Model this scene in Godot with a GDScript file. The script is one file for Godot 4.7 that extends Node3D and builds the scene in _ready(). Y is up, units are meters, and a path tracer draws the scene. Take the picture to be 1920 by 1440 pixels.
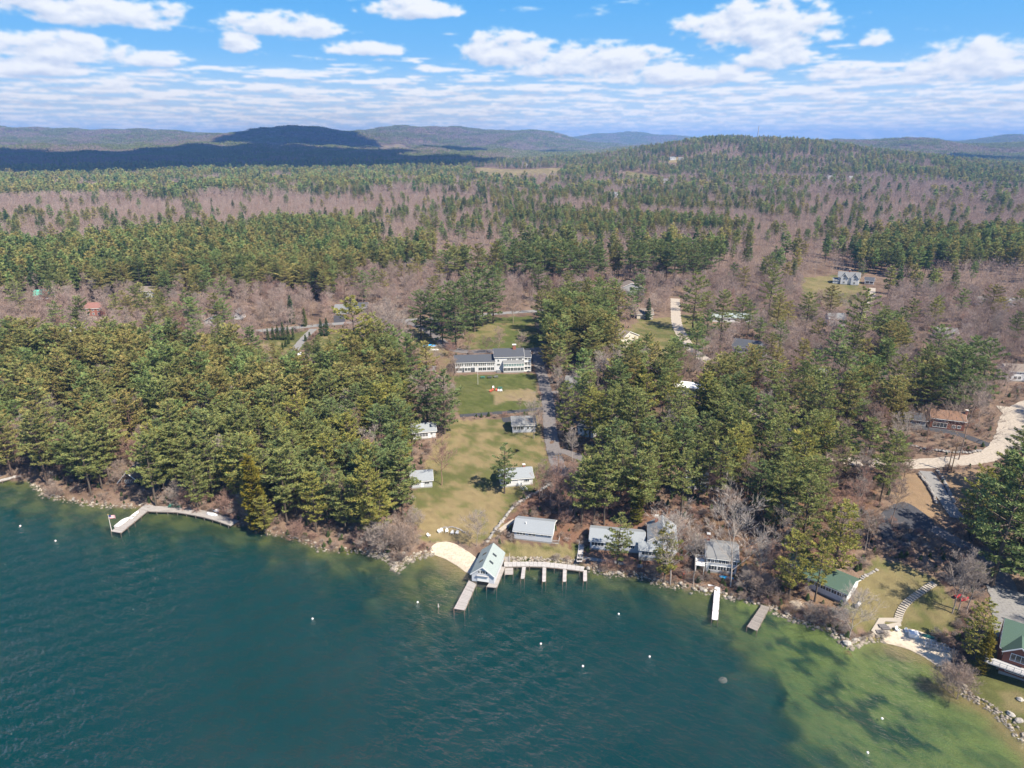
extends Node3D
# A lakeside camp seen from the air: lake in front, pine groves, lodge and cottages, bare spring woods to the hills.
# Units are metres, y up, lake level at y = 0, the view goes towards -z.

var SHORE := PackedVector2Array([Vector2(-230.6, -217.6), Vector2(-200.0, -212.3), Vector2(-183.7, -210.4), Vector2(-165.2, -208.8), Vector2(-158.1, -203.5), Vector2(-152.9, -198.4), Vector2(-144.5, -195.9), Vector2(-134.1, -192.8), Vector2(-126.4, -191.8), Vector2(-118.9, -191.5), Vector2(-114.0, -189.2), Vector2(-104.3, -188.2), Vector2(-94.7, -185.3), Vector2(-83.8, -180.6), Vector2(-79.4, -180.9), Vector2(-72.8, -175.9), Vector2(-66.2, -175.0), Vector2(-61.3, -171.6), Vector2(-54.9, -168.0), Vector2(-48.5, -166.6), Vector2(-40.8, -166.1), Vector2(-34.6, -163.2), Vector2(-31.9, -157.9), Vector2(-29.9, -160.9), Vector2(-28.0, -163.0), Vector2(-25.2, -164.8), Vector2(-21.9, -165.8), Vector2(-19.2, -164.3), Vector2(-15.5, -160.9), Vector2(-11.5, -156.7), Vector2(-9.0, -157.2), Vector2(-2.5, -161.7), Vector2(-0.4, -161.4), Vector2(8.8, -160.9), Vector2(17.7, -160.7), Vector2(21.1, -158.2), Vector2(27.2, -155.5), Vector2(33.6, -155.3), Vector2(36.2, -153.4), Vector2(38.9, -151.5), Vector2(44.2, -150.2), Vector2(48.9, -148.8), Vector2(54.8, -146.4), Vector2(59.8, -144.3), Vector2(64.7, -141.7), Vector2(67.2, -138.3), Vector2(70.6, -136.1), Vector2(74.9, -134.2), Vector2(77.0, -130.9), Vector2(77.2, -128.0), Vector2(79.9, -129.1), Vector2(83.7, -130.5), Vector2(87.5, -130.5), Vector2(90.9, -128.4), Vector2(93.9, -125.1), Vector2(95.3, -122.4), Vector2(95.7, -117.4), Vector2(95.8, -113.1), Vector2(98.1, -110.1), Vector2(99.7, -106.1), Vector2(99.4, -101.4), Vector2(101.3, -94.3), Vector2(104.2, -84.9), Vector2(113.6, -75.9)])
var DROP := PackedVector2Array([Vector2(-211.8, -196.6), Vector2(-182.1, -194.2), Vector2(-164.2, -193.2), Vector2(-143.5, -187.5), Vector2(-122.8, -180.3), Vector2(-101.1, -178.8), Vector2(-79.9, -173.5), Vector2(-63.9, -167.4), Vector2(-47.3, -161.7), Vector2(-34.3, -154.8), Vector2(-31.0, -147.9), Vector2(-21.5, -143.6), Vector2(-14.9, -144.7), Vector2(-11.4, -149.0), Vector2(-6.3, -152.5), Vector2(-2.2, -158.2), Vector2(20.0, -155.3), Vector2(32.3, -151.3), Vector2(42.4, -146.4), Vector2(45.5, -142.6), Vector2(48.1, -137.5), Vector2(55.4, -131.8), Vector2(57.9, -121.4), Vector2(57.4, -110.8), Vector2(60.6, -102.7), Vector2(63.8, -92.1), Vector2(66.6, -83.0), Vector2(66.6, -71.1)])
var LAND := PackedVector2Array([Vector2(-230.6, -217.6), Vector2(-200.0, -212.3), Vector2(-183.7, -210.4), Vector2(-165.2, -208.8), Vector2(-158.1, -203.5), Vector2(-152.9, -198.4), Vector2(-144.5, -195.9), Vector2(-134.1, -192.8), Vector2(-126.4, -191.8), Vector2(-118.9, -191.5), Vector2(-114.0, -189.2), Vector2(-104.3, -188.2), Vector2(-94.7, -185.3), Vector2(-83.8, -180.6), Vector2(-79.4, -180.9), Vector2(-72.8, -175.9), Vector2(-66.2, -175.0), Vector2(-61.3, -171.6), Vector2(-54.9, -168.0), Vector2(-48.5, -166.6), Vector2(-40.8, -166.1), Vector2(-34.6, -163.2), Vector2(-31.9, -157.9), Vector2(-29.9, -160.9), Vector2(-28.0, -163.0), Vector2(-25.2, -164.8), Vector2(-21.9, -165.8), Vector2(-19.2, -164.3), Vector2(-15.5, -160.9), Vector2(-11.5, -156.7), Vector2(-9.0, -157.2), Vector2(-2.5, -161.7), Vector2(-0.4, -161.4), Vector2(8.8, -160.9), Vector2(17.7, -160.7), Vector2(21.1, -158.2), Vector2(27.2, -155.5), Vector2(33.6, -155.3), Vector2(36.2, -153.4), Vector2(38.9, -151.5), Vector2(44.2, -150.2), Vector2(48.9, -148.8), Vector2(54.8, -146.4), Vector2(59.8, -144.3), Vector2(64.7, -141.7), Vector2(67.2, -138.3), Vector2(70.6, -136.1), Vector2(74.9, -134.2), Vector2(77.0, -130.9), Vector2(77.2, -128.0), Vector2(79.9, -129.1), Vector2(83.7, -130.5), Vector2(87.5, -130.5), Vector2(90.9, -128.4), Vector2(93.9, -125.1), Vector2(95.3, -122.4), Vector2(95.7, -117.4), Vector2(95.8, -113.1), Vector2(98.1, -110.1), Vector2(99.7, -106.1), Vector2(99.4, -101.4), Vector2(101.3, -94.3), Vector2(104.2, -84.9), Vector2(113.6, -75.9), Vector2(9000.0, 100.0), Vector2(9000.0, -30000.0), Vector2(-9000.0, -30000.0), Vector2(-9000.0, -517.6)])
var SHELF := PackedVector2Array([Vector2(-230.6, -217.6), Vector2(-200.0, -212.3), Vector2(-183.7, -210.4), Vector2(-165.2, -208.8), Vector2(-158.1, -203.5), Vector2(-152.9, -198.4), Vector2(-144.5, -195.9), Vector2(-134.1, -192.8), Vector2(-126.4, -191.8), Vector2(-118.9, -191.5), Vector2(-114.0, -189.2), Vector2(-104.3, -188.2), Vector2(-94.7, -185.3), Vector2(-83.8, -180.6), Vector2(-79.4, -180.9), Vector2(-72.8, -175.9), Vector2(-66.2, -175.0), Vector2(-61.3, -171.6), Vector2(-54.9, -168.0), Vector2(-48.5, -166.6), Vector2(-40.8, -166.1), Vector2(-34.6, -163.2), Vector2(-31.9, -157.9), Vector2(-29.9, -160.9), Vector2(-28.0, -163.0), Vector2(-25.2, -164.8), Vector2(-21.9, -165.8), Vector2(-19.2, -164.3), Vector2(-15.5, -160.9), Vector2(-11.5, -156.7), Vector2(-9.0, -157.2), Vector2(-2.5, -161.7), Vector2(-0.4, -161.4), Vector2(8.8, -160.9), Vector2(17.7, -160.7), Vector2(21.1, -158.2), Vector2(27.2, -155.5), Vector2(33.6, -155.3), Vector2(36.2, -153.4), Vector2(38.9, -151.5), Vector2(44.2, -150.2), Vector2(48.9, -148.8), Vector2(54.8, -146.4), Vector2(59.8, -144.3), Vector2(64.7, -141.7), Vector2(67.2, -138.3), Vector2(70.6, -136.1), Vector2(74.9, -134.2), Vector2(77.0, -130.9), Vector2(77.2, -128.0), Vector2(79.9, -129.1), Vector2(83.7, -130.5), Vector2(87.5, -130.5), Vector2(90.9, -128.4), Vector2(93.9, -125.1), Vector2(95.3, -122.4), Vector2(95.7, -117.4), Vector2(95.8, -113.1), Vector2(98.1, -110.1), Vector2(99.7, -106.1), Vector2(99.4, -101.4), Vector2(101.3, -94.3), Vector2(104.2, -84.9), Vector2(113.6, -75.9), Vector2(66.6, -71.1), Vector2(66.6, -83.0), Vector2(63.8, -92.1), Vector2(60.6, -102.7), Vector2(57.4, -110.8), Vector2(57.9, -121.4), Vector2(55.4, -131.8), Vector2(48.1, -137.5), Vector2(45.5, -142.6), Vector2(42.4, -146.4), Vector2(32.3, -151.3), Vector2(20.0, -155.3), Vector2(-2.2, -158.2), Vector2(-6.3, -152.5), Vector2(-11.4, -149.0), Vector2(-14.9, -144.7), Vector2(-21.5, -143.6), Vector2(-31.0, -147.9), Vector2(-34.3, -154.8), Vector2(-47.3, -161.7), Vector2(-63.9, -167.4), Vector2(-79.9, -173.5), Vector2(-101.1, -178.8), Vector2(-122.8, -180.3), Vector2(-143.5, -187.5), Vector2(-164.2, -193.2), Vector2(-182.1, -194.2), Vector2(-211.8, -196.6)])
# far hills: centre x, z, half widths across and along, turn, height
const HILLS := [[-5440, -6136, 3200, 1300, 0.00, 108.5], [-3639, -6899, 2300, 1300, 0.00, 99.1], [-1761, -5736, 520, 700, 0.00, 118.5], [-1354, -6153, 700, 800, 0.00, 21.7], [-1148, -7310, 560, 800, 0.00, 155.6], [-404, -7890, 600, 800, 0.00, 153.9], [174, -6798, 520, 800, 0.00, 151.6], [1599, -10378, 1700, 900, 0.00, 144.8], [815, -2522, 520, 600, 0.00, 84.5], [1092, -2470, 480, 560, 0.00, 7.4], [1981, -9291, 1900, 900, 0.00, 54.3], [2487, -4567, 1300, 700, 0.00, 76.2], [5000, -7242, 1100, 900, 0.00, 66.6], [5923, -6776, 1500, 900, 0.00, 82.3], [-1739, -4367, 1500, 700, 0.00, 34.6], [-2547, -3830, 1700, 700, 0.00, 15.9]]
# ground zones: bounds, outline, two colours that mottle, softness, bias
var ZONES := [
	[-3.9, 61.3, -204.7, -151.9, PackedVector2Array([Vector2(-3.9, -172.3), Vector2(4.2, -190.0), Vector2(13.9, -199.0), Vector2(30.2, -204.7), Vector2(47.2, -177.0), Vector2(61.3, -160.2), Vector2(43.6, -151.9), Vector2(20.6, -161.3), Vector2(10.9, -172.7), Vector2(0.0, -172.8)]), Color(0.229, 0.137, 0.096), Color(0.174, 0.100, 0.070), 0.50, 0.00, false],
	[46.7, 121.9, -207.6, -142.3, PackedVector2Array([Vector2(52.9, -181.5), Vector2(121.9, -207.6), Vector2(101.6, -163.6), Vector2(83.9, -152.6), Vector2(69.3, -142.3), Vector2(57.6, -147.3), Vector2(46.7, -153.4)]), Color(0.229, 0.137, 0.096), Color(0.148, 0.096, 0.059), 0.50, 0.00, false],
	[-31.3, 12.6, -247.9, -167.3, PackedVector2Array([Vector2(-26.5, -170.9), Vector2(-30.8, -182.1), Vector2(-31.3, -201.2), Vector2(-29.2, -218.6), Vector2(-22.7, -243.7), Vector2(10.0, -247.9), Vector2(11.2, -225.7), Vector2(12.6, -207.2), Vector2(10.4, -199.0), Vector2(4.2, -191.4), Vector2(-1.6, -180.4), Vector2(-4.6, -171.6), Vector2(-8.3, -167.3), Vector2(-13.7, -168.6), Vector2(-22.3, -169.7)]), Color(0.281, 0.222, 0.118), Color(0.115, 0.122, 0.046), 0.28, -0.05, true],
	[-30.1, 12.3, -295.0, -249.4, PackedVector2Array([Vector2(-30.1, -291.0), Vector2(10.5, -295.0), Vector2(12.3, -251.9), Vector2(-21.0, -249.4)]), Color(0.096, 0.115, 0.037), Color(0.115, 0.122, 0.046), 0.35, 0.00, true],
	[-9.1, 10.5, -276.5, -258.4, PackedVector2Array([Vector2(-9.1, -273.4), Vector2(9.9, -276.5), Vector2(10.5, -262.4), Vector2(-1.1, -262.6), Vector2(-8.2, -258.4)]), Color(0.274, 0.215, 0.133), Color(0.229, 0.192, 0.096), 0.40, 0.00, true],
	[-27.1, 16.2, -392.6, -329.1, PackedVector2Array([Vector2(-27.1, -384.1), Vector2(12.6, -392.6), Vector2(16.2, -330.7), Vector2(-24.1, -329.1)]), Color(0.229, 0.192, 0.096), Color(0.096, 0.115, 0.037), 0.22, 0.12, true],
	[-61.2, -35.2, -370.1, -324.1, PackedVector2Array([Vector2(-61.2, -360.9), Vector2(-47.7, -370.1), Vector2(-35.2, -333.1), Vector2(-50.3, -324.1)]), Color(0.115, 0.122, 0.046), Color(0.229, 0.192, 0.096), 0.30, -0.10, true],
	[-4.1, 20.0, -168.6, -161.7, PackedVector2Array([Vector2(-4.1, -161.7), Vector2(-2.3, -168.6), Vector2(1.5, -168.5), Vector2(20.0, -167.0), Vector2(19.2, -161.9), Vector2(-0.7, -161.9)]), Color(0.096, 0.115, 0.037), Color(0.229, 0.192, 0.096), 0.30, -0.12, true],
	[80.0, 107.9, -153.9, -130.4, PackedVector2Array([Vector2(81.3, -137.7), Vector2(88.0, -147.4), Vector2(96.9, -153.9), Vector2(107.0, -146.8), Vector2(107.9, -136.6), Vector2(103.2, -130.4), Vector2(92.5, -130.8), Vector2(85.3, -131.4), Vector2(80.0, -131.9)]), Color(0.229, 0.192, 0.096), Color(0.115, 0.122, 0.046), 0.25, -0.05, true],
	[96.0, 108.4, -125.5, -101.0, PackedVector2Array([Vector2(102.8, -125.5), Vector2(107.1, -123.2), Vector2(108.4, -113.2), Vector2(100.1, -101.0), Vector2(98.7, -110.4), Vector2(96.0, -113.5)]), Color(0.229, 0.192, 0.096), Color(0.115, 0.122, 0.046), 0.25, 0.05, true],
	[-130.9, -104.3, -362.8, -316.9, PackedVector2Array([Vector2(-125.7, -326.5), Vector2(-130.9, -343.2), Vector2(-109.8, -362.8), Vector2(-104.3, -318.9), Vector2(-119.4, -316.9)]), Color(0.115, 0.122, 0.046), Color(0.229, 0.192, 0.096), 0.30, -0.10, true],
	[-102.7, -82.9, -358.2, -324.8, PackedVector2Array([Vector2(-100.7, -324.8), Vector2(-102.7, -352.7), Vector2(-91.1, -358.2), Vector2(-82.9, -328.2)]), Color(0.115, 0.122, 0.046), Color(0.229, 0.192, 0.096), 0.30, -0.10, true],
	[185.2, 274.8, -539.1, -426.4, PackedVector2Array([Vector2(225.5, -526.5), Vector2(274.8, -539.1), Vector2(226.1, -426.4), Vector2(185.2, -430.2)]), Color(0.229, 0.192, 0.096), Color(0.115, 0.122, 0.046), 0.25, -0.10, true],
	[-21.9, -8.8, -168.5, -156.7, PackedVector2Array([Vector2(-21.9, -166.2), Vector2(-21.1, -168.5), Vector2(-17.0, -168.0), Vector2(-11.9, -163.2), Vector2(-8.8, -159.9), Vector2(-9.4, -156.7), Vector2(-11.6, -157.1), Vector2(-15.5, -161.3), Vector2(-19.2, -164.6)]), Color(0.488, 0.422, 0.326), Color(0.429, 0.363, 0.274), 0.50, 0.00, true],
	[86.7, 98.9, -131.9, -121.9, PackedVector2Array([Vector2(86.7, -130.1), Vector2(89.3, -131.9), Vector2(94.2, -130.6), Vector2(98.9, -126.0), Vector2(98.4, -122.1), Vector2(95.2, -121.9), Vector2(90.8, -128.2)]), Color(0.488, 0.422, 0.326), Color(0.385, 0.318, 0.229), 0.50, 0.00, true],
	[109.7, 135.6, -199.4, -168.6, PackedVector2Array([Vector2(109.7, -173.0), Vector2(126.6, -199.4), Vector2(135.6, -198.3), Vector2(127.7, -174.9), Vector2(117.8, -168.6)]), Color(0.340, 0.237, 0.148), Color(0.244, 0.174, 0.111), 0.40, 0.00, true],
	[131.1, 153.6, -200.9, -176.4, PackedVector2Array([Vector2(139.1, -198.3), Vector2(153.6, -200.9), Vector2(139.6, -176.4), Vector2(131.1, -177.9)]), Color(0.340, 0.237, 0.148), Color(0.244, 0.174, 0.111), 0.40, 0.00, true],
	[63.9, 84.7, -144.4, -134.0, PackedVector2Array([Vector2(84.7, -144.4), Vector2(68.7, -144.3), Vector2(63.9, -141.5), Vector2(74.0, -134.0), Vector2(80.6, -135.0)]), Color(0.244, 0.163, 0.104), Color(0.170, 0.111, 0.074), 0.40, 0.00, false],
	[49.6, 115.7, -413.1, -302.9, PackedVector2Array([Vector2(49.8, -340.2), Vector2(74.9, -388.5), Vector2(115.7, -413.1), Vector2(105.7, -347.1), Vector2(82.3, -302.9), Vector2(60.5, -306.9), Vector2(49.6, -318.8)]), Color(0.229, 0.192, 0.096), Color(0.115, 0.122, 0.046), 0.25, 0.00, true],
	[144.7, 176.3, -424.7, -381.8, PackedVector2Array([Vector2(154.4, -419.8), Vector2(176.3, -424.7), Vector2(165.9, -388.9), Vector2(144.7, -381.8)]), Color(0.229, 0.192, 0.096), Color(0.115, 0.122, 0.046), 0.25, 0.10, true],
	[-50.1, -25.7, -333.3, -281.2, PackedVector2Array([Vector2(-50.1, -332.6), Vector2(-29.8, -333.3), Vector2(-25.7, -281.2), Vector2(-40.1, -284.8)]), Color(0.229, 0.192, 0.096), Color(0.200, 0.141, 0.096), 0.25, 0.00, true],
	[-158.1, 159.6, -2466.7, -1750.1, PackedVector2Array([Vector2(-158.1, -2303.1), Vector2(-101.1, -2466.7), Vector2(156.2, -2278.1), Vector2(159.6, -2055.3), Vector2(104.9, -1750.1), Vector2(-75.1, -1822.9)]), Color(0.229, 0.192, 0.096), Color(0.281, 0.222, 0.118), 0.40, 0.00, true],
	[276.2, 374.1, -1928.9, -1601.2, PackedVector2Array([Vector2(284.3, -1902.8), Vector2(316.8, -1928.9), Vector2(374.1, -1811.3), Vector2(336.7, -1601.2), Vector2(276.2, -1672.7)]), Color(0.163, 0.148, 0.067), Color(0.229, 0.192, 0.096), 0.40, 0.00, true],
	[438.8, 529.0, -2225.7, -2085.0, PackedVector2Array([Vector2(453.9, -2225.7), Vector2(529.0, -2161.4), Vector2(526.9, -2085.0), Vector2(438.8, -2107.9)]), Color(0.229, 0.192, 0.096), Color(0.281, 0.222, 0.118), 0.40, 0.00, true],
	[-1091.7, -568.9, -6143.0, -4274.6, PackedVector2Array([Vector2(-1091.7, -5479.3), Vector2(-906.0, -6143.0), Vector2(-568.9, -4529.5), Vector2(-759.1, -4274.6)]), Color(0.222, 0.178, 0.141), Color(0.281, 0.222, 0.118), 0.40, 0.00, true],
]
# open places without trees: bounds, outline
var CLEAR := [
	[13.7, 29.3, -212.1, -188.4, PackedVector2Array([Vector2(13.7, -210.7), Vector2(29.3, -212.1), Vector2(29.3, -196.9), Vector2(21.6, -188.4), Vector2(13.7, -195.0)])],
	[-52.7, -25.7, -342.4, -281.2, PackedVector2Array([Vector2(-52.7, -341.5), Vector2(-30.6, -342.4), Vector2(-25.7, -281.2), Vector2(-39.7, -281.7), Vector2(-47.1, -301.5)])],
	[49.6, 115.7, -413.1, -302.9, PackedVector2Array([Vector2(49.8, -340.2), Vector2(74.9, -388.5), Vector2(115.7, -413.1), Vector2(105.7, -347.1), Vector2(82.3, -302.9), Vector2(60.5, -306.9), Vector2(49.6, -318.8)])],
	[-37.6, 21.5, -295.0, -159.0, PackedVector2Array([Vector2(-26.5, -170.9), Vector2(-29.5, -182.1), Vector2(-32.5, -201.2), Vector2(-37.6, -239.5), Vector2(-21.0, -243.7), Vector2(-24.5, -290.9), Vector2(-30.4, -294.4), Vector2(10.5, -295.0), Vector2(20.6, -258.2), Vector2(21.3, -214.2), Vector2(15.7, -199.0), Vector2(4.2, -190.0), Vector2(-2.4, -175.3), Vector2(21.5, -170.2), Vector2(20.4, -159.0), Vector2(-0.4, -160.9), Vector2(-8.1, -161.1), Vector2(-32.1, -159.4)])],
	[-33.9, 16.0, -392.6, -321.3, PackedVector2Array([Vector2(-33.9, -384.1), Vector2(12.6, -392.6), Vector2(16.0, -326.4), Vector2(-31.5, -321.3)])],
	[-67.7, -32.2, -383.9, -320.1, PackedVector2Array([Vector2(-67.7, -383.3), Vector2(-49.3, -383.9), Vector2(-32.2, -328.8), Vector2(-49.7, -320.1)])],
	[-130.9, -80.7, -371.0, -302.9, PackedVector2Array([Vector2(-124.7, -321.8), Vector2(-130.9, -343.2), Vector2(-89.6, -371.0), Vector2(-80.7, -324.2), Vector2(-104.7, -302.9), Vector2(-118.6, -314.6)])],
	[185.2, 294.0, -535.6, -405.3, PackedVector2Array([Vector2(225.5, -526.5), Vector2(294.0, -535.6), Vector2(227.1, -405.3), Vector2(185.2, -430.2)])],
	[78.5, 223.1, -277.2, -100.2, PackedVector2Array([Vector2(78.5, -132.9), Vector2(84.7, -144.4), Vector2(95.3, -153.2), Vector2(115.0, -177.6), Vector2(127.6, -201.2), Vector2(175.6, -232.4), Vector2(223.1, -277.2), Vector2(165.4, -193.1), Vector2(143.2, -182.0), Vector2(117.8, -142.6), Vector2(113.4, -120.8), Vector2(99.6, -100.2), Vector2(95.3, -116.7), Vector2(85.9, -130.0)])],
	[46.0, 64.1, -168.3, -145.3, PackedVector2Array([Vector2(53.0, -168.3), Vector2(64.1, -165.1), Vector2(59.7, -145.3), Vector2(46.0, -150.0)])],
	[64.9, 91.9, -156.5, -132.6, PackedVector2Array([Vector2(64.9, -144.7), Vector2(74.4, -156.5), Vector2(91.9, -151.9), Vector2(80.8, -132.6)])],
	[19.6, 50.3, -177.7, -150.8, PackedVector2Array([Vector2(19.6, -158.4), Vector2(21.5, -177.6), Vector2(38.0, -177.7), Vector2(50.3, -173.3), Vector2(45.4, -150.8)])],
	[-158.1, 159.6, -2466.7, -1750.1, PackedVector2Array([Vector2(-158.1, -2303.1), Vector2(-101.1, -2466.7), Vector2(156.2, -2278.1), Vector2(159.6, -2055.3), Vector2(104.9, -1750.1), Vector2(-75.1, -1822.9)])],
	[276.2, 374.1, -1928.9, -1601.2, PackedVector2Array([Vector2(284.3, -1902.8), Vector2(316.8, -1928.9), Vector2(374.1, -1811.3), Vector2(336.7, -1601.2), Vector2(276.2, -1672.7)])],
	[438.8, 529.0, -2225.7, -2085.0, PackedVector2Array([Vector2(453.9, -2225.7), Vector2(529.0, -2161.4), Vector2(526.9, -2085.0), Vector2(438.8, -2107.9)])],
	[-1091.7, -568.9, -6143.0, -4274.6, PackedVector2Array([Vector2(-1091.7, -5479.3), Vector2(-906.0, -6143.0), Vector2(-568.9, -4529.5), Vector2(-759.1, -4274.6)])],
]
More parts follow.
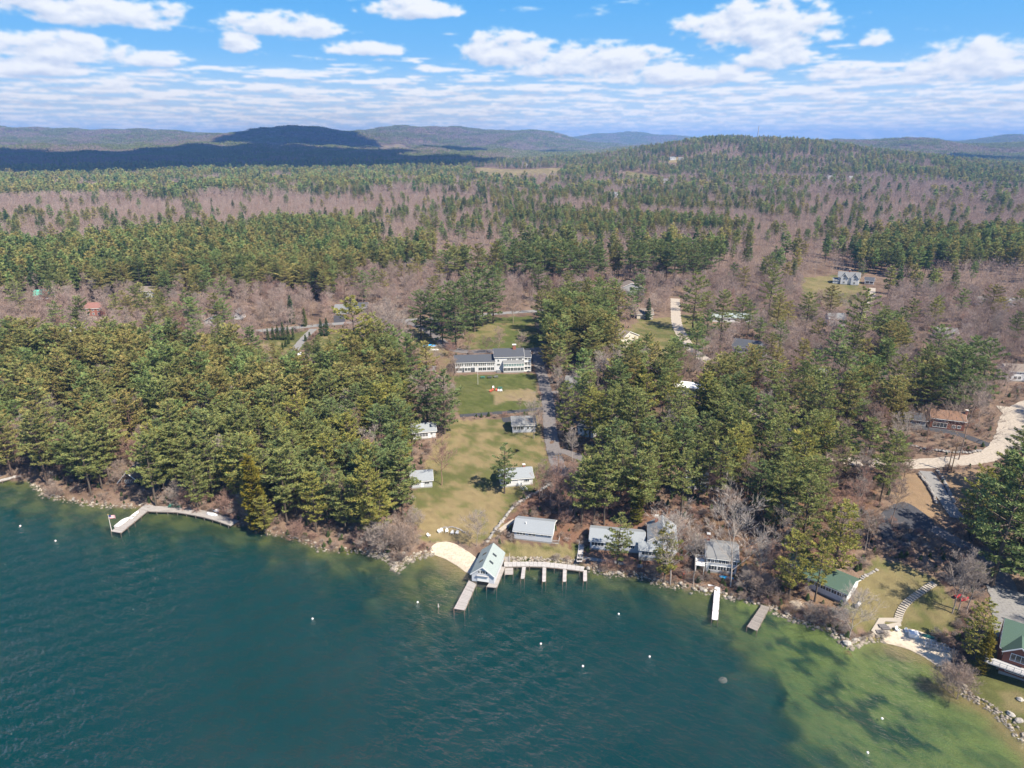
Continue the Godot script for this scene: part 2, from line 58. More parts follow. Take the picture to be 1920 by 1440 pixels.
# woods: bounds, outline, share of pines, density, height, labels and groups of pines and bare trees
var GROVES := [
	[-120.1, -70.7, -328.2, -248.5, PackedVector2Array([Vector2(-120.1, -304.1), Vector2(-82.9, -328.2), Vector2(-70.7, -273.9), Vector2(-76.8, -253.0), Vector2(-84.0, -248.5), Vector2(-100.9, -261.4)]), 0.85, 0.95, 0.50, "the low pines below the pale driveway", "the low pines below the pale driveway", "low pines below the driveway", "bare trees below the driveway"],
	[-190.7, -105.4, -250.4, -188.2, PackedVector2Array([Vector2(-167.2, -207.6), Vector2(-151.0, -196.6), Vector2(-119.7, -189.8), Vector2(-105.4, -188.2), Vector2(-120.7, -222.5), Vector2(-158.3, -245.4), Vector2(-190.7, -250.4)]), 0.72, 0.72, 1.00, "the grove near the flag dock", "the grove near the flag dock", "pines near the flag dock", "bare trees near the flag dock"],
	[-257.2, -29.3, -306.8, -164.8, PackedVector2Array([Vector2(-167.2, -207.6), Vector2(-151.0, -196.6), Vector2(-119.7, -189.8), Vector2(-83.4, -178.8), Vector2(-72.3, -174.4), Vector2(-48.3, -165.8), Vector2(-39.0, -164.8), Vector2(-29.3, -170.7), Vector2(-33.9, -207.9), Vector2(-37.0, -239.5), Vector2(-43.2, -272.9), Vector2(-59.6, -301.7), Vector2(-79.6, -302.2), Vector2(-95.0, -286.5), Vector2(-117.7, -297.2), Vector2(-166.1, -305.8), Vector2(-212.1, -306.8), Vector2(-257.2, -306.4), Vector2(-189.0, -212.7)]), 0.86, 0.97, 1.00, "the dense left lakeside grove", "the dense left lakeside grove", "pines of the left lakeside grove", "bare trees in the left lakeside grove"],
	[11.2, 61.5, -391.9, -272.2, PackedVector2Array([Vector2(12.4, -302.3), Vector2(11.2, -343.9), Vector2(21.9, -389.4), Vector2(56.6, -391.9), Vector2(61.5, -335.9), Vector2(46.2, -294.5), Vector2(22.7, -272.2)]), 0.90, 0.75, 0.95, "the pine cluster right of the lodge", "the pine cluster right of the lodge", "pines right of the lodge", "bare trees right of the lodge"],
	[21.6, 145.5, -269.3, -152.4, PackedVector2Array([Vector2(24.6, -254.8), Vector2(39.1, -259.9), Vector2(64.5, -266.9), Vector2(98.7, -269.3), Vector2(128.5, -255.3), Vector2(145.5, -246.7), Vector2(145.2, -234.3), Vector2(129.6, -205.0), Vector2(106.8, -174.0), Vector2(89.9, -153.6), Vector2(73.0, -152.4), Vector2(62.2, -158.3), Vector2(50.7, -171.4), Vector2(38.2, -178.7), Vector2(23.2, -186.8), Vector2(21.6, -207.1)]), 0.70, 0.64, 0.92, "the grove behind waterfront cottages", "the grove behind waterfront cottages", "pines of the hillside grove", "bare trees of the hillside grove"],
	[46.2, 266.6, -412.3, -248.8, PackedVector2Array([Vector2(46.2, -294.5), Vector2(74.9, -388.5), Vector2(178.2, -412.3), Vector2(221.3, -370.4), Vector2(266.6, -338.7), Vector2(204.8, -251.6), Vector2(155.0, -248.8), Vector2(128.5, -255.3), Vector2(98.7, -269.3), Vector2(64.5, -266.9)]), 0.14, 0.62, 0.85, "the woods by the right houses", "the woods by the right houses", "pines among the right bare woods", "bare trees of the right woods"],
	[118.4, 176.0, -210.7, -128.1, PackedVector2Array([Vector2(155.8, -204.4), Vector2(176.0, -210.7), Vector2(152.6, -164.6), Vector2(129.5, -133.3), Vector2(118.4, -128.1), Vector2(133.7, -156.1), Vector2(141.1, -176.3)]), 0.90, 0.70, 0.95, "the stand at the right edge", "the stand at the right edge", "pines at the right edge", "bare trees at the right edge"],
	[-322.1, -67.7, -439.2, -300.6, PackedVector2Array([Vector2(-266.9, -306.0), Vector2(-166.1, -305.8), Vector2(-118.9, -300.6), Vector2(-132.4, -347.7), Vector2(-118.0, -366.1), Vector2(-67.7, -383.3), Vector2(-69.8, -439.2), Vector2(-193.3, -434.6), Vector2(-322.1, -378.5)]), 0.12, 0.70, 0.85, "the woods behind left grove", "the woods behind left grove", "pines behind the left grove", "bare trees behind the left grove"],
	[-67.7, 117.0, -494.8, -341.4, PackedVector2Array([Vector2(-55.4, -341.4), Vector2(-67.7, -383.3), Vector2(12.8, -400.7), Vector2(19.3, -489.2), Vector2(117.0, -494.8), Vector2(94.5, -392.3), Vector2(58.9, -386.2), Vector2(21.9, -389.4)]), 0.20, 0.60, 0.85, "the woods behind the lodge", "the woods behind the lodge", "pines behind the lodge", "bare trees behind the lodge"],
	[-507.0, -85.2, -738.5, -389.3, PackedVector2Array([Vector2(-507.0, -591.2), Vector2(-326.9, -643.6), Vector2(-248.8, -705.5), Vector2(-146.9, -738.5), Vector2(-111.4, -643.6), Vector2(-85.2, -473.8), Vector2(-103.3, -409.3), Vector2(-163.0, -473.8), Vector2(-171.0, -417.5), Vector2(-178.8, -389.3), Vector2(-247.4, -444.0), Vector2(-281.6, -426.0), Vector2(-352.0, -401.4)]), 0.92, 0.95, 0.95, "the broad pine belt behind the road", "the broad pine belt behind the road", "pines of the green belt", "bare trees of the green belt"],
	[-1957.0, -85.0, -3124.0, -1133.8, PackedVector2Array([Vector2(-1957.0, -2367.1), Vector2(-1073.2, -2575.6), Vector2(-208.8, -3124.0), Vector2(-85.0, -1414.2), Vector2(-254.7, -1301.9), Vector2(-606.1, -1218.7), Vector2(-950.0, -1133.8)]), 0.36, 0.95, 0.90, "the woods behind the camp", "the woods behind the camp", "pines in the far woods", "bare trees in the far woods"],
	[-923.1, -64.1, -1301.9, -838.7, PackedVector2Array([Vector2(-923.1, -1100.9), Vector2(-593.7, -1193.2), Vector2(-88.2, -1301.9), Vector2(-64.1, -1059.8), Vector2(-311.9, -892.2), Vector2(-709.1, -838.7)]), 0.02, 0.95, 0.80, "the woods behind the camp", "the woods behind the camp", "pines in the far woods", "bare trees in the far woods"],
	[-698.9, -33.5, -944.6, -643.6, PackedVector2Array([Vector2(-698.9, -826.3), Vector2(-401.3, -864.6), Vector2(-43.0, -944.6), Vector2(-33.5, -728.8), Vector2(-149.8, -753.6), Vector2(-350.5, -692.2), Vector2(-549.7, -643.6)]), 0.14, 0.90, 0.85, "the woods behind the camp", "the woods behind the camp", "pines in the far woods", "bare trees in the far woods"],
	[5.4, 185.6, -871.4, -705.5, PackedVector2Array([Vector2(6.6, -871.4), Vector2(185.6, -871.4), Vector2(156.8, -705.5), Vector2(5.4, -705.5)]), 0.55, 0.95, 0.80, "the woods behind the camp", "the woods behind the camp", "pines in the far woods", "bare trees in the far woods"],
	[171.1, 383.3, -838.7, -675.3, PackedVector2Array([Vector2(210.8, -838.7), Vector2(383.3, -838.7), Vector2(311.1, -675.3), Vector2(171.1, -675.3)]), 0.42, 0.95, 0.80, "the woods behind the camp", "the woods behind the camp", "pines in the far woods", "bare trees in the far woods"],
	[281.4, 574.7, -728.8, -495.9, PackedVector2Array([Vector2(361.1, -692.2), Vector2(432.7, -705.5), Vector2(574.7, -728.8), Vector2(407.2, -507.7), Vector2(359.9, -520.0), Vector2(324.8, -495.9), Vector2(281.4, -532.9)]), 0.72, 0.85, 0.95, "the woods behind the camp", "the woods behind the camp", "pines in the far woods", "bare trees in the far woods"],
	[0.0, 81.2, -601.0, -495.9, PackedVector2Array([Vector2(0.0, -591.2), Vector2(81.2, -601.0), Vector2(67.7, -495.9), Vector2(0.0, -495.9)]), 0.75, 0.60, 1.10, "the woods behind the camp", "the woods behind the camp", "pines in the far woods", "bare trees in the far woods"],
	[82.0, 178.6, -601.0, -495.9, PackedVector2Array([Vector2(96.8, -591.2), Vector2(178.6, -601.0), Vector2(148.9, -495.9), Vector2(82.0, -495.9)]), 0.75, 0.60, 1.10, "the woods behind the camp", "the woods behind the camp", "pines in the far woods", "bare trees in the far woods"],
	[-235.1, 7052.3, -19943.9, -1414.2, PackedVector2Array([Vector2(-235.1, -3965.0), Vector2(4995.4, -19943.9), Vector2(7052.3, -14950.5), Vector2(2389.4, -3124.0), Vector2(1094.0, -1414.2), Vector2(700.0, -1732.7), Vector2(440.8, -1732.7), Vector2(129.6, -1732.7), Vector2(-121.6, -2036.5)]), 0.38, 0.95, 0.85, "the woods behind the camp", "the woods behind the camp", "pines in the far woods", "bare trees in the far woods"],
	[-96.6, 652.1, -1612.0, -892.2, PackedVector2Array([Vector2(-96.6, -1612.0), Vector2(652.1, -1612.0), Vector2(387.0, -944.6), Vector2(-54.2, -892.2)]), 0.20, 0.95, 0.85, "the woods behind the camp", "the woods behind the camp", "pines in the far woods", "bare trees in the far woods"],
]
const WILD := [0.0, 0.0, 0.0, 0.0, null, 0.05, 0.92, 0.85, "the woods behind the camp", "the woods behind the camp", "pines in the far woods", "bare trees in the far woods"]
# fair-weather clouds: azimuth, height of the base, half width, height, in degrees
const CLOUDS := [[-29.06, 7.76, 6.94, 1.66], [-16.55, 7.54, 5.31, 1.19], [-31.28, 5.40, 5.30, 1.50], [-25.43, 5.07, 2.11, 0.80], [-19.76, 6.36, 1.73, 0.98], [-7.51, 8.97, 4.20, 1.20], [-10.79, 6.28, 3.32, 0.80], [-0.20, 5.99, 4.29, 2.07], [6.09, 5.33, 7.47, 1.74], [17.86, 7.22, 6.52, 2.56], [19.16, 5.44, 3.32, 1.32], [25.71, 6.37, 1.34, 0.78], [31.75, 4.51, 4.57, 2.01], [15.18, 4.53, 3.12, 0.98], [24.21, 4.37, 3.47, 0.87], [-28.25, 3.69, 1.66, 0.64], [11.71, 4.44, 5.13, 1.16], [-32.66, 4.29, 4.11, 1.01]]

var rng := RandomNumberGenerator.new()
var mats := {}
var names := {}
var pine_kinds := []
var bare_kinds := []
var built: PackedVector3Array = []     # x, z, half width of roads and houses
var taken: PackedVector3Array = []     # x, z, radius of what must stay free of trees

# ---------------------------------------------------------------- mesh collecting
class MB:
	var v := PackedVector3Array()
	var n := PackedVector3Array()
	var c := PackedColorArray()
	var uv := PackedVector2Array()
	var col := Color.WHITE
	func tri(a: Vector3, b: Vector3, d: Vector3) -> void:
		var m := (d - a).cross(b - a).normalized()
		v.append(a); v.append(b); v.append(d)
		n.append(m); n.append(m); n.append(m)
		c.append(col); c.append(col); c.append(col)
	# corners run clockwise seen from outside
	func quad(a: Vector3, b: Vector3, d: Vector3, e: Vector3) -> void:
		tri(a, b, d); tri(a, d, e)
	func facing(a: Vector3, b: Vector3, d: Vector3, e: Vector3, out: Vector3) -> void:
		if (d - a).cross(b - a).dot(out) >= 0.0: quad(a, b, d, e)
		else: quad(e, d, b, a)
	func tri_facing(a: Vector3, b: Vector3, d: Vector3, out: Vector3) -> void:
		if (d - a).cross(b - a).dot(out) >= 0.0: tri(a, b, d)
		else: tri(d, b, a)
	func hexa(p: Array) -> void: # 0-3 bottom ring, 4-7 top ring, same order
		var mid := Vector3.ZERO
		for q in p: mid += q
		mid /= 8.0
		for f in [[0, 1, 2, 3], [4, 5, 6, 7], [0, 1, 5, 4], [1, 2, 6, 5], [2, 3, 7, 6], [3, 0, 4, 7]]:
			var k: Vector3 = (p[f[0]] + p[f[1]] + p[f[2]] + p[f[3]]) / 4.0 - mid
			facing(p[f[0]], p[f[1]], p[f[2]], p[f[3]], k)
	func box(a: Vector3, b: Vector3) -> void:
		hexa([Vector3(a.x, a.y, a.z), Vector3(b.x, a.y, a.z), Vector3(b.x, a.y, b.z), Vector3(a.x, a.y, b.z), Vector3(a.x, b.y, a.z), Vector3(b.x, b.y, a.z), Vector3(b.x, b.y, b.z), Vector3(a.x, b.y, b.z)])
	func bar(a: Vector3, b: Vector3, w: float, h: float) -> void: # a squared timber from a to b
		var d := (b - a).normalized()
		var s := d.cross(Vector3.UP)
		if s.length() < 0.01: s = Vector3.RIGHT
		s = s.normalized()
		var u := s.cross(d).normalized() * h * 0.5
		s *= w * 0.5
		hexa([a - s - u, b - s - u, b + s - u, a + s - u, a - s + u, b - s + u, b + s + u, a + s + u])
	func tube(a: Vector3, b: Vector3, ra: float, rb: float, sides := 5, cap := false) -> void:
		var d := (b - a).normalized()
		var s := d.cross(Vector3(0.31, 0.05, 0.95)).normalized()
		if s.length() < 0.1: s = Vector3.RIGHT
		var u := s.cross(d).normalized()
		var k := v.size()
		for i in sides:
			var t0 := TAU * i / sides
			var t1 := TAU * (i + 1) / sides
			var p := s * cos(t0) + u * sin(t0)
			var q := s * cos(t1) + u * sin(t1)
			for w in [[a + p * ra, p], [b + p * rb, p], [b + q * rb, q], [a + p * ra, p], [b + q * rb, q], [a + q * ra, q]]:
				v.append(w[0]); n.append(w[1]); c.append(col)
			# keep the winding in step with the normals
			if (v[k + 2] - v[k]).cross(v[k + 1] - v[k]).dot(p + q) < 0.0:
				var x := v[k + 1]; v[k + 1] = v[k + 2]; v[k + 2] = x
				x = v[k + 4]; v[k + 4] = v[k + 5]; v[k + 5] = x
				x = n[k + 1]; n[k + 1] = n[k + 2]; n[k + 2] = x
				x = n[k + 4]; n[k + 4] = n[k + 5]; n[k + 5] = x
			k += 6
			if cap and rb > 0.0: tri_facing(b, b + p * rb, b + q * rb, d)
			if cap and ra > 0.0: tri_facing(a, a + p * ra, a + q * ra, -d)
	func mesh() -> ArrayMesh:
		var a := []
		a.resize(Mesh.ARRAY_MAX)
		a[Mesh.ARRAY_VERTEX] = v
		a[Mesh.ARRAY_NORMAL] = n
		a[Mesh.ARRAY_COLOR] = c
		if uv.size() == v.size(): a[Mesh.ARRAY_TEX_UV] = uv
		var m := ArrayMesh.new()
		m.add_surface_from_arrays(Mesh.PRIMITIVE_TRIANGLES, a)
		return m

# ---------------------------------------------------------------- naming and placing
func numbered(called: String) -> String:
	var k: int = names.get(called, 0)
	names[called] = k + 1
	return called if k == 0 else "%s_%03d" % [called, k]

func thing(called: String, label: String, category: String, at := Vector3.ZERO, turn := 0.0, group := "") -> Node3D:
	var o := Node3D.new()
	o.name = numbered(called)
	add_child(o)
	o.position = at
	o.rotation.y = turn
	o.set_meta("label", label)
	o.set_meta("category", category)
	if group: o.set_meta("group", group)
	return o

func part(called: String, mb, m: Material, parent: Node3D) -> MeshInstance3D:
	var o := MeshInstance3D.new()
	o.name = called
	o.mesh = mb.mesh() if mb is MB else mb
	o.material_override = m
	parent.add_child(o, true)
	return o

func single(called: String, mb, m: Material, label: String, category: String, group := "", at := Vector3.ZERO, turn := 0.0) -> MeshInstance3D:
	var o := MeshInstance3D.new()
	o.name = numbered(called)
	o.mesh = mb.mesh() if mb is MB else mb
	o.material_override = m
	add_child(o)
	o.position = at
	o.rotation.y = turn
	o.set_meta("label", label)
	o.set_meta("category", category)
	if group: o.set_meta("group", group)
	return o

func struct(called: String, mb, m: Material, kind := "structure", label := "") -> MeshInstance3D:
	var o := MeshInstance3D.new()
	o.name = numbered(called)
	o.mesh = mb.mesh() if mb is MB else mb
	o.material_override = m
	add_child(o)
	o.set_meta("kind", kind)
	if label: o.set_meta("label", label)
	return o

func forest(called: String, label: String, m: Mesh, mat: Material, where: Array, tints := []) -> void:
	if where.is_empty(): return
	var mm := MultiMesh.new()
	mm.transform_format = MultiMesh.TRANSFORM_3D
	mm.use_colors = not tints.is_empty()
	mm.mesh = m
	mm.instance_count = where.size()
	for i in where.size():
		mm.set_instance_transform(i, where[i])
		if tints: mm.set_instance_color(i, tints[i])
	var o := MultiMeshInstance3D.new()
	o.name = numbered(called)
	o.multimesh = mm
	o.material_override = mat
	add_child(o)
	o.set_meta("kind", "stuff")
	o.set_meta("label", label)

# ---------------------------------------------------------------- materials
func lin(r: float, g: float, b: float) -> Color:
	return Color(r, g, b).linear_to_srgb()

func grain(seed_: int, freq: float, size := 512, lo := 0.7, hi := 1.0, warp := false) -> ImageTexture:
	var f := FastNoiseLite.new()
	f.seed = seed_
	f.frequency = freq
	f.fractal_octaves = 5
	f.fractal_gain = 0.6
	if warp: f.domain_warp_enabled = true
	var im := f.get_seamless_image(size, size)
	im.convert(Image.FORMAT_L8)
	var d := im.get_data()
	for i in d.size():
		d[i] = mini(255, int(255.0 * lerpf(lo, hi, d[i] / 255.0)))
	return ImageTexture.create_from_image(Image.create_from_data(size, size, false, Image.FORMAT_L8, d))

func mat(key: String, color: Color, rough := 0.85, tex: Texture2D = null, tile := 1.0, metal := 0.0) -> StandardMaterial3D:
	if mats.has(key): return mats[key]
	var m := StandardMaterial3D.new()
	m.resource_name = key
	m.albedo_color = color
	m.roughness = rough
	m.metallic = metal
	m.metallic_specular = 0.35
	if tex:
		m.albedo_texture = tex
		m.uv1_triplanar = true
		m.uv1_world_triplanar = true
		m.uv1_scale = Vector3.ONE / tile
	mats[key] = m
	return m

# ---------------------------------------------------------------- the lie of the land
func shore_distance(x: float, z: float) -> float:
	var p := Vector2(x, z)
	var best := 1e12
	for i in SHORE.size() - 1:
		var a := SHORE[i]
		var ab := SHORE[i + 1] - a
		var q := a + ab * clampf((p - a).dot(ab) / ab.length_squared(), 0.0, 1.0) - p
		best = minf(best, q.length_squared())
	best = sqrt(best)
	return best if Geometry2D.is_point_in_polygon(p, LAND) else -best

func drop_distance(x: float, z: float) -> float:
	var p := Vector2(x, z)
	var best := 1e12
	for i in DROP.size() - 1:
		var a := DROP[i]
		var ab := DROP[i + 1] - a
		var q := a + ab * clampf((p - a).dot(ab) / ab.length_squared(), 0.0, 1.0) - p
		best = minf(best, q.length_squared())
	return sqrt(best)

func swell(x: float, z: float) -> float:
	return 3.2 * sin(x * 0.0071 + 0.6) * sin(z * 0.0063 + 1.1) + 1.8 * sin(x * 0.0153 + z * 0.0112) + 0.9 * sin(x * 0.031 - z * 0.027 + 2.0)

func land_height(x: float, z: float, d: float) -> float:
	var h := 0.35 * smoothstep(0.0, 0.8, d) + 0.45 * smoothstep(0.5, 4.0, d) + 13.0 * (1.0 - exp(-maxf(d - 2.0, 0.0) / 105.0))
	h += 3.5 * smoothstep(20.0, 45.0, x) * (1.0 - smoothstep(95.0, 140.0, x)) * smoothstep(9.0, 30.0, d) * (1.0 - smoothstep(90.0, 150.0, d))
	h += swell(x, z) * smoothstep(60.0, 300.0, d)
	if z < -700.0:
		h += smoothstep(2000.0, 4500.0, -z) * (16.0 * sin(x * 0.0043 + 1.0) * sin(z * 0.0029) + 9.0 * sin(x * 0.0101 + z * 0.004) + 5.0 * sin(x * 0.021 - z * 0.011))
		for k in HILLS:
			var dx: float = x - k[0]
			var dz: float = z - k[1]
			var c := cos(k[4])
			var s := sin(k[4])
			var u: float = (dx * c + dz * s) / k[2]
			var w: float = (-dx * s + dz * c) / k[3]
			h += k[5] * exp(-(u * u + w * w))
	return h

func ground(x: float, z: float) -> float:
	var d := 500.0 if z < -700.0 else shore_distance(x, z)
	if d >= 0.0: return land_height(x, z, d)
	var q := maxf(0.0, drop_distance(x, z) + 2.4 * sin(x * 0.31 + z * 0.19) + 1.6 * sin(x * 0.73 - z * 0.52) + 1.2 * sin(x * 0.17 + z * 0.9))
	var w := -d
	if Geometry2D.is_point_in_polygon(Vector2(x, z), SHELF):
		return -(0.1 + 0.25 * smoothstep(0.0, 1.0, w) + 0.95 * w / (w + q + 0.01))
	return -(1.3 + minf(0.55 * q, 15.0))

func on(x: float, z: float, up := 0.0) -> Vector3:
	return Vector3(x, ground(x, z) + up, z)

# ---------------------------------------------------------------- sky
func cloud_field(az: float, el: float, fn: FastNoiseLite) -> float:
	# az, el in degrees; positive inside a cloud
	var best := -1.0
	var wisp := fn.get_noise_2d(az * 9.0, el * 22.0) * 0.75 + fn.get_noise_2d(az * 30.0 + 77.0, el * 60.0) * 0.22
	var a := fposmod(az + 36.0, 72.0) - 36.0
	var turn := int(floor((az + 36.0) / 72.0))
	for k in CLOUDS:
		var x: float = (a - k[0] - 3.0 * turn * turn * 0.37) / k[2]
		if absf(x) > 1.6: continue
		var y: float = el - k[1]
		y = y / k[3] if y > 0.0 else y / (k[3] * 0.55)
		if absf(y) > 1.8: continue
		best = maxf(best, 1.0 - x * x - y * y)
	var f := best * 1.1 + wisp * 1.2 - 0.12
	# the layered bank of far clouds along the horizon and the scattered ones overhead, on a level sheet seen in perspective
	var r := 1.0 / tan(deg_to_rad(maxf(el, 0.2) + 1.3))
	var u := sin(deg_to_rad(az)) * r
	var w := cos(deg_to_rad(az)) * r
	var s := fn.get_noise_2d(u * 26.0 + 400.0, w * 26.0) + 0.5 * fn.get_noise_2d(u * 70.0, w * 90.0 + 60.0) + 0.30 * fn.get_noise_2d(az * 9.0, el * 70.0)
	var cover := lerpf(-0.42, 0.30, smoothstep(7.0, 3.6, el)) if el < 12.0 else lerpf(-0.42, -0.12, smoothstep(12.0, 20.0, el))
	cover -= 0.12 * smoothstep(1.6, 0.0, el)
	return maxf(f, (s + cover) * 1.2)

func sky_color(az: float, el: float, fn: FastNoiseLite) -> Color:
	var stops := [[0.0, Color8(199, 222, 245)], [2.0, Color8(176, 213, 247)], [5.0, Color8(132, 195, 248)], [9.5, Color8(100, 178, 243)], [25.0, Color8(78, 150, 226)], [50.0, Color8(56, 122, 206)], [90.0, Color8(44, 102, 188)]]
	var base: Color = stops[-1][1]
	for i in stops.size() - 1:
		if el <= stops[i + 1][0]:
			base = stops[i][1].lerp(stops[i + 1][1], (el - stops[i][0]) / (stops[i + 1][0] - stops[i][0]))
			break
	base = base.lerp(Color8(216, 228, 246), 0.45 * smoothstep(6.5, 2.5, el) * smoothstep(-1.0, 1.0, el))
	var f := cloud_field(az, el, fn)
	if f <= -0.02: return base
	var above := cloud_field(az + 0.35, el + 0.45, fn)
	var lit := clampf(0.62 + (f - above) * 0.9, 0.0, 1.0)
	var body := Color8(203, 213, 236).lerp(Color8(252, 252, 255), lit)
	return base.lerp(body, smoothstep(-0.02, 0.55, f) * 0.95)

func make_sky() -> ImageTexture:
	var w := 4096
	var h := 2048
	var fn := FastNoiseLite.new()
	fn.seed = 11
	fn.frequency = 0.03
	fn.fractal_octaves = 5
	fn.fractal_gain = 0.55
	var data := PackedByteArray()
	var row := 0
	var line := PackedByteArray()
	line.resize(w * 3)
	while row < h / 2:
		var el := 90.0 - (row + 0.5) * 180.0 / h
		if el < 11.5:
			for c in w:
				var az := fposmod((c + 0.5) * 360.0 / w + 180.0, 360.0) - 180.0
				var q := c * 3
				if absf(az) > 60.0 and c % 4 != 0: # fine columns only where the view can turn to
					line[q] = line[q - 3]; line[q + 1] = line[q - 2]; line[q + 2] = line[q - 1]
					continue
				var k := sky_color(az, el, fn)
				line[q] = k.r8; line[q + 1] = k.g8; line[q + 2] = k.b8
			data.append_array(line)
			row += 1
		else:
			for c in range(0, w, 8):
				var az := fposmod((c + 4.0) * 360.0 / w + 180.0, 360.0) - 180.0
				var k := sky_color(az, el - 3.5 * 180.0 / h, fn)
				for j in 8:
					var q := (c + j) * 3
					line[q] = k.r8; line[q + 1] = k.g8; line[q + 2] = k.b8
			for j in 8: data.append_array(line)
			row += 8
	data.resize(w * (h / 2) * 3)
	var below := PackedByteArray()
	below.resize(w * (h / 2) * 3)
	below.fill(120)
	data.append_array(below)
	return ImageTexture.create_from_image(Image.create_from_data(w, h, false, Image.FORMAT_RGB8, data))

# ---------------------------------------------------------------- ground and lake
func zone_color(p: Vector2, d: float, n1: float, n2: float, n3: float) -> Color:
	# leaf litter under the woods unless a lawn, soil or sand zone covers the place; n1..n3 are coarse to fine noise
	var c := Color(0.225, 0.160, 0.122).lerp(Color(0.160, 0.110, 0.082), smoothstep(-0.3, 0.4, n1))
	c = c.lerp(Color(0.250, 0.185, 0.130), smoothstep(0.1, 0.5, n2) * 0.6)
	var w := p + Vector2(n2, n3) * 2.2
	for k in ZONES:
		if p.x < k[0] - 4.0 or p.x > k[1] + 4.0 or p.y < k[2] - 4.0 or p.y > k[3] + 4.0: continue
		if Geometry2D.is_point_in_polygon(w, k[4]):
			c = k[5].lerp(k[6], smoothstep(-k[7], k[7], n1 * 0.6 + n2 * 0.7 + n3 * 0.35 + k[8]))
	return c * (1.0 + 0.30 * n3 + 0.15 * n2)

func bed_color(p: Vector2, d: float, n1: float, n2: float, n3: float) -> Color:
	var c := Color(0.125, 0.135, 0.035).lerp(Color(0.045, 0.06, 0.018), smoothstep(-0.25, 0.25, n2 + n1 * 0.5))
	var right := smoothstep(45.0, 62.0, p.x + n1 * 6.0)
	var weed := Color(0.165, 0.215, 0.055).lerp(Color(0.085, 0.125, 0.035), smoothstep(-0.3, 0.4, n3 + n2))
	weed = weed.lerp(Color(0.022, 0.045, 0.020), 0.9 * smoothstep(0.0, 0.22, n1 * 0.8 + n2 * 0.9 + n3 * 0.4 - 0.34 * smoothstep(48.0, 80.0, p.x + p.y + 130.0)))
	c = c.lerp(weed, right)
	var sandy := maxf(smoothstep(78.0, 92.0, p.x + n1 * 6.0), 1.0 - smoothstep(8.0, 15.0, p.distance_to(Vector2(-14.0, -163.0))))
	c = c.lerp(Color(0.27, 0.20, 0.08), smoothstep(-7.0, -0.5, d + n2 * 3.0) * 0.8 * sandy)
	return c * (1.0 + 0.2 * n3)

func make_ground() -> void:
	var rows := PackedFloat32Array()
	var z := 30.0
	while z > -15500.0:
		rows.append(z)
		z -= 9.0 if z > -62.0 else (1.35 if z > -330.0 else 1.35 + (-330.0 - z) * 0.0135)
	var cols := 420
	var noise := FastNoiseLite.new()
	noise.seed = 5
	noise.frequency = 0.045
	noise.fractal_octaves = 3
	var v := PackedVector3Array()
	var c := PackedColorArray()
	v.resize(rows.size() * cols)
	c.resize(rows.size() * cols)
	var at := 0
	for j in rows.size():
		z = rows[j]
		var half := 190.0 if z > -130.0 else 190.0 + (-130.0 - z) * 0.88
		for i in cols:
			var u := 2.0 * i / (cols - 1.0) - 1.0
			var x := u * half
			var d := 500.0 if z < -700.0 else shore_distance(x, z)
			var n1 := noise.get_noise_2d(x * 0.6, z * 0.6)
			var n2 := noise.get_noise_2d(x * 2.6 + 900.0, z * 2.6)
			var n3 := noise.get_noise_2d(x * 9.0, z * 9.0 + 500.0)
			var p := Vector2(x, z)
			if d >= 0.0:
				v[at] = Vector3(x, land_height(x, z, d) + n3 * 0.05 * smoothstep(1.0, 6.0, d), z)
				c[at] = zone_color(p, d, n1, n2, n3)
			else:
				v[at] = Vector3(x, ground(x, z) + n3 * 0.08, z)
				c[at] = bed_color(p, d, n1, n2, n3)
			at += 1
	var n := PackedVector3Array()
	n.resize(v.size())
	for j in rows.size():
		for i in cols:
			var k := j * cols + i
			var dx := v[k + (1 if i < cols - 1 else 0)] - v[k - (1 if i > 0 else 0)]
			var dz := v[k + (cols if j < rows.size() - 1 else 0)] - v[k - (cols if j > 0 else 0)]
			var m := dx.cross(dz).normalized()
			n[k] = m if m.y > 0.0 else -m
	var f := PackedInt32Array()
	f.resize((rows.size() - 1) * (cols - 1) * 6)
	at = 0
	for j in rows.size() - 1:
		for i in cols - 1:
			var k := j * cols + i
			f[at] = k; f[at + 1] = k + cols; f[at + 2] = k + 1
			f[at + 3] = k + 1; f[at + 4] = k + cols; f[at + 5] = k + cols + 1
			at += 6
	var a := []
	a.resize(Mesh.ARRAY_MAX)
	a[Mesh.ARRAY_VERTEX] = v
	a[Mesh.ARRAY_NORMAL] = n
	a[Mesh.ARRAY_COLOR] = c
	a[Mesh.ARRAY_INDEX] = f
	var m := ArrayMesh.new()
	m.add_surface_from_arrays(Mesh.PRIMITIVE_TRIANGLES, a)
	var g := mat("ground", Color.WHITE, 0.95, grain(3, 0.035, 1024, 0.42, 1.30), 9.7)
	g.vertex_color_use_as_albedo = true
	g.metallic_specular = 0.15
	struct("ground", m, g)

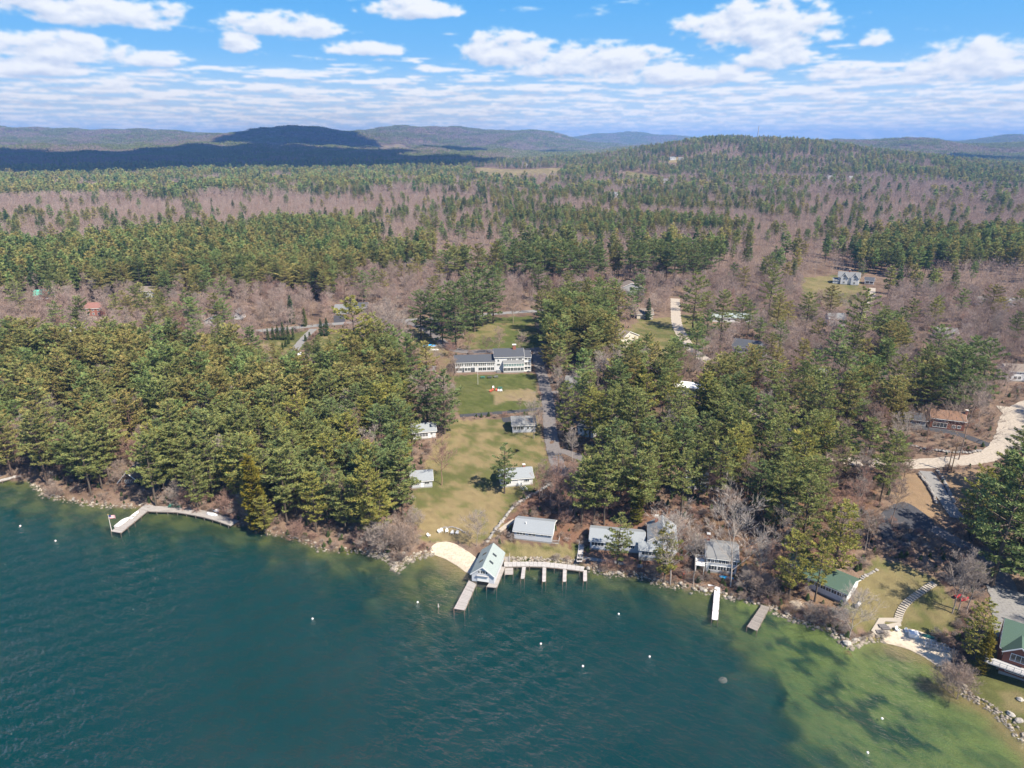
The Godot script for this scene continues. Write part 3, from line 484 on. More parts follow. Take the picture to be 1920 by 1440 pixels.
func make_water() -> void:
	# the surface: a fine sheet of small waves
	var step := 1.6
	var x0 := -420.0
	var nx := 410
	var nz := 190
	var v := PackedVector3Array()
	var uv := PackedVector2Array()
	var noise := FastNoiseLite.new()
	noise.seed = 21
	noise.frequency = 0.05
	for j in nz:
		for i in nx:
			var x := x0 + i * step
			var z := 45.0 - j * step
			v.append(Vector3(x, 0.035 * sin(x * 0.55 + z * 0.95 + 2.5 * noise.get_noise_2d(x, z)) + 0.02 * sin(x * 1.1 - z * 1.35 + 3.0 * noise.get_noise_2d(z, x)), z))
			uv.append(Vector2(x * 0.86 + z * 0.5, z * 0.86 - x * 0.5))
	var n := PackedVector3Array()
	n.resize(v.size())
	for j in nz:
		for i in nx:
			var k := j * nx + i
			var dx := v[mini(k + 1, v.size() - 1)] - v[maxi(k - 1, 0)] if i > 0 and i < nx - 1 else Vector3.RIGHT
			var dz := v[k + nx] - v[k - nx] if j > 0 and j < nz - 1 else Vector3.FORWARD
			n[k] = dx.cross(dz).normalized()
	var f := PackedInt32Array()
	for j in nz - 1:
		for i in nx - 1:
			var k := j * nx + i
			f.append_array([k, k + nx, k + 1, k + 1, k + nx, k + nx + 1])
	var a := []
	a.resize(Mesh.ARRAY_MAX)
	a[Mesh.ARRAY_VERTEX] = v
	a[Mesh.ARRAY_NORMAL] = n
	a[Mesh.ARRAY_TEX_UV] = uv
	a[Mesh.ARRAY_INDEX] = f
	var m := ArrayMesh.new()
	m.add_surface_from_arrays(Mesh.PRIMITIVE_TRIANGLES, a)
	var fn := FastNoiseLite.new()
	fn.seed = 8
	fn.frequency = 0.022
	fn.fractal_octaves = 4
	fn.fractal_gain = 0.62
	var im := fn.get_seamless_image(1024, 1024)
	im.convert(Image.FORMAT_RGBA8)
	im.bump_map_to_normal_map(28.0)
	var w := StandardMaterial3D.new()
	w.resource_name = "lake_surface"
	w.transparency = BaseMaterial3D.TRANSPARENCY_ALPHA
	w.albedo_color = Color(0.05, 0.22, 0.24, 0.03)
	w.roughness = 0.06
	w.metallic_specular = 0.34
	w.normal_enabled = true
	w.normal_texture = ImageTexture.create_from_image(im)
	w.normal_scale = 1.0
	w.uv1_scale = Vector3(1.0 / 62.0, 1.0 / 27.0, 1.0)
	struct("water", m, w)
	# the body of the lake: dim blue-green water that hides the bed with depth
	var b := FogVolume.new()
	b.name = "lake_depth"
	b.shape = RenderingServer.FOG_VOLUME_SHAPE_BOX
	b.size = Vector3(660.0, 30.0, 310.0)
	b.position = Vector3(-90.0, -15.06, -110.0)
	var fm := FogMaterial.new()
	fm.albedo = lin(0.002, 0.150, 0.160)
	fm.density = 0.20
	b.material = fm
	b.set_meta("kind", "structure")
	add_child(b)

# ---------------------------------------------------------------- trees
func profile(t: float, kind: int) -> float:
	match kind:
		1: return pow(1.0 - t, 0.75) * (0.55 + 0.45 * smoothstep(0.0, 0.12, t)) + 0.03   # spruce, hemlock
		2: return (0.62 + 0.38 * sin(t * 2.6)) * sqrt(maxf(1.0 - t, 0.0)) + 0.04          # cedar
		_: return (0.58 + 0.42 * smoothstep(0.0, 0.35, t)) * pow(maxf(1.0 - t * t * t * 0.90, 0.03), 0.8) # white pine

func make_pine(seed_: int, tall: float, reach: float, first: float, kind: int, whorls: int, size: float, tone: Color, thin := 1.0) -> Array:
	var r := RandomNumberGenerator.new()
	r.seed = seed_
	var wood := MB.new()
	var leaf := MB.new()
	wood.col = Color(0.105, 0.085, 0.068)
	var lean := Vector3(r.randf_range(-0.02, 0.02), 0.0, r.randf_range(-0.02, 0.02))
	var base := tall * 0.0135 + 0.06
	var rings := 7
	for i in rings:
		var a := float(i) / rings
		var b := float(i + 1) / rings
		wood.tube(Vector3(lean.x * a * a, a, lean.z * a * a) * tall - (Vector3.UP * 0.5 if i == 0 else Vector3.ZERO), Vector3(lean.x * b * b, b, lean.z * b * b) * tall, base * (1.0 - a * 0.93), base * (1.0 - b * 0.93), 6)
	var turn := r.randf() * TAU
	for k in whorls:
		var t := float(k) / (whorls - 1)
		var y := lerpf(first, 0.985, t) * tall
		var arms := (5 if kind == 0 else 6) if t < 0.85 else 4
		for j in arms:
			if r.randf() > thin: continue
			turn += TAU / arms + r.randf_range(-0.35, 0.35)
			var length := reach * profile(t, kind) * r.randf_range(0.55, 1.18)
			if length < 0.3: length = 0.3
			var rise := lerpf(-0.05, 0.75, t * t) + r.randf_range(-0.12, 0.16)
			if kind == 1: rise = lerpf(-0.30, 0.3, t) + r.randf_range(-0.08, 0.08)
			if kind == 2: rise = lerpf(0.5, 1.3, t)
			var out := Vector3(cos(turn), 0.0, sin(turn))
			var side := Vector3(-out.z, 0.0, out.x)
			var o := Vector3(lean.x * t * t * tall, y + r.randf_range(-0.5, 0.5) * tall / whorls * 0.6, lean.z * t * t * tall)
			var tip := o + out * length + Vector3.UP * rise * length
			wood.tube(o, tip, 0.022 * length + 0.02, 0.01, 3)
			var tint := r.randf_range(0.78, 1.22)
			var count := int((6.0 + length * 7.0) / size * (1.0 if kind == 0 else 1.1))
			for q in count:
				var s := 1.0 - 0.72 * pow(r.randf(), 1.35)
				var spread := length * 0.30 * (1.15 - 0.75 * s) + 0.25
				var p := o.lerp(tip, s) + side * r.randf_range(-1.0, 1.0) * spread + Vector3.UP * (r.randf_range(-0.14, 0.24) * size + s * s * 0.10 * length)
				var tt := tint * r.randf_range(0.78, 1.22)
				leaf.col = Color(tone.r * tt * r.randf_range(0.88, 1.18), tone.g * tt, tone.b * tt)
				for b in 4:
					var d := (out * r.randf_range(-0.1, 1.0) + side * r.randf_range(-0.9, 0.9) + Vector3.UP * r.randf_range(-0.10, 0.60)).normalized()
					var x := d.cross(Vector3(r.randf_range(-1, 1), r.randf_range(-1, 1), r.randf_range(-1, 1))).normalized()
					var l := r.randf_range(0.45, 0.85) * size
					leaf.tri(p - x * l * 0.19, p + d * l, p + x * l * 0.19)
	return [wood.mesh(), leaf.mesh()]

func grow(mb: MB, r: RandomNumberGenerator, a: Vector3, d: Vector3, length: float, rad: float, level: int, last: int, kids: int, twig: float) -> void:
	var mid := a + d * length * 0.5 + Vector3(r.randf_range(-1, 1), r.randf_range(-0.3, 0.6), r.randf_range(-1, 1)) * length * 0.07
	var b := mid + (d + Vector3.UP * 0.10).normalized() * length * 0.5
	if level < last:
		mb.tube(a, mid, rad, rad * 0.8, 4 if level < 1 else 3)
		mb.tube(mid, b, rad * 0.8, rad * 0.5, 4 if level < 1 else 3)
	else:
		var x := d.cross(Vector3(r.randf_range(-1, 1), r.randf_range(-1, 1), r.randf_range(-1, 1))).normalized() * twig
		mb.tri(a - x, b, a + x)
		return
	var n := kids + r.randi_range(-1, 1)
	for i in n:
		var s := r.randf_range(0.30, 1.0)
		var p := a.lerp(mid, s * 2.0) if s < 0.5 else mid.lerp(b, s * 2.0 - 1.0)
		var e := (d * r.randf_range(0.5, 1.0) + Vector3(r.randf_range(-1, 1), r.randf_range(-0.25, 0.7), r.randf_range(-1, 1)) * 0.85).normalized()
		grow(mb, r, p, e, length * r.randf_range(0.42, 0.68), rad * 0.45, level + 1, last, kids, twig)

func make_bare(seed_: int, tall: float, spread: float, limbs: int, kids: int, twig: float, first := 0.3, levels := 3) -> Array:
	var r := RandomNumberGenerator.new()
	r.seed = seed_
	var wood := MB.new()
	var crown := MB.new()
	var base := tall * 0.0085 + 0.03
	var p := Vector3(0, -0.5, 0)
	var bend := Vector3(r.randf_range(-0.05, 0.05), 0, r.randf_range(-0.05, 0.05))
	var rings := 6
	var spine := [p]
	for i in rings:
		var t := float(i + 1) / rings
		var q := Vector3(bend.x * t * tall + r.randf_range(-0.2, 0.2), t * tall * 0.86, bend.z * t * tall + r.randf_range(-0.2, 0.2))
		wood.tube(p, q, base * (1.0 - 0.15 * i), base * (1.0 - 0.15 * (i + 1)), 6)
		p = q
		spine.append(q)
	var turn := r.randf() * TAU
	for k in limbs:
		var t := lerpf(first, 0.98, pow(float(k) / limbs, 0.9))
		var f := t * rings
		var i := mini(int(f), rings - 1)
		var o: Vector3 = spine[i].lerp(spine[i + 1], f - i)
		turn += 2.4 + r.randf_range(-0.4, 0.4)
		var up := lerpf(0.55, 1.5, t)
		var d := Vector3(cos(turn), up, sin(turn)).normalized()
		var length := spread * lerpf(1.0, 0.55, t) * r.randf_range(0.7, 1.15)
		grow(crown, r, o, d, length, base * (1.0 - t * 0.75) * 0.55, 1, levels, kids, twig)
	return [wood.mesh(), crown.mesh()]

# ---------------------------------------------------------------- woods
func joined(pair: Array) -> ArrayMesh:
	var mb := MB.new()
	for m in pair:
		var a: Array = m.surface_get_arrays(0)
		mb.v.append_array(a[Mesh.ARRAY_VERTEX]); mb.n.append_array(a[Mesh.ARRAY_NORMAL]); mb.c.append_array(a[Mesh.ARRAY_COLOR])
	return mb.mesh()

func foliage_mat(key: String, tint: Color) -> StandardMaterial3D:
	var m := mat(key, Color(tint.r, tint.g, tint.b).linear_to_srgb(), 0.7)
	m.vertex_color_use_as_albedo = true
	m.metallic_specular = 0.2
	m.backlight_enabled = true
	m.backlight = Color(0.75, 0.75, 0.6)
	return m

func bark_mat(key: String, tint: Color) -> StandardMaterial3D:
	var m := mat(key, Color(tint.r, tint.g, tint.b).linear_to_srgb(), 0.9)
	m.vertex_color_use_as_albedo = true
	m.metallic_specular = 0.15
	return m

const PINE_TONE := Color(0.205, 0.232, 0.085)
const SPRUCE_TONE := Color(0.105, 0.150, 0.060)
const CEDAR_TONE := Color(0.140, 0.140, 0.030)
const BARE_TONES := [Color(0.27, 0.21, 0.175), Color(0.30, 0.255, 0.225), Color(0.28, 0.18, 0.145), Color(0.24, 0.175, 0.14), Color(0.36, 0.315, 0.28)]

func make_kinds() -> void:
	for i in 6: pine_kinds.append(make_pine(100 + i, 23.0, [6.2, 5.4, 6.8, 5.7, 5.2, 6.5][i], [0.24, 0.32, 0.18, 0.36, 0.24, 0.15][i], 0, 11, 1.0, PINE_TONE, [0.9, 0.8, 0.92, 0.75, 0.85, 0.95][i]))
	pine_kinds.append(make_pine(120, 18.0, 3.4, 0.06, 1, 17, 0.9, SPRUCE_TONE))         # 6 spruce
	pine_kinds.append(make_pine(121, 15.0, 2.3, 0.03, 2, 16, 0.8, CEDAR_TONE))          # 7 cedar
	pine_kinds.append(make_pine(122, 20.0, 4.4, 0.2, 0, 12, 0.9, PINE_TONE, 0.72))      # 8 thin pine
	pine_kinds.append(make_pine(123, 5.0, 1.4, 0.05, 1, 10, 0.6, SPRUCE_TONE))          # 9 young spruce
	for i in 5: bare_kinds.append(make_bare(200 + i, [17.0, 15.0, 19.0, 14.0, 16.0][i], [5.2, 5.6, 4.8, 6.0, 4.4][i], [13, 12, 14, 13, 12][i], 7, 0.020, [0.32, 0.28, 0.4, 0.22, 0.45][i], 4))
	bare_kinds.append(make_bare(220, 4.5, 3.0, 16, 7, 0.014, 0.04, 4))                  # 5 shrub
	bare_kinds.append(make_bare(221, 22.0, 9.5, 11, 6, 0.03, 0.22, 4))                  # 6 wide old tree

var pine_count := 0
var bare_count := 0
func pine_tree(p: Vector3, kind: int, scale_: float, label: String, group: String, tone := 0, called := "pine_tree") -> void:
	var t := thing(called, label, "tree", p, rng.randf() * TAU, group)
	var s := scale_
	part("trunk", pine_kinds[kind][0], bark_mat("pine_bark", Color(1, 1, 1)), t)
	var tones := [["pine_needles", Color(1.0, 1.0, 1.0)], ["pine_needles_dark", Color(0.76, 0.88, 1.0)], ["pine_needles_yellow", Color(1.25, 1.10, 0.85)]]
	part("crown", pine_kinds[kind][1], foliage_mat(tones[tone][0], tones[tone][1]), t)
	for c in t.get_children(): c.scale = Vector3(s * rng.randf_range(0.9, 1.12), s, s * rng.randf_range(0.9, 1.12)) if kind < 6 else Vector3(s, s, s)
	var k: Vector3 = t.get_child(0).scale
	t.get_child(1).scale = k
	pine_count += 1

func bare_tree(p: Vector3, kind: int, scale_: float, label: String, group: String, tone: int, called := "bare_tree") -> void:
	var t := thing(called, label, "shrub" if called.contains("shrub") else "tree", p, rng.randf() * TAU, group)
	var m := bark_mat("bare_wood_%s" % ["grey_brown", "grey", "red_brown", "brown", "pale"][tone], BARE_TONES[tone])
	part("trunk", bare_kinds[kind][0], m, t).scale = Vector3.ONE * scale_
	part("crown", bare_kinds[kind][1], m, t).scale = Vector3.ONE * scale_
	bare_count += 1

func free_spot(p: Vector2) -> bool:
	for k in CLEAR:
		if p.x > k[0] and p.x < k[1] and p.y > k[2] and p.y < k[3] and Geometry2D.is_point_in_polygon(p, k[4]): return false
	for k in taken:
		if absf(p.x - k.x) < k.z and absf(p.y - k.y) < k.z: return false
	return true

func tree_label(e: Array, look: String, place: String) -> String:
	var z: Array = e[2]
	var size := "tall" if e[4] > z[7] * 1.05 else ("short" if e[4] < z[7] * 0.88 else "middling")
	if z[4] == null: return "%s %s in %s, %s" % [size, look, place, "on the left" if e[0].x < -60.0 else ("on the right" if e[0].x > 60.0 else "in the middle")]
	var u: float = (e[0].x - z[0]) / (z[1] - z[0])
	var w: float = (e[0].y - z[2]) / (z[3] - z[2])
	return "%s %s, %s %s of %s" % [size, look, "back" if w < 0.34 else ("central" if w < 0.67 else "front"), ["far left", "left", "middle", "right", "far right"][clampi(int(u * 5.0), 0, 4)], place]

func plant_woods() -> void:
	var near_pine := []
	var near_bare := []
	var mid_pine := []
	var mid_bare := []
	var far := []
	var noise := FastNoiseLite.new()
	noise.seed = 77
	noise.frequency = 0.006
	noise.fractal_octaves = 3
	var z := -128.0
	while z > -3300.0:
		var dist := -z
		var cell := 5.6 if dist < 380.0 else (6.6 if dist < 900.0 else 6.6 + (dist - 900.0) * 0.0042)
		var half := 0.80 * dist + 30.0
		var x := -half
		while x < half:
			var p := Vector2(x + rng.randf_range(-0.46, 0.46) * cell, z + rng.randf_range(-0.46, 0.46) * cell)
			x += cell
			var zone: Array = WILD
			var q := p # the edges of the far stands are ragged
			if dist > 430.0: q += Vector2(noise.get_noise_2d(p.x * 1.7, p.y * 1.7 + 300.0), noise.get_noise_2d(p.x * 1.7 + 700.0, p.y * 1.7)) * minf(190.0, dist * 0.17)
			for k in GROVES:
				if q.x > k[0] and q.x < k[1] and q.y > k[2] and q.y < k[3] and Geometry2D.is_point_in_polygon(q, k[4]):
					zone = k
					break
			if rng.randf() > zone[6]: continue
			if dist < 700.0 and not Geometry2D.is_point_in_polygon(p, LAND): continue
			if not free_spot(p): continue
			if dist < 330.0 and shore_distance(p.x, p.y) < 0.8: continue
			var n := noise.get_noise_2d(p.x, p.y)
			var chance: float = zone[5] * (1.0 + n * (2.2 if zone[5] < 0.6 else 0.3))
			var pine := rng.randf() < chance
			var e := [p, ground(p.x, p.y), zone, rng.randi(), zone[7] * rng.randf_range(0.78, 1.16), n]
			if pine: near_pine.append(e)
			else: near_bare.append(e)
		z -= cell
	# the individuals: those that stand nearest to the view
	var nearer := func(a, b): return (a[0] as Vector2).length_squared() < (b[0] as Vector2).length_squared()
	near_pine.sort_custom(nearer)
	near_bare.sort_custom(nearer)
	var room := maxi(0, 292 - pine_count)
	for i in mini(room, near_pine.size()):
		var e: Array = near_pine[i]
		var k: int = e[3] % 6
		var tone: int = [0, 0, 1, 2][(e[3] / 7) % 4]
		pine_tree(Vector3(e[0].x, e[1], e[0].y), k, e[4] * 0.94, tree_label(e, ["mid-green", "dark green", "yellowish"][tone] + " pine", e[2][8]), e[2][10], tone)
	near_pine = near_pine.slice(room)
	room = maxi(0, 292 - bare_count)
	for i in mini(room, near_bare.size()):
		var e: Array = near_bare[i]
		var tone: int = (e[3] / 5) % 5
		bare_tree(Vector3(e[0].x, e[1], e[0].y), e[3] % 5, e[4] * 0.9, tree_label(e, ["grey-brown", "grey", "reddish", "brown", "pale"][tone] + " bare tree", e[2][9]), e[2][11], tone)
	near_bare = near_bare.slice(room)
	# the rest of the woods reads as one mass
	var pm := foliage_mat("forest_needles", Color.WHITE)
	var bm := bark_mat("forest_twigs", Color.WHITE)
	for lod in 3:
		var lo: float = [0.0, 520.0, 1300.0][lod]
		var hi: float = [520.0, 1300.0, 1e9][lod]
		for kind in 4:
			var where := []
			var tints := []
			for e in near_pine:
				if e[3] % 4 != kind: continue
				var d: float = e[0].length()
				if d < lo or d >= hi: continue
				var s: float = e[4] * (1.0 if lod < 2 else 1.18)
				where.append(Transform3D(Basis(Vector3.UP, e[3] % 628 * 0.01).scaled(Vector3(s, s, s)), Vector3(e[0].x, e[1], e[0].y)))
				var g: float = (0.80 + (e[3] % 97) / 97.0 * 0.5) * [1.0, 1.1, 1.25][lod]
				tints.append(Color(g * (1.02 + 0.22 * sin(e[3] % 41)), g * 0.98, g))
			var m: ArrayMesh
			match lod:
				0: m = joined(pine_kinds[kind])
				1: m = joined(make_pine(300 + kind, 21.0, 4.2, 0.30, 0 if kind < 3 else 1, 9, 1.7, PINE_TONE if kind < 3 else SPRUCE_TONE))
				2: m = joined(make_pine(320 + kind, 20.0, 4.0, 0.20, 0 if kind < 3 else 1, 6, 3.4, PINE_TONE if kind < 3 else SPRUCE_TONE))
			forest("pine_wood", "mass of green pines in the woods beyond the camp", m, pm, where, tints)
			where = []
			tints = []
			for e in near_bare:
				if e[3] % 4 != kind: continue
				var d: float = e[0].length()
				if d < lo or d >= hi: continue
				var s: float = e[4] * (0.9 if lod < 2 else 1.1)
				where.append(Transform3D(Basis(Vector3.UP, e[3] % 628 * 0.01).scaled(Vector3(s, s, s)), Vector3(e[0].x, e[1], e[0].y)))
				var t: Color = BARE_TONES[[0, 2, 0, 3, 1, 0, 2, 4][(e[3] / 4) % 8]]
				if (e[3] / 3) % 8 != 0: t = t.lerp(Color(0.33, 0.255, 0.228), 0.6)
				tints.append(t * (0.85 + 0.3 * ((e[3] % 53) / 53.0)))
			match lod:
				0: m = joined(bare_kinds[kind])
				1: m = joined(make_bare(340 + kind, 16.0, 5.4, 10, 5, 0.060, 0.3, 3))
				2: m = joined(make_bare(360 + kind, 15.0, 6.0, 9, 4, 0.16, 0.25, 3))
			forest("bare_wood", "mass of bare grey brown trees in the woods beyond the camp", m, bm, where, tints)
	print("pines left ", near_pine.size(), " bare left ", near_bare.size())

func clump(seed_: int, pine: float, wide: float, count: int) -> ArrayMesh:
	var r := RandomNumberGenerator.new()
	r.seed = seed_
	var mb := MB.new()
	for i in count:
		var a := r.randf() * TAU
		var o := Vector3(cos(a), 0, sin(a)) * sqrt(r.randf()) * wide
		var is_pine := r.randf() < pine
		var tall := r.randf_range(14.0, 20.0) if is_pine else r.randf_range(11.0, 15.0)
		var g := r.randf_range(0.75, 1.25)
		mb.col = PINE_TONE * g if is_pine else Color(0.33, 0.26, 0.235) * g
		for k in 16:
			var t := r.randf_range(0.25, 1.0)
			var reach := (4.4 * (1.0 - t) + 1.2) if is_pine else 4.2 * sqrt(1.05 - t)
			var d := Vector3(r.randf_range(-1, 1), r.randf_range(-0.3, 0.5), r.randf_range(-1, 1)).normalized()
			var p := o + Vector3(0, t * tall, 0) + d * reach * 0.5
			var x := d.cross(Vector3(r.randf_range(-1, 1), r.randf_range(-1, 1), r.randf_range(-1, 1))).normalized()
			var l := 3.0 if is_pine else 2.4
			mb.tri(p - x * l * 0.5, p + d * l, p + x * l * 0.5)
	return mb.mesh()

func plant_hills() -> void:
	var m := foliage_mat("hill_forest", Color.WHITE)
	var noise := FastNoiseLite.new()
	noise.seed = 31
	noise.frequency = 0.0016
	noise.fractal_octaves = 4
	var spots := [[], [], []]
	var z := -3200.0
	while z > -12000.0:
		var cell := 36.0 + (-3200.0 - z) * 0.004
		var half := 0.82 * -z
		var x := -half
		while x < half:
			var p := Vector2(x + rng.randf_range(-0.5, 0.5) * cell, z + rng.randf_range(-0.5, 0.5) * cell)
			x += cell
			if not free_spot(p): continue
			var n := noise.get_noise_2d(p.x, p.y * 1.6) + rng.randf_range(-0.22, 0.22)
			var k := 0 if n > 0.12 else (1 if n > -0.05 else 2)
			var s := cell / 36.0
			spots[k].append(Transform3D(Basis(Vector3.UP, rng.randf() * TAU).scaled(Vector3(s, 1.0 + (s - 1.0) * 0.5, s)), Vector3(p.x, ground(p.x, p.y), p.y)))
		z -= cell
	for k in 3:
		forest("hill_wood", ["pine wood covering the far hills", "mixed wood covering the far hills", "bare leafless wood covering the far hills"][k], clump(500 + k, [0.85, 0.45, 0.08][k], 24.0, 26), m, spots[k])
	print("hill clumps ", spots[0].size() + spots[1].size() + spots[2].size())

# heavy clouds overhead, out of view: their shadows lie on the far hills
func cloud_over(target: Vector3, rx: float, rz: float, seed_: int, label: String) -> void:
	var up := 1300.0
	var f := FastNoiseLite.new()
	f.seed = seed_
	f.frequency = 0.9
	f.fractal_octaves = 3
	var s := SphereMesh.new()
	s.radial_segments = 48
	s.rings = 24
	s.radius = 1.0
	s.height = 2.0
	var a := s.get_mesh_arrays()
	var v: PackedVector3Array = a[Mesh.ARRAY_VERTEX]
	for i in v.size():
		var k := 1.0 + 0.55 * f.get_noise_3dv(v[i] * 1.3)
		v[i] = Vector3(v[i].x * k * rx, v[i].y * k * (160.0 if v[i].y > 0.0 else 45.0), v[i].z * k * rz)
	a[Mesh.ARRAY_VERTEX] = v
	var m := ArrayMesh.new()
	m.add_surface_from_arrays(Mesh.PRIMITIVE_TRIANGLES, a)
	var c := mat("cloud", lin(0.85, 0.85, 0.86), 1.0)
	c.metallic_specular = 0.0
	single("cloud", m, c, label, "cloud", "clouds over the far hills", target + Vector3(0.636, 1.0, 0.564) * up)

# low brush, seedlings and dead stalks on the leaf litter of the near woods
func plant_brush() -> void:
	var where := [[], []]
	var tints := [[], []]
	var tries := 0
	while tries < 26000:
		tries += 1
		var z := -112.0 - 260.0 * pow(rng.randf(), 1.4)
		var x := rng.randf_range(-0.82, 0.82) * -z
		var p := Vector2(x, z)
		if not Geometry2D.is_point_in_polygon(p, LAND): continue
		var open := false
		for k in ZONES:
			if k[9] and x > k[0] and x < k[1] and z > k[2] and z < k[3] and Geometry2D.is_point_in_polygon(p, k[4]): open = true
		for k in built:
			if absf(x - k.x) < k.z and absf(z - k.y) < k.z: open = true
		if open: continue
		var k := 0 if rng.randf() < 0.86 else 1
		var s := (0.10 + 0.30 * pow(rng.randf(), 2.0)) if k == 0 else (0.12 + 0.25 * rng.randf())
		where[k].append(Transform3D(Basis(Vector3.UP, rng.randf() * TAU).scaled(Vector3(s * 1.3, s, s * 1.3)), on(x, z)))
		var t: Color = BARE_TONES[rng.randi() % 4] * rng.randf_range(0.7, 1.25) if k == 0 else Color(1, 1, 1) * rng.randf_range(0.8, 1.3)
		tints[k].append(t)
	forest("brush", "low brown brush on the leaf litter of the near woods", joined(bare_kinds[5]), bark_mat("forest_twigs", Color.WHITE), where[0], tints[0])
	forest("brush", "low evergreen seedlings in the near woods", joined(pine_kinds[9]), foliage_mat("forest_needles", Color.WHITE), where[1], tints[1])
	print("brush ", where[0].size(), " ", where[1].size())

func _ready() -> void:
	rng.seed = 4
	var t0 := Time.get_ticks_msec()
	# ---- camera, sky, sun, exposure
	var cam := Camera3D.new()
	cam.name = "camera"
	cam.position = Vector3(0, 110, 0)
	cam.rotation_degrees = Vector3(-19.688, 0, 0)
	cam.fov = 58.716
	cam.near = 1.0
	cam.far = 40000.0
	cam.current = true
	add_child(cam)
	var env := Environment.new()
	env.background_mode = Environment.BG_SKY
	var sky := Sky.new()
	var pano := PanoramaSkyMaterial.new()
	pano.panorama = make_sky()
	sky.sky_material = pano
	env.sky = sky
	env.background_energy_multiplier = 0.485
	env.tonemap_mode = Environment.TONE_MAPPER_LINEAR
	env.tonemap_exposure = 2.15
	env.sdfgi_enabled = true
	env.ssao_enabled = true
	env.ssil_enabled = true
	env.volumetric_fog_enabled = true
	env.volumetric_fog_density = 0.0
	env.fog_enabled = true
	env.fog_mode = Environment.FOG_MODE_EXPONENTIAL
	env.fog_density = 0.00009
	env.fog_light_color = Color(0.52, 0.72, 1.0)
	var we := WorldEnvironment.new()
	we.name = "environment"
	we.environment = env
	add_child(we)
	var sun := DirectionalLight3D.new()
	sun.name = "sun"
	sun.light_energy = 1.6
	sun.light_color = Color(1.0, 0.955, 0.88)
	sun.light_angular_distance = 0.5
	sun.shadow_enabled = true
	sun.look_at_from_position(Vector3(0.70, 1.10, 0.62), Vector3.ZERO)
	add_child(sun)
	print("sky ", Time.get_ticks_msec() - t0)
	# ---- the setting
	make_ground()
	print("ground ", Time.get_ticks_msec() - t0)
	make_water()
	print("water ", Time.get_ticks_msec() - t0)
	make_kinds()
	print("kinds ", Time.get_ticks_msec() - t0)
	build_camp()
	print("camp ", Time.get_ticks_msec() - t0)
	plant_marked_trees()
	plant_woods()
	print("woods ", Time.get_ticks_msec() - t0)
	plant_brush()
	plant_hills()
	cloud_over(Vector3(-1831.41, 30.00, -2982.60), 1700, 900, 0, "cloud whose shadow lies on the far left woods")
	cloud_over(Vector3(-1576.38, 30.00, -5373.55), 520, 700, 1, "cloud whose shadow lies on the rounded far hill")
	cloud_over(Vector3(-1328.53, 30.00, -3666.74), 800, 650, 2, "cloud whose shadow lies on the woods below the rounded far hill")
	cloud_over(Vector3(-216.59, 30.00, -4895.21), 700, 300, 3, "cloud whose shadow lies on the woods below the middle hills")
	cloud_over(Vector3(2020.93, 30.00, -3335.54), 800, 380, 4, "cloud whose shadow lies on the far right woods")
	print("hills ", Time.get_ticks_msec() - t0)

# ---------------------------------------------------------------- buildings
func wall_mat(key: String, c: Color) -> StandardMaterial3D:
	return mat("siding_" + key, lin(c.r, c.g, c.b), 0.75, siding_tex, 3.1)

func roof_mat(key: String, c: Color) -> StandardMaterial3D:
	return mat("roofing_" + key, lin(c.r, c.g, c.b), 0.9, roof_tex, 3.7)

var siding_tex: ImageTexture
var roof_tex: ImageTexture
var wood_tex: ImageTexture
var soft_tex: ImageTexture
var stone_tex: ImageTexture
var glass: StandardMaterial3D
var trim: StandardMaterial3D

func make_surfaces() -> void:
	siding_tex = grain(41, 0.03, 512, 0.80, 1.06)
	roof_tex = grain(42, 0.05, 512, 0.62, 1.25)
	stone_tex = grain(44, 0.03, 512, 0.55, 1.3)
	soft_tex = grain(45, 0.012, 512, 0.80, 1.14)
	wood_tex = grain(43, 0.03, 512, 0.68, 1.2)
	glass = mat("window_glass", lin(0.035, 0.045, 0.055), 0.06)
	glass.metallic_specular = 0.7
	trim = mat("white_trim", lin(0.70, 0.70, 0.695), 0.6)

# a window on a wall plane: centre c, right r, out n (unit), size; frame ring, panes set back in it
func window(root: Node3D, c: Vector3, r: Vector3, n: Vector3, w: float, h: float, cols := 2, frame: Material = null, pane: Material = null, thick := 0.09) -> void:
	var u := Vector3.UP
	var f := MB.new()
	var a := c - r * w * 0.5 - u * h * 0.5
	var e := thick
	for k in [[0.0, 0.0, w, e], [0.0, h - e, w, e], [0.0, e, e, h - 2.0 * e], [w - e, e, e, h - 2.0 * e]]:
		frame_bar(f, a + r * k[0] + u * k[1], r * k[2], u * k[3], n, 0.08)
	for i in range(1, cols):
		frame_bar(f, a + r * (w * i / cols - e * 0.35) + u * e, r * e * 0.7, u * (h - 2.0 * e), n, 0.06)
	var o := part("window", f, frame if frame else trim, root)
	var g := MB.new()
	var p := a + r * e * 0.5 + u * e * 0.5 + n * 0.025
	g.facing(p, p + u * (h - e), p + u * (h - e) + r * (w - e), p + r * (w - e), n)
	part("pane", g, pane if pane else glass, o)

func frame_bar(mb: MB, p: Vector3, r: Vector3, u: Vector3, n: Vector3, t: float) -> void:
	var q := n * t
	mb.hexa([p, p + r, p + r + q, p + q, p + u, p + r + u, p + r + u + q, p + u + q])

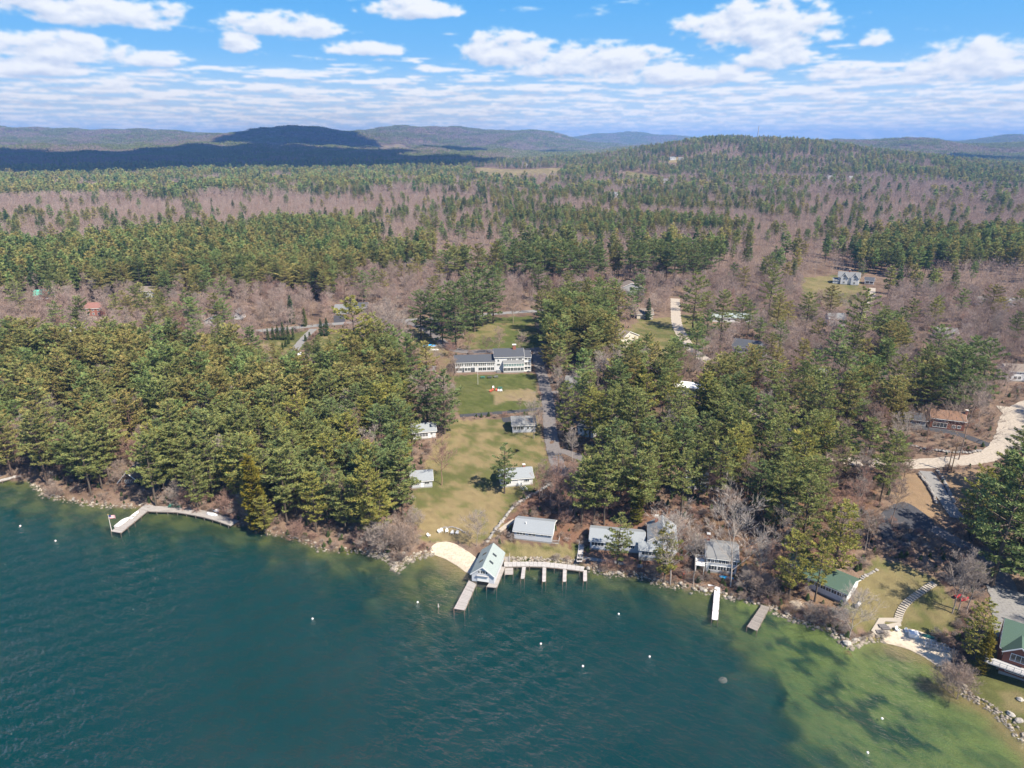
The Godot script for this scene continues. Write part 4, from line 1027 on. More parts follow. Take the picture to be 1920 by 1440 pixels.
# walls with a pitched roof. Local axes: front in the plane z = 0 facing +z, x along the front, depth towards -z.
# ridge "x" runs along the front, "z" runs from front to back, "flat" is nearly level
func block(root: Node3D, x0: float, x1: float, z0: float, z1: float, eave: float, rise: float, ridge: String, wm: Material, rm: Material, over := 0.4, foot := -1.6, fm: Material = null) -> MeshInstance3D:
	var w := MB.new()
	var y0 := 0.25
	var a := [Vector3(x0, y0, z0), Vector3(x1, y0, z0), Vector3(x1, y0, z1), Vector3(x0, y0, z1)]
	var b := [Vector3(x0, eave, z0), Vector3(x1, eave, z0), Vector3(x1, eave, z1), Vector3(x0, eave, z1)]
	w.hexa(a + b)
	var xm := (x0 + x1) * 0.5
	var zm := (z0 + z1) * 0.5
	var rf := MB.new()
	var t := 0.16
	if ridge == "x":
		for s in [[x0, Vector3.LEFT], [x1, Vector3.RIGHT]]:
			w.tri_facing(Vector3(s[0], eave, z0), Vector3(s[0], eave, z1), Vector3(s[0], eave + rise, zm), s[1])
		var k := rise / ((z0 - z1) * 0.5)
		for s in [1.0, -1.0]:
			var ze: float = (z0 if s > 0.0 else z1) + s * over
			var ye := eave - over * k
			rf.hexa([Vector3(x0 - over, ye, ze), Vector3(x1 + over, ye, ze), Vector3(x1 + over, eave + rise, zm), Vector3(x0 - over, eave + rise, zm), Vector3(x0 - over, ye + t, ze), Vector3(x1 + over, ye + t, ze), Vector3(x1 + over, eave + rise + t, zm), Vector3(x0 - over, eave + rise + t, zm)])
	elif ridge == "z":
		for s in [[z0, Vector3.BACK], [z1, Vector3.FORWARD]]:
			w.tri_facing(Vector3(x0, eave, s[0]), Vector3(x1, eave, s[0]), Vector3(xm, eave + rise, s[0]), s[1])
		var k := rise / ((x1 - x0) * 0.5)
		for s in [1.0, -1.0]:
			var xe: float = (x1 if s > 0.0 else x0) + s * over
			var ye := eave - over * k
			rf.hexa([Vector3(xe, ye, z0 + over), Vector3(xm, eave + rise, z0 + over), Vector3(xm, eave + rise, z1 - over), Vector3(xe, ye, z1 - over), Vector3(xe, ye + t, z0 + over), Vector3(xm, eave + rise + t, z0 + over), Vector3(xm, eave + rise + t, z1 - over), Vector3(xe, ye + t, z1 - over)])
	elif ridge == "shed": # falls towards the front
		for s in [[x0, Vector3.LEFT], [x1, Vector3.RIGHT]]:
			w.tri_facing(Vector3(s[0], eave, z0), Vector3(s[0], eave, z1), Vector3(s[0], eave + rise, z1), s[1])
		var k := rise / (z0 - z1)
		rf.hexa([Vector3(x0 - over, eave - over * k, z0 + over), Vector3(x1 + over, eave - over * k, z0 + over), Vector3(x1 + over, eave + rise, z1), Vector3(x0 - over, eave + rise, z1), Vector3(x0 - over, eave - over * k + t, z0 + over), Vector3(x1 + over, eave - over * k + t, z0 + over), Vector3(x1 + over, eave + rise + t, z1), Vector3(x0 - over, eave + rise + t, z1)])
	else:
		var lo := Vector3(x0 - over, eave, z1 - over)
		rf.box(lo, Vector3(x1 + over, eave + 0.22, z0 + over))
	part("wall", w, wm, root)
	var f := MB.new()
	f.box(Vector3(x0 + 0.06, foot, z1 + 0.06), Vector3(x1 - 0.06, y0, z0 - 0.06))
	part("foundation", f, fm if fm else mat("foundation_stone", lin(0.36, 0.35, 0.33), 0.9, stone_tex, 2.3), root)
	# white boards along the eaves and up the gable slopes
	var tb := MB.new()
	if ridge == "x":
		var k := rise / ((z0 - z1) * 0.5)
		tb.box(Vector3(x0 - over, eave - over * k - 0.20, z0 + over - 0.06), Vector3(x1 + over, eave - over * k + 0.02, z0 + over + 0.02))
		for s in [x0 - over - 0.03, x1 + over + 0.03]:
			tb.bar(Vector3(s, eave - over * k - 0.03, z0 + over), Vector3(s, eave + rise - 0.03, zm), 0.06, 0.22)
			tb.bar(Vector3(s, eave - over * k - 0.03, z1 - over), Vector3(s, eave + rise - 0.03, zm), 0.06, 0.22)
	elif ridge == "z":
		var k := rise / ((x1 - x0) * 0.5)
		tb.bar(Vector3(x0 - over, eave - over * k - 0.03, z0 + over + 0.03), Vector3(xm, eave + rise - 0.03, z0 + over + 0.03), 0.06, 0.24)
		tb.bar(Vector3(x1 + over, eave - over * k - 0.03, z0 + over + 0.03), Vector3(xm, eave + rise - 0.03, z0 + over + 0.03), 0.06, 0.24)
	else:
		tb.box(Vector3(x0 - over, eave - 0.24, z0 + over - 0.05), Vector3(x1 + over, eave - 0.02, z0 + over + 0.03))
	part("trim_board", tb, trim, root)
	return part("roof", rf, rm, root)

func chimney(root: Node3D, x: float, z: float, y0: float, y1: float, w: float, m: Material) -> void:
	var c := MB.new()
	c.box(Vector3(x - w * 0.5, y0, z - w * 0.5), Vector3(x + w * 0.5, y1, z + w * 0.5))
	var o := part("chimney", c, m, root)
	var k := MB.new()
	k.box(Vector3(x - w * 0.62, y1, z - w * 0.62), Vector3(x + w * 0.62, y1 + 0.18, z + w * 0.62))
	part("cap", k, mat("chimney_cap", lin(0.55, 0.54, 0.52), 0.9), o)

func door(root: Node3D, c: Vector3, r: Vector3, n: Vector3, w: float, h: float, m: Material) -> void:
	var d := MB.new()
	frame_bar(d, c - r * w * 0.5, r * w, Vector3.UP * h, n, 0.07)
	var o := part("door", d, m, root)
	var k := MB.new()
	frame_bar(k, c + r * w * 0.32 + Vector3.UP * h * 0.45 + n * 0.07, r * 0.08, Vector3.UP * 0.08, n, 0.06)
	part("handle", k, mat("metal_grey", lin(0.45, 0.45, 0.45), 0.4, null, 1.0, 0.6), o)

# posts, rails and dark screens of a porch bay along the front between x0 and x1
func porch(root: Node3D, x0: float, x1: float, z: float, y0: float, y1: float, bays: int, sill := 0.75, m: Material = null, screen: Material = null) -> void:
	var pm: Material = m if m else trim
	for i in bays:
		var a := lerpf(x0, x1, float(i) / bays)
		var b := lerpf(x0, x1, float(i + 1) / bays)
		window(root, Vector3((a + b) * 0.5, (y0 + sill + y1) * 0.5, z), Vector3.RIGHT, Vector3.BACK, b - a - 0.04, y1 - y0 - sill, 2, pm, screen)

func steps_down(root: Node3D, x: float, z: float, w: float, y: float, n: int, m: Material) -> void:
	for i in n:
		var s := MB.new()
		var top := y * (1.0 - float(i) / n)
		s.box(Vector3(x - w * 0.5, top - 0.9, z + i * 0.32 + 0.003 * i), Vector3(x + w * 0.5, top, z + (i + 1) * 0.32 + 0.003 * i))
		part("step", s, m, root)

func railing(root: Node3D, pts: Array, h: float, m: Material, called := "railing") -> void:
	var r := MB.new()
	for i in pts.size() - 1:
		var a: Vector3 = pts[i]
		var b: Vector3 = pts[i + 1]
		r.bar(a + Vector3.UP * h, b + Vector3.UP * h, 0.09, 0.09)
		r.bar(a + Vector3.UP * h * 0.4, b + Vector3.UP * h * 0.4, 0.05, 0.05)
		var n := maxi(1, int(a.distance_to(b) / 1.2))
		for k in n + 1:
			var p := a.lerp(b, float(k) / n)
			r.bar(p, p + Vector3.UP * (h + 0.06), 0.09, 0.09)
	part(called, r, m, root)

# a plain house. o: d depth, eave, rise, ridge, wall, roof (materials), win rows [[face, y, size w, h, [positions]]], chim
func house(called: String, label: String, at: Vector3, turn: float, w: float, o: Dictionary, category := "house", group := "") -> Node3D:
	var t := thing(called, label, category, at, turn, group)
	var d: float = o.get("d", 8.0)
	var eave: float = o.get("eave", 3.0)
	block(t, -w * 0.5, w * 0.5, 0.0, -d, eave, o.get("rise", 1.8), o.get("ridge", "x"), o.wall, o.roof, o.get("over", 0.4))
	for k in o.get("win", []):
		for x in k[4]:
			match k[0]:
				"F": window(t, Vector3(x * w * 0.5, k[1], 0.003), Vector3.RIGHT, Vector3.BACK, k[2], k[3], k[5] if k.size() > 5 else 2)
				"R": window(t, Vector3(w * 0.5 + 0.003, k[1], -d * 0.5 - x * d * 0.5), Vector3.FORWARD, Vector3.RIGHT, k[2], k[3])
				"L": window(t, Vector3(-w * 0.5 - 0.003, k[1], -d * 0.5 - x * d * 0.5), Vector3.FORWARD, Vector3.LEFT, k[2], k[3])
	if o.has("door"): door(t, Vector3(o.door * w * 0.5, 0.25, 0.003), Vector3.RIGHT, Vector3.BACK, 0.95, 2.05, o.get("door_mat", trim))
	if o.has("chim"): chimney(t, o.chim[0], o.chim[1], eave, o.chim[2], 0.8, mat("chimney_brick", lin(0.30, 0.13, 0.09), 0.9, stone_tex, 0.8))
	var reach := maxf(w, d) * 0.5 + 1.5
	var mid := t.transform * Vector3(0, 0, -d * 0.5)
	taken.append(Vector3(mid.x, mid.z, reach))
	built.append(Vector3(mid.x, mid.z, reach - 1.2))
	for k in [9.0, 19.0, 28.0]: # the open ground that lets the house be seen
		var q: Vector2 = Vector2(at.x, at.z) - Vector2(at.x, at.z).normalized() * k
		if k < 12.0 or not label.contains("glimpsed"): taken.append(Vector3(q.x, q.y, reach * 0.62))
	return t

# ---------------------------------------------------------------- roads, decks, walls
func road(called: String, pts: PackedVector2Array, width: float, m: Material, lift := 0.07) -> void:
	var line := Curve2D.new()
	for i in pts.size():
		var tan_ := (pts[mini(i + 1, pts.size() - 1)] - pts[maxi(i - 1, 0)]) * 0.16
		line.add_point(pts[i], -tan_, tan_)
	var mb := MB.new()
	var length := line.get_baked_length()
	var n := int(length / 1.3) + 2
	var cross := 6
	var last := []
	for i in n:
		var s := length * i / (n - 1.0)
		var p := line.sample_baked(s)
		var q := line.sample_baked(minf(s + 0.6, length)) - line.sample_baked(maxf(s - 0.6, 0.0))
		var side := Vector2(-q.y, q.x).normalized()
		var ring := []
		var wob := width * (1.0 + 0.05 * sin(s * 0.9) + 0.04 * sin(s * 2.3))
		for k in cross + 1:
			var e := p + side * wob * (float(k) / cross - 0.5)
			ring.append(on(e.x, e.y, lift))
		if last:
			for k in cross: mb.facing(last[k], ring[k], ring[k + 1], last[k + 1], Vector3.UP)
		last = ring
		if i % 3 == 0: taken.append(Vector3(p.x, p.y, width * 0.5 + 1.2))
		if i % 2 == 0: built.append(Vector3(p.x, p.y, width * 0.5 + 0.3))
	struct(called, mb, m)

# a deck of boards over four corners a b c d (a to b is the near short edge, planks run across the long way)
func planks(a: Vector3, b: Vector3, c: Vector3, d: Vector3, thick := 0.12, board := 0.30) -> MB:
	var mb := MB.new()
	var n := maxi(1, int(a.distance_to(d) / board))
	for i in n:
		var s := float(i) / n + 0.03 / n
		var t := float(i + 1) / n - 0.03 / n
		var up := Vector3.UP * rng.randf_range(-0.012, 0.012)
		var p := [a.lerp(d, s), b.lerp(c, s), b.lerp(c, t), a.lerp(d, t)]
		var jut := (b - a).normalized() * rng.randf_range(-0.04, 0.04)
		p[1] += jut; p[2] += jut
		var g := rng.randf_range(0.82, 1.12)
		mb.col = Color(g, g, g)
		mb.hexa([p[0] - Vector3.UP * thick + up, p[1] - Vector3.UP * thick + up, p[2] - Vector3.UP * thick + up, p[3] - Vector3.UP * thick + up, p[0] + up, p[1] + up, p[2] + up, p[3] + up])
	return mb

func deck_mat(key: String, c: Color) -> StandardMaterial3D:
	var m := mat("decking_" + key, lin(c.r, c.g, c.b), 0.85, wood_tex, 1.7)
	m.vertex_color_use_as_albedo = true
	return m

func dock(called: String, label: String, corners: Array, m: Material, group := "", cribs := false) -> Node3D:
	var at: Vector3 = (corners[0] + corners[1] + corners[2] + corners[3]) / 4.0
	at.y = 0.0
	var t := thing(called, label, "dock", at, 0.0, group)
	var q := []
	for k in corners: q.append(k - at)
	part("decking", planks(q[0], q[1], q[2], q[3]), m, t).set_meta("kind", "stuff")
	var beams := MB.new()
	for k in [[0, 3], [1, 2]]:
		beams.bar(q[k[0]] - Vector3.UP * 0.26, q[k[1]] - Vector3.UP * 0.26, 0.16, 0.24)
	part("beam", beams, mat("old_timber", lin(0.20, 0.17, 0.14), 0.9, wood_tex, 1.1), t)
	var n := maxi(1, int(q[0].distance_to(q[3]) / 3.2))
	for i in n + 1:
		for s in 2:
			var p: Vector3 = q[s].lerp(q[3 - s], float(i) / n)
			var post := MB.new()
			var deep := minf(ground(at.x + p.x, at.z + p.z), -0.2) - 0.3
			post.tube(Vector3(p.x, deep, p.z), Vector3(p.x, p.y + 0.14, p.z), 0.10, 0.10, 6, true)
			part("post", post, mat("old_timber", Color.WHITE), t)
	return t

func boulder_mesh(seed_: int, flat := 0.7) -> ArrayMesh:
	var r := RandomNumberGenerator.new()
	r.seed = seed_
	var f := FastNoiseLite.new()
	f.seed = seed_
	f.frequency = 0.55
	var s := SphereMesh.new()
	s.radius = 1.0
	s.height = 2.0
	s.radial_segments = 9
	s.rings = 5
	var a := s.get_mesh_arrays()
	var v: PackedVector3Array = a[Mesh.ARRAY_VERTEX]
	var idx: PackedInt32Array = a[Mesh.ARRAY_INDEX]
	for i in v.size():
		var p := v[i]
		p *= 1.0 + 0.5 * f.get_noise_3dv(p * 2.0)
		p.y *= flat
		v[i] = p
	var mb := MB.new()
	for i in range(0, idx.size(), 3):
		var mid := (v[idx[i]] + v[idx[i + 1]] + v[idx[i + 2]]) / 3.0
		mb.tri_facing(v[idx[i]], v[idx[i + 1]], v[idx[i + 2]], mid)
	return mb.mesh()

# ---------------------------------------------------------------- small things
func boat_hull(length: float, beam: float, high: float, inside: bool) -> MB:
	var mb := MB.new()
	var rings := []
	var n := 10
	for i in n + 1:
		var t := float(i) / n
		var w := beam * 0.5 * pow(sin(PI * clampf(t * 0.80 + 0.20, 0.0, 1.0)), 0.7) if t < 0.999 else 0.01
		w = maxf(w, 0.02)
		var x := (t - 0.5) * length
		var lift := high * (0.12 * t * t)
		rings.append([Vector3(x, high + lift, -w), Vector3(x, high * 0.35 + lift * 0.5, -w * 0.85), Vector3(x, lift * 0.6, 0.0), Vector3(x, high * 0.35 + lift * 0.5, w * 0.85), Vector3(x, high + lift, w)])
	for i in n:
		for k in 4:
			var a: Array = rings[i]
			var b: Array = rings[i + 1]
			mb.facing(a[k], b[k], b[k + 1], a[k + 1], (a[k] + a[k + 1]) * 0.5 * Vector3(0, 0, 1) + Vector3.DOWN * 0.3)
		if not inside:
			mb.facing(rings[i][0], rings[i + 1][0], rings[i + 1][4], rings[i][4], Vector3.UP)
	mb.tri_facing(rings[0][0], rings[0][2], rings[0][4], Vector3.LEFT)
	return mb

func rowboat(called: String, label: String, at: Vector3, turn: float, length: float, color: Color, over := false) -> void:
	var t := thing(called, label, "boat", at, turn)
	var m := mat("hull_%d" % int(color.to_rgba32() >> 8), lin(color.r, color.g, color.b), 0.45)
	var h := part("hull", boat_hull(length, length * 0.34, 0.5, not over), m, t)
	if over:
		h.rotation.x = PI
		h.position.y = 0.55
	for k in [-0.22, 0.12]:
		var b := MB.new()
		b.box(Vector3(k * length - 0.14, 0.36, -length * 0.14), Vector3(k * length + 0.14, 0.41, length * 0.14))
		if not over: part("seat", b, mat("old_timber", Color.WHITE), t)

func covered_boat(called: String, label: String, at: Vector3, turn: float, length: float, color: Color) -> void:
	var t := thing(called, label, "boat", at, turn)
	part("hull", boat_hull(length, length * 0.36, 0.75, false), mat("hull_white", lin(0.72, 0.72, 0.72), 0.4), t)
	var c := MB.new()
	var n := 8
	for i in n:
		var a := float(i) / n
		var b := float(i + 1) / n
		var p := []
		for s in [a, b]:
			var w := length * 0.17 * sqrt(maxf(sin(PI * clampf(s * 0.88 + 0.12, 0.0, 1.0)), 0.02))
			var x: float = (s - 0.5) * length * 0.98
			var hh := 0.80 + 0.55 * sin(PI * clampf(s, 0.02, 0.98))
			p.append([Vector3(x, 0.80, -w), Vector3(x, hh, -w * 0.35), Vector3(x, hh, w * 0.35), Vector3(x, 0.80, w)])
		for k in 3: c.facing(p[0][k], p[1][k], p[1][k + 1], p[0][k + 1], Vector3(0, 1.0, (k - 1) * 1.0))
	part("cover", c, mat("boat_cover_%d" % int(color.to_rgba32() >> 8), lin(color.r, color.g, color.b), 0.7), t)

func lawn_chair(label: String, group: String, at: Vector3, turn: float, m: Material) -> void:
	var t := thing("lawn_chair", label, "chair", at, turn, group)
	var s := MB.new()
	for i in 5: s.bar(Vector3(-0.32, 0.38 - i * 0.028, 0.28 - i * 0.13), Vector3(0.32, 0.38 - i * 0.028, 0.28 - i * 0.13), 0.115, 0.03)
	part("seat", s, m, t)
	var b := MB.new()
	for i in 5:
		var x := (i - 2) * 0.125
		b.bar(Vector3(x, 0.24, -0.28), Vector3(x * 1.15, 1.0 - absf(i - 2) * 0.05, -0.60), 0.11, 0.03)
	part("backrest", b, m, t)
	for sx in [-1.0, 1.0]:
		var a := MB.new()
		a.bar(Vector3(sx * 0.40, 0.58, 0.38), Vector3(sx * 0.40, 0.55, -0.42), 0.14, 0.04)
		part("armrest", a, m, t)
		var l := MB.new()
		l.bar(Vector3(sx * 0.36, 0.0, 0.30), Vector3(sx * 0.36, 0.56, 0.30), 0.09, 0.09)
		part("leg", l, m, t)
		var r := MB.new()
		r.bar(Vector3(sx * 0.36, 0.37, 0.30), Vector3(sx * 0.36, 0.05, -0.62), 0.05, 0.12)
		part("leg", r, m, t)

func buoy(label: String, at: Vector3) -> void:
	var t := thing("mooring_buoy", label, "buoy", at, 0.0, "mooring buoys on the lake")
	var s := SphereMesh.new()
	s.radius = 0.24
	s.height = 0.44
	s.radial_segments = 12
	s.rings = 6
	part("float", s, mat("buoy_white", lin(0.85, 0.86, 0.86), 0.4), t)
	var b := MB.new()
	b.tube(Vector3(0, 0.18, 0), Vector3(0, 0.34, 0), 0.04, 0.04, 6, true)
	part("eye_post", b, mat("metal_grey", Color.WHITE), t)

func flagpole(label: String, at: Vector3, tall: float, with_flag: bool) -> void:
	var t := thing("flagpole", label, "flagpole", at)
	var p := MB.new()
	p.tube(Vector3.DOWN * 0.3, Vector3.UP * tall, 0.09, 0.05, 7, true)
	part("pole", p, trim, t)
	var b := SphereMesh.new()
	b.radius = 0.13
	b.height = 0.26
	b.radial_segments = 8
	b.rings = 4
	part("finial", b, mat("gilt", lin(0.6, 0.45, 0.15), 0.4), t).position.y = tall + 0.1
	if with_flag:
		var f := Node3D.new()
		f.name = "flag"
		t.add_child(f)
		# seven red and six white stripes and a blue field, a little furled by the wind
		var w := 2.0
		var h := 1.1
		var wave := func(x: float) -> float: return 0.12 * sin(x * 3.2)
		for c in 3:
			var mb := MB.new()
			for i in 13:
				if (c == 0 and i % 2 == 0) or (c == 1 and i % 2 == 1):
					var from := 0.8 if i < 7 else 0.0
					for k in 6:
						var a := lerpf(from, w, k / 6.0)
						var e := lerpf(from, w, (k + 1) / 6.0)
						var y := tall - 0.1 - h * i / 13.0
						mb.quad(Vector3(a + 0.06, y - h / 13.0, wave.call(a)), Vector3(a + 0.06, y, wave.call(a)), Vector3(e + 0.06, y, wave.call(e)), Vector3(e + 0.06, y - h / 13.0, wave.call(e)))
			if c == 2:
				for k in 3:
					var a := 0.8 * k / 3.0
					var e := 0.8 * (k + 1) / 3.0
					mb.quad(Vector3(a + 0.06, tall - 0.1 - h * 7 / 13.0, wave.call(a)), Vector3(a + 0.06, tall - 0.1, wave.call(a)), Vector3(e + 0.06, tall - 0.1, wave.call(e)), Vector3(e + 0.06, tall - 0.1 - h * 7 / 13.0, wave.call(e)))
			part(["red_stripes", "white_stripes", "blue_field"][c], mb, mat("flag_%d" % c, [lin(0.55, 0.06, 0.07), lin(0.8, 0.8, 0.8), lin(0.04, 0.06, 0.22)][c], 0.8), f)

func car(called: String, label: String, at: Vector3, turn: float, color: Color) -> void:
	var t := thing(called, label, "car", at, turn)
	var m := mat("car_paint_%d" % int(color.to_rgba32() >> 8), lin(color.r, color.g, color.b), 0.3)
	var side := [[-2.2, 0.35], [-2.25, 0.75], [-2.1, 0.92], [-1.3, 1.0], [-0.7, 1.45], [0.9, 1.48], [1.7, 1.0], [2.15, 0.9], [2.2, 0.4]]
	var b := MB.new()
	var n := side.size()
	for i in n:
		var p: Array = side[i]
		var q: Array = side[(i + 1) % n]
		var wp := 0.86 if p[1] < 1.1 else 0.66
		var wq := 0.86 if q[1] < 1.1 else 0.66
		b.facing(Vector3(p[0], p[1], -wp), Vector3(q[0], q[1], -wq), Vector3(q[0], q[1], wq), Vector3(p[0], p[1], wp), Vector3(p[0] + q[0], p[1] + q[1] - 1.4, 0))
		for s in [-1.0, 1.0]:
			b.tri_facing(Vector3(0, 0.7, s * 0.86), Vector3(p[0], p[1], s * wp), Vector3(q[0], q[1], s * wq), Vector3(0, 0, s))
	part("body", b, m, t)
	for s in [-1.0, 1.0]:
		var g := MB.new()
		g.facing(Vector3(-1.05, 1.04, s * 0.855), Vector3(-0.62, 1.40, s * 0.70), Vector3(0.85, 1.42, s * 0.70), Vector3(1.45, 1.04, s * 0.855), Vector3(0, 0, s))
		part("side_window", g, glass, t)
	for x in [-1.35, 1.35]:
		for s in [-1.0, 1.0]:
			var w := MB.new()
			w.tube(Vector3(x, 0.33, s * 0.68), Vector3(x, 0.33, s * 0.89), 0.33, 0.33, 10, true)
			part("wheel", w, mat("tyre", lin(0.02, 0.02, 0.02), 0.9), t)
	var ws := MB.new()
	ws.facing(Vector3(-1.27, 1.03, -0.74), Vector3(-0.75, 1.43, -0.60), Vector3(-0.75, 1.43, 0.60), Vector3(-1.27, 1.03, 0.74), Vector3(-1, 1, 0))
	ws.facing(Vector3(1.63, 1.07, -0.74), Vector3(1.0, 1.46, -0.60), Vector3(1.0, 1.46, 0.60), Vector3(1.63, 1.07, 0.74), Vector3(1, 1, 0))
	part("windscreen", ws, glass, t)

func utility_pole(label: String, at: Vector3, tall: float, turn: float) -> void:
	var t := thing("utility_pole", label, "pole", at, turn, "utility poles")
	var m := mat("pole_timber", lin(0.24, 0.17, 0.11), 0.9, wood_tex, 1.3)
	var p := MB.new()
	p.tube(Vector3.DOWN * 0.5, Vector3.UP * tall, 0.17, 0.12, 8, true)
	part("pole", p, m, t)
	var a := MB.new()
	a.bar(Vector3(-1.2, tall - 0.6, 0.12), Vector3(1.2, tall - 0.6, 0.12), 0.12, 0.14)
	part("crossarm", a, m, t)
	for x in [-1.05, -0.4, 0.4, 1.05]:
		var i := MB.new()
		i.tube(Vector3(x, tall - 0.53, 0.12), Vector3(x, tall - 0.3, 0.12), 0.06, 0.04, 6, true)
		part("insulator", i, mat("metal_grey", Color.WHITE), t)

# a dry-laid wall of field stones along a line; each stone its own piece
func stone_wall(called: String, label: String, pts: PackedVector2Array, width: float, high: float, size: float, tone: Color) -> void:
	var line := Curve2D.new()
	for p in pts: line.add_point(p)
	var length := line.get_baked_length()
	var at := on(pts[0].x, pts[0].y)
	var t := thing(called, label, "wall", at)
	var kinds := []
	for i in 5: kinds.append(boulder_mesh(700 + i, 0.62))
	var tones := []
	for i in 3: tones.append(mat("%s_stone_%d" % [called, i], lin(tone.r * [0.85, 1.0, 1.15][i], tone.g * [0.85, 1.0, 1.12][i], tone.b * [0.86, 1.0, 1.1][i]), 0.95, stone_tex, 1.9))
	var rows := maxi(1, int(width / (size * 1.1)))
	var made := 0
	for j in rows:
		var s := rng.randf() * size
		while s < length and made < 296:
			var p := line.sample_baked(s)
			var q := line.sample_baked(minf(s + 0.4, length)) - line.sample_baked(maxf(s - 0.4, 0.0))
			var e := p + Vector2(-q.y, q.x).normalized() * (width * ((j + 0.5) / rows - 0.5) + rng.randf_range(-0.08, 0.08))
			var o := part("stone", kinds[rng.randi() % 5], tones[rng.randi() % 3], t)
			o.position = on(e.x, e.y, high * rng.randf_range(0.25, 0.55)) - at
			o.rotation = Vector3(rng.randf_range(-0.2, 0.2), rng.randf() * TAU, rng.randf_range(-0.2, 0.2))
			o.scale = Vector3(size * rng.randf_range(0.45, 0.72), high * rng.randf_range(0.55, 0.85), size * rng.randf_range(0.45, 0.66))
			s += size * rng.randf_range(0.82, 1.12)
			made += 1
	for p in pts: taken.append(Vector3(p.x, p.y, 1.5))

func boulder(label: String, at: Vector3, size: float, group := "boulders along the shore") -> void:
	var k := rng.randi() % 6
	var o := single("boulder", boulder_mesh(900 + k, 0.68), mat("granite_%d" % (k % 3), [lin(0.35, 0.325, 0.295), lin(0.27, 0.25, 0.225), lin(0.42, 0.395, 0.355)][k % 3], 0.95, stone_tex, 2.1), label, "boulder", group, at, rng.randf() * TAU)
	o.scale = Vector3(size * rng.randf_range(0.85, 1.2), size * 0.8, size * rng.randf_range(0.7, 1.0))

func rubble(label: String, pts: PackedVector2Array, count: int, lo: float, hi: float, width: float, up := 0.0) -> void:
	# loose stones too many to count along a line of shore
	var line := Curve2D.new()
	for p in pts: line.add_point(p)
	var length := line.get_baked_length()
	var where := []
	var tints := []
	for i in count:
		var p := line.sample_baked(rng.randf() * length) + Vector2(rng.randf_range(-1, 1), rng.randf_range(-1, 1)) * width
		var s := lerpf(lo, hi, pow(rng.randf(), 2.2))
		where.append(Transform3D(Basis.from_euler(Vector3(rng.randf_range(-0.4, 0.4), rng.randf() * TAU, rng.randf_range(-0.4, 0.4))).scaled(Vector3(s, s * 0.8, s * rng.randf_range(0.7, 1.1))), on(p.x, p.y, up + s * 0.15)))
		var g := rng.randf_range(0.55, 1.15)
		tints.append(Color(g, g * 0.96, g * 0.9))
	var m := mat("shore_stone", lin(0.36, 0.33, 0.29), 0.95, stone_tex, 1.3)
	m.vertex_color_use_as_albedo = true
	forest("shore_stones", label, boulder_mesh(950, 0.7), m, where, tints)

func box_mesh(mid: Vector3, size: Vector3) -> ArrayMesh:
	var b := MB.new()
	b.box(mid - size * 0.5, mid + size * 0.5)
	return b.mesh()

func slab(corners: Array, thick: float, up: float) -> MB:
	var b := MB.new()
	var p := []
	for c in corners: p.append(c + Vector3.UP * (up - thick))
	for c in corners: p.append(c + Vector3.UP * up)
	b.hexa(p)
	return b

# a board walk of separate panels that follows a curve
func promenade(pts: PackedVector2Array, label: String, y: float, width: float, m: Material) -> void:
	var line := Curve2D.new()
	for i in pts.size():
		var tan_ := (pts[mini(i + 1, pts.size() - 1)] - pts[maxi(i - 1, 0)]) * 0.16
		line.add_point(pts[i], -tan_, tan_)
	var length := line.get_baked_length()
	var at := Vector3(pts[0].x, 0.0, pts[0].y)
	var t := thing("promenade", label, "dock", at)
	var n := int(length / 1.15)
	for i in n:
		var c := []
		for s in [(i + 0.02) / n, (i + 0.98) / n]:
			var p := line.sample_baked(length * s)
			var q := line.sample_baked(minf(length * s + 0.5, length)) - line.sample_baked(maxf(length * s - 0.5, 0.0))
			var side := Vector2(-q.y, q.x).normalized() * width * 0.5
			c.append(Vector3(p.x - side.x, y, p.y - side.y) - at)
			c.append(Vector3(p.x + side.x, y, p.y + side.y) - at)
		part("deck_panel", planks(c[0], c[2], c[3], c[1], 0.12, 0.28), m, t)
		if i % 3 == 0:
			var post := MB.new()
			for e in 2: post.tube(c[e] + Vector3.DOWN * 2.5, c[e], 0.11, 0.11, 6)
			part("post", post, mat("old_timber", lin(0.20, 0.17, 0.14), 0.9, wood_tex, 1.1), t)
	var edge := MB.new()
	for i in n:
		for s in [-0.5, 0.5]:
			var a := line.sample_baked(length * i / n)
			var b := line.sample_baked(length * (i + 1) / n)
			var o: Vector2 = Vector2(-(b - a).y, (b - a).x).normalized() * width * s
			edge.bar(Vector3(a.x + o.x, y - 0.24, a.y + o.y) - at, Vector3(b.x + o.x, y - 0.24, b.y + o.y) - at, 0.14, 0.22)
	part("beam", edge, mat("old_timber", Color.WHITE), t)

# a sheet of sand or soil draped on the ground inside an outline
func patch(called: String, outline: PackedVector2Array, m: Material, cell := 0.9, lift := 0.05) -> void:
	var lo := outline[0]
	var hi := outline[0]
	for p in outline:
		lo = lo.min(p); hi = hi.max(p)
	var mb := MB.new()
	var x := lo.x
	while x < hi.x:
		var z := lo.y
		while z < hi.y:
			for piece in Geometry2D.intersect_polygons(PackedVector2Array([Vector2(x, z), Vector2(x + cell, z), Vector2(x + cell, z + cell), Vector2(x, z + cell)]), outline):
				var q := []
				for p in piece: q.append(on(p.x, p.y, lift))
				for i in range(1, q.size() - 1): mb.tri_facing(q[0], q[i], q[i + 1], Vector3.UP)
			z += cell
		x += cell
	struct(called, mb, m)

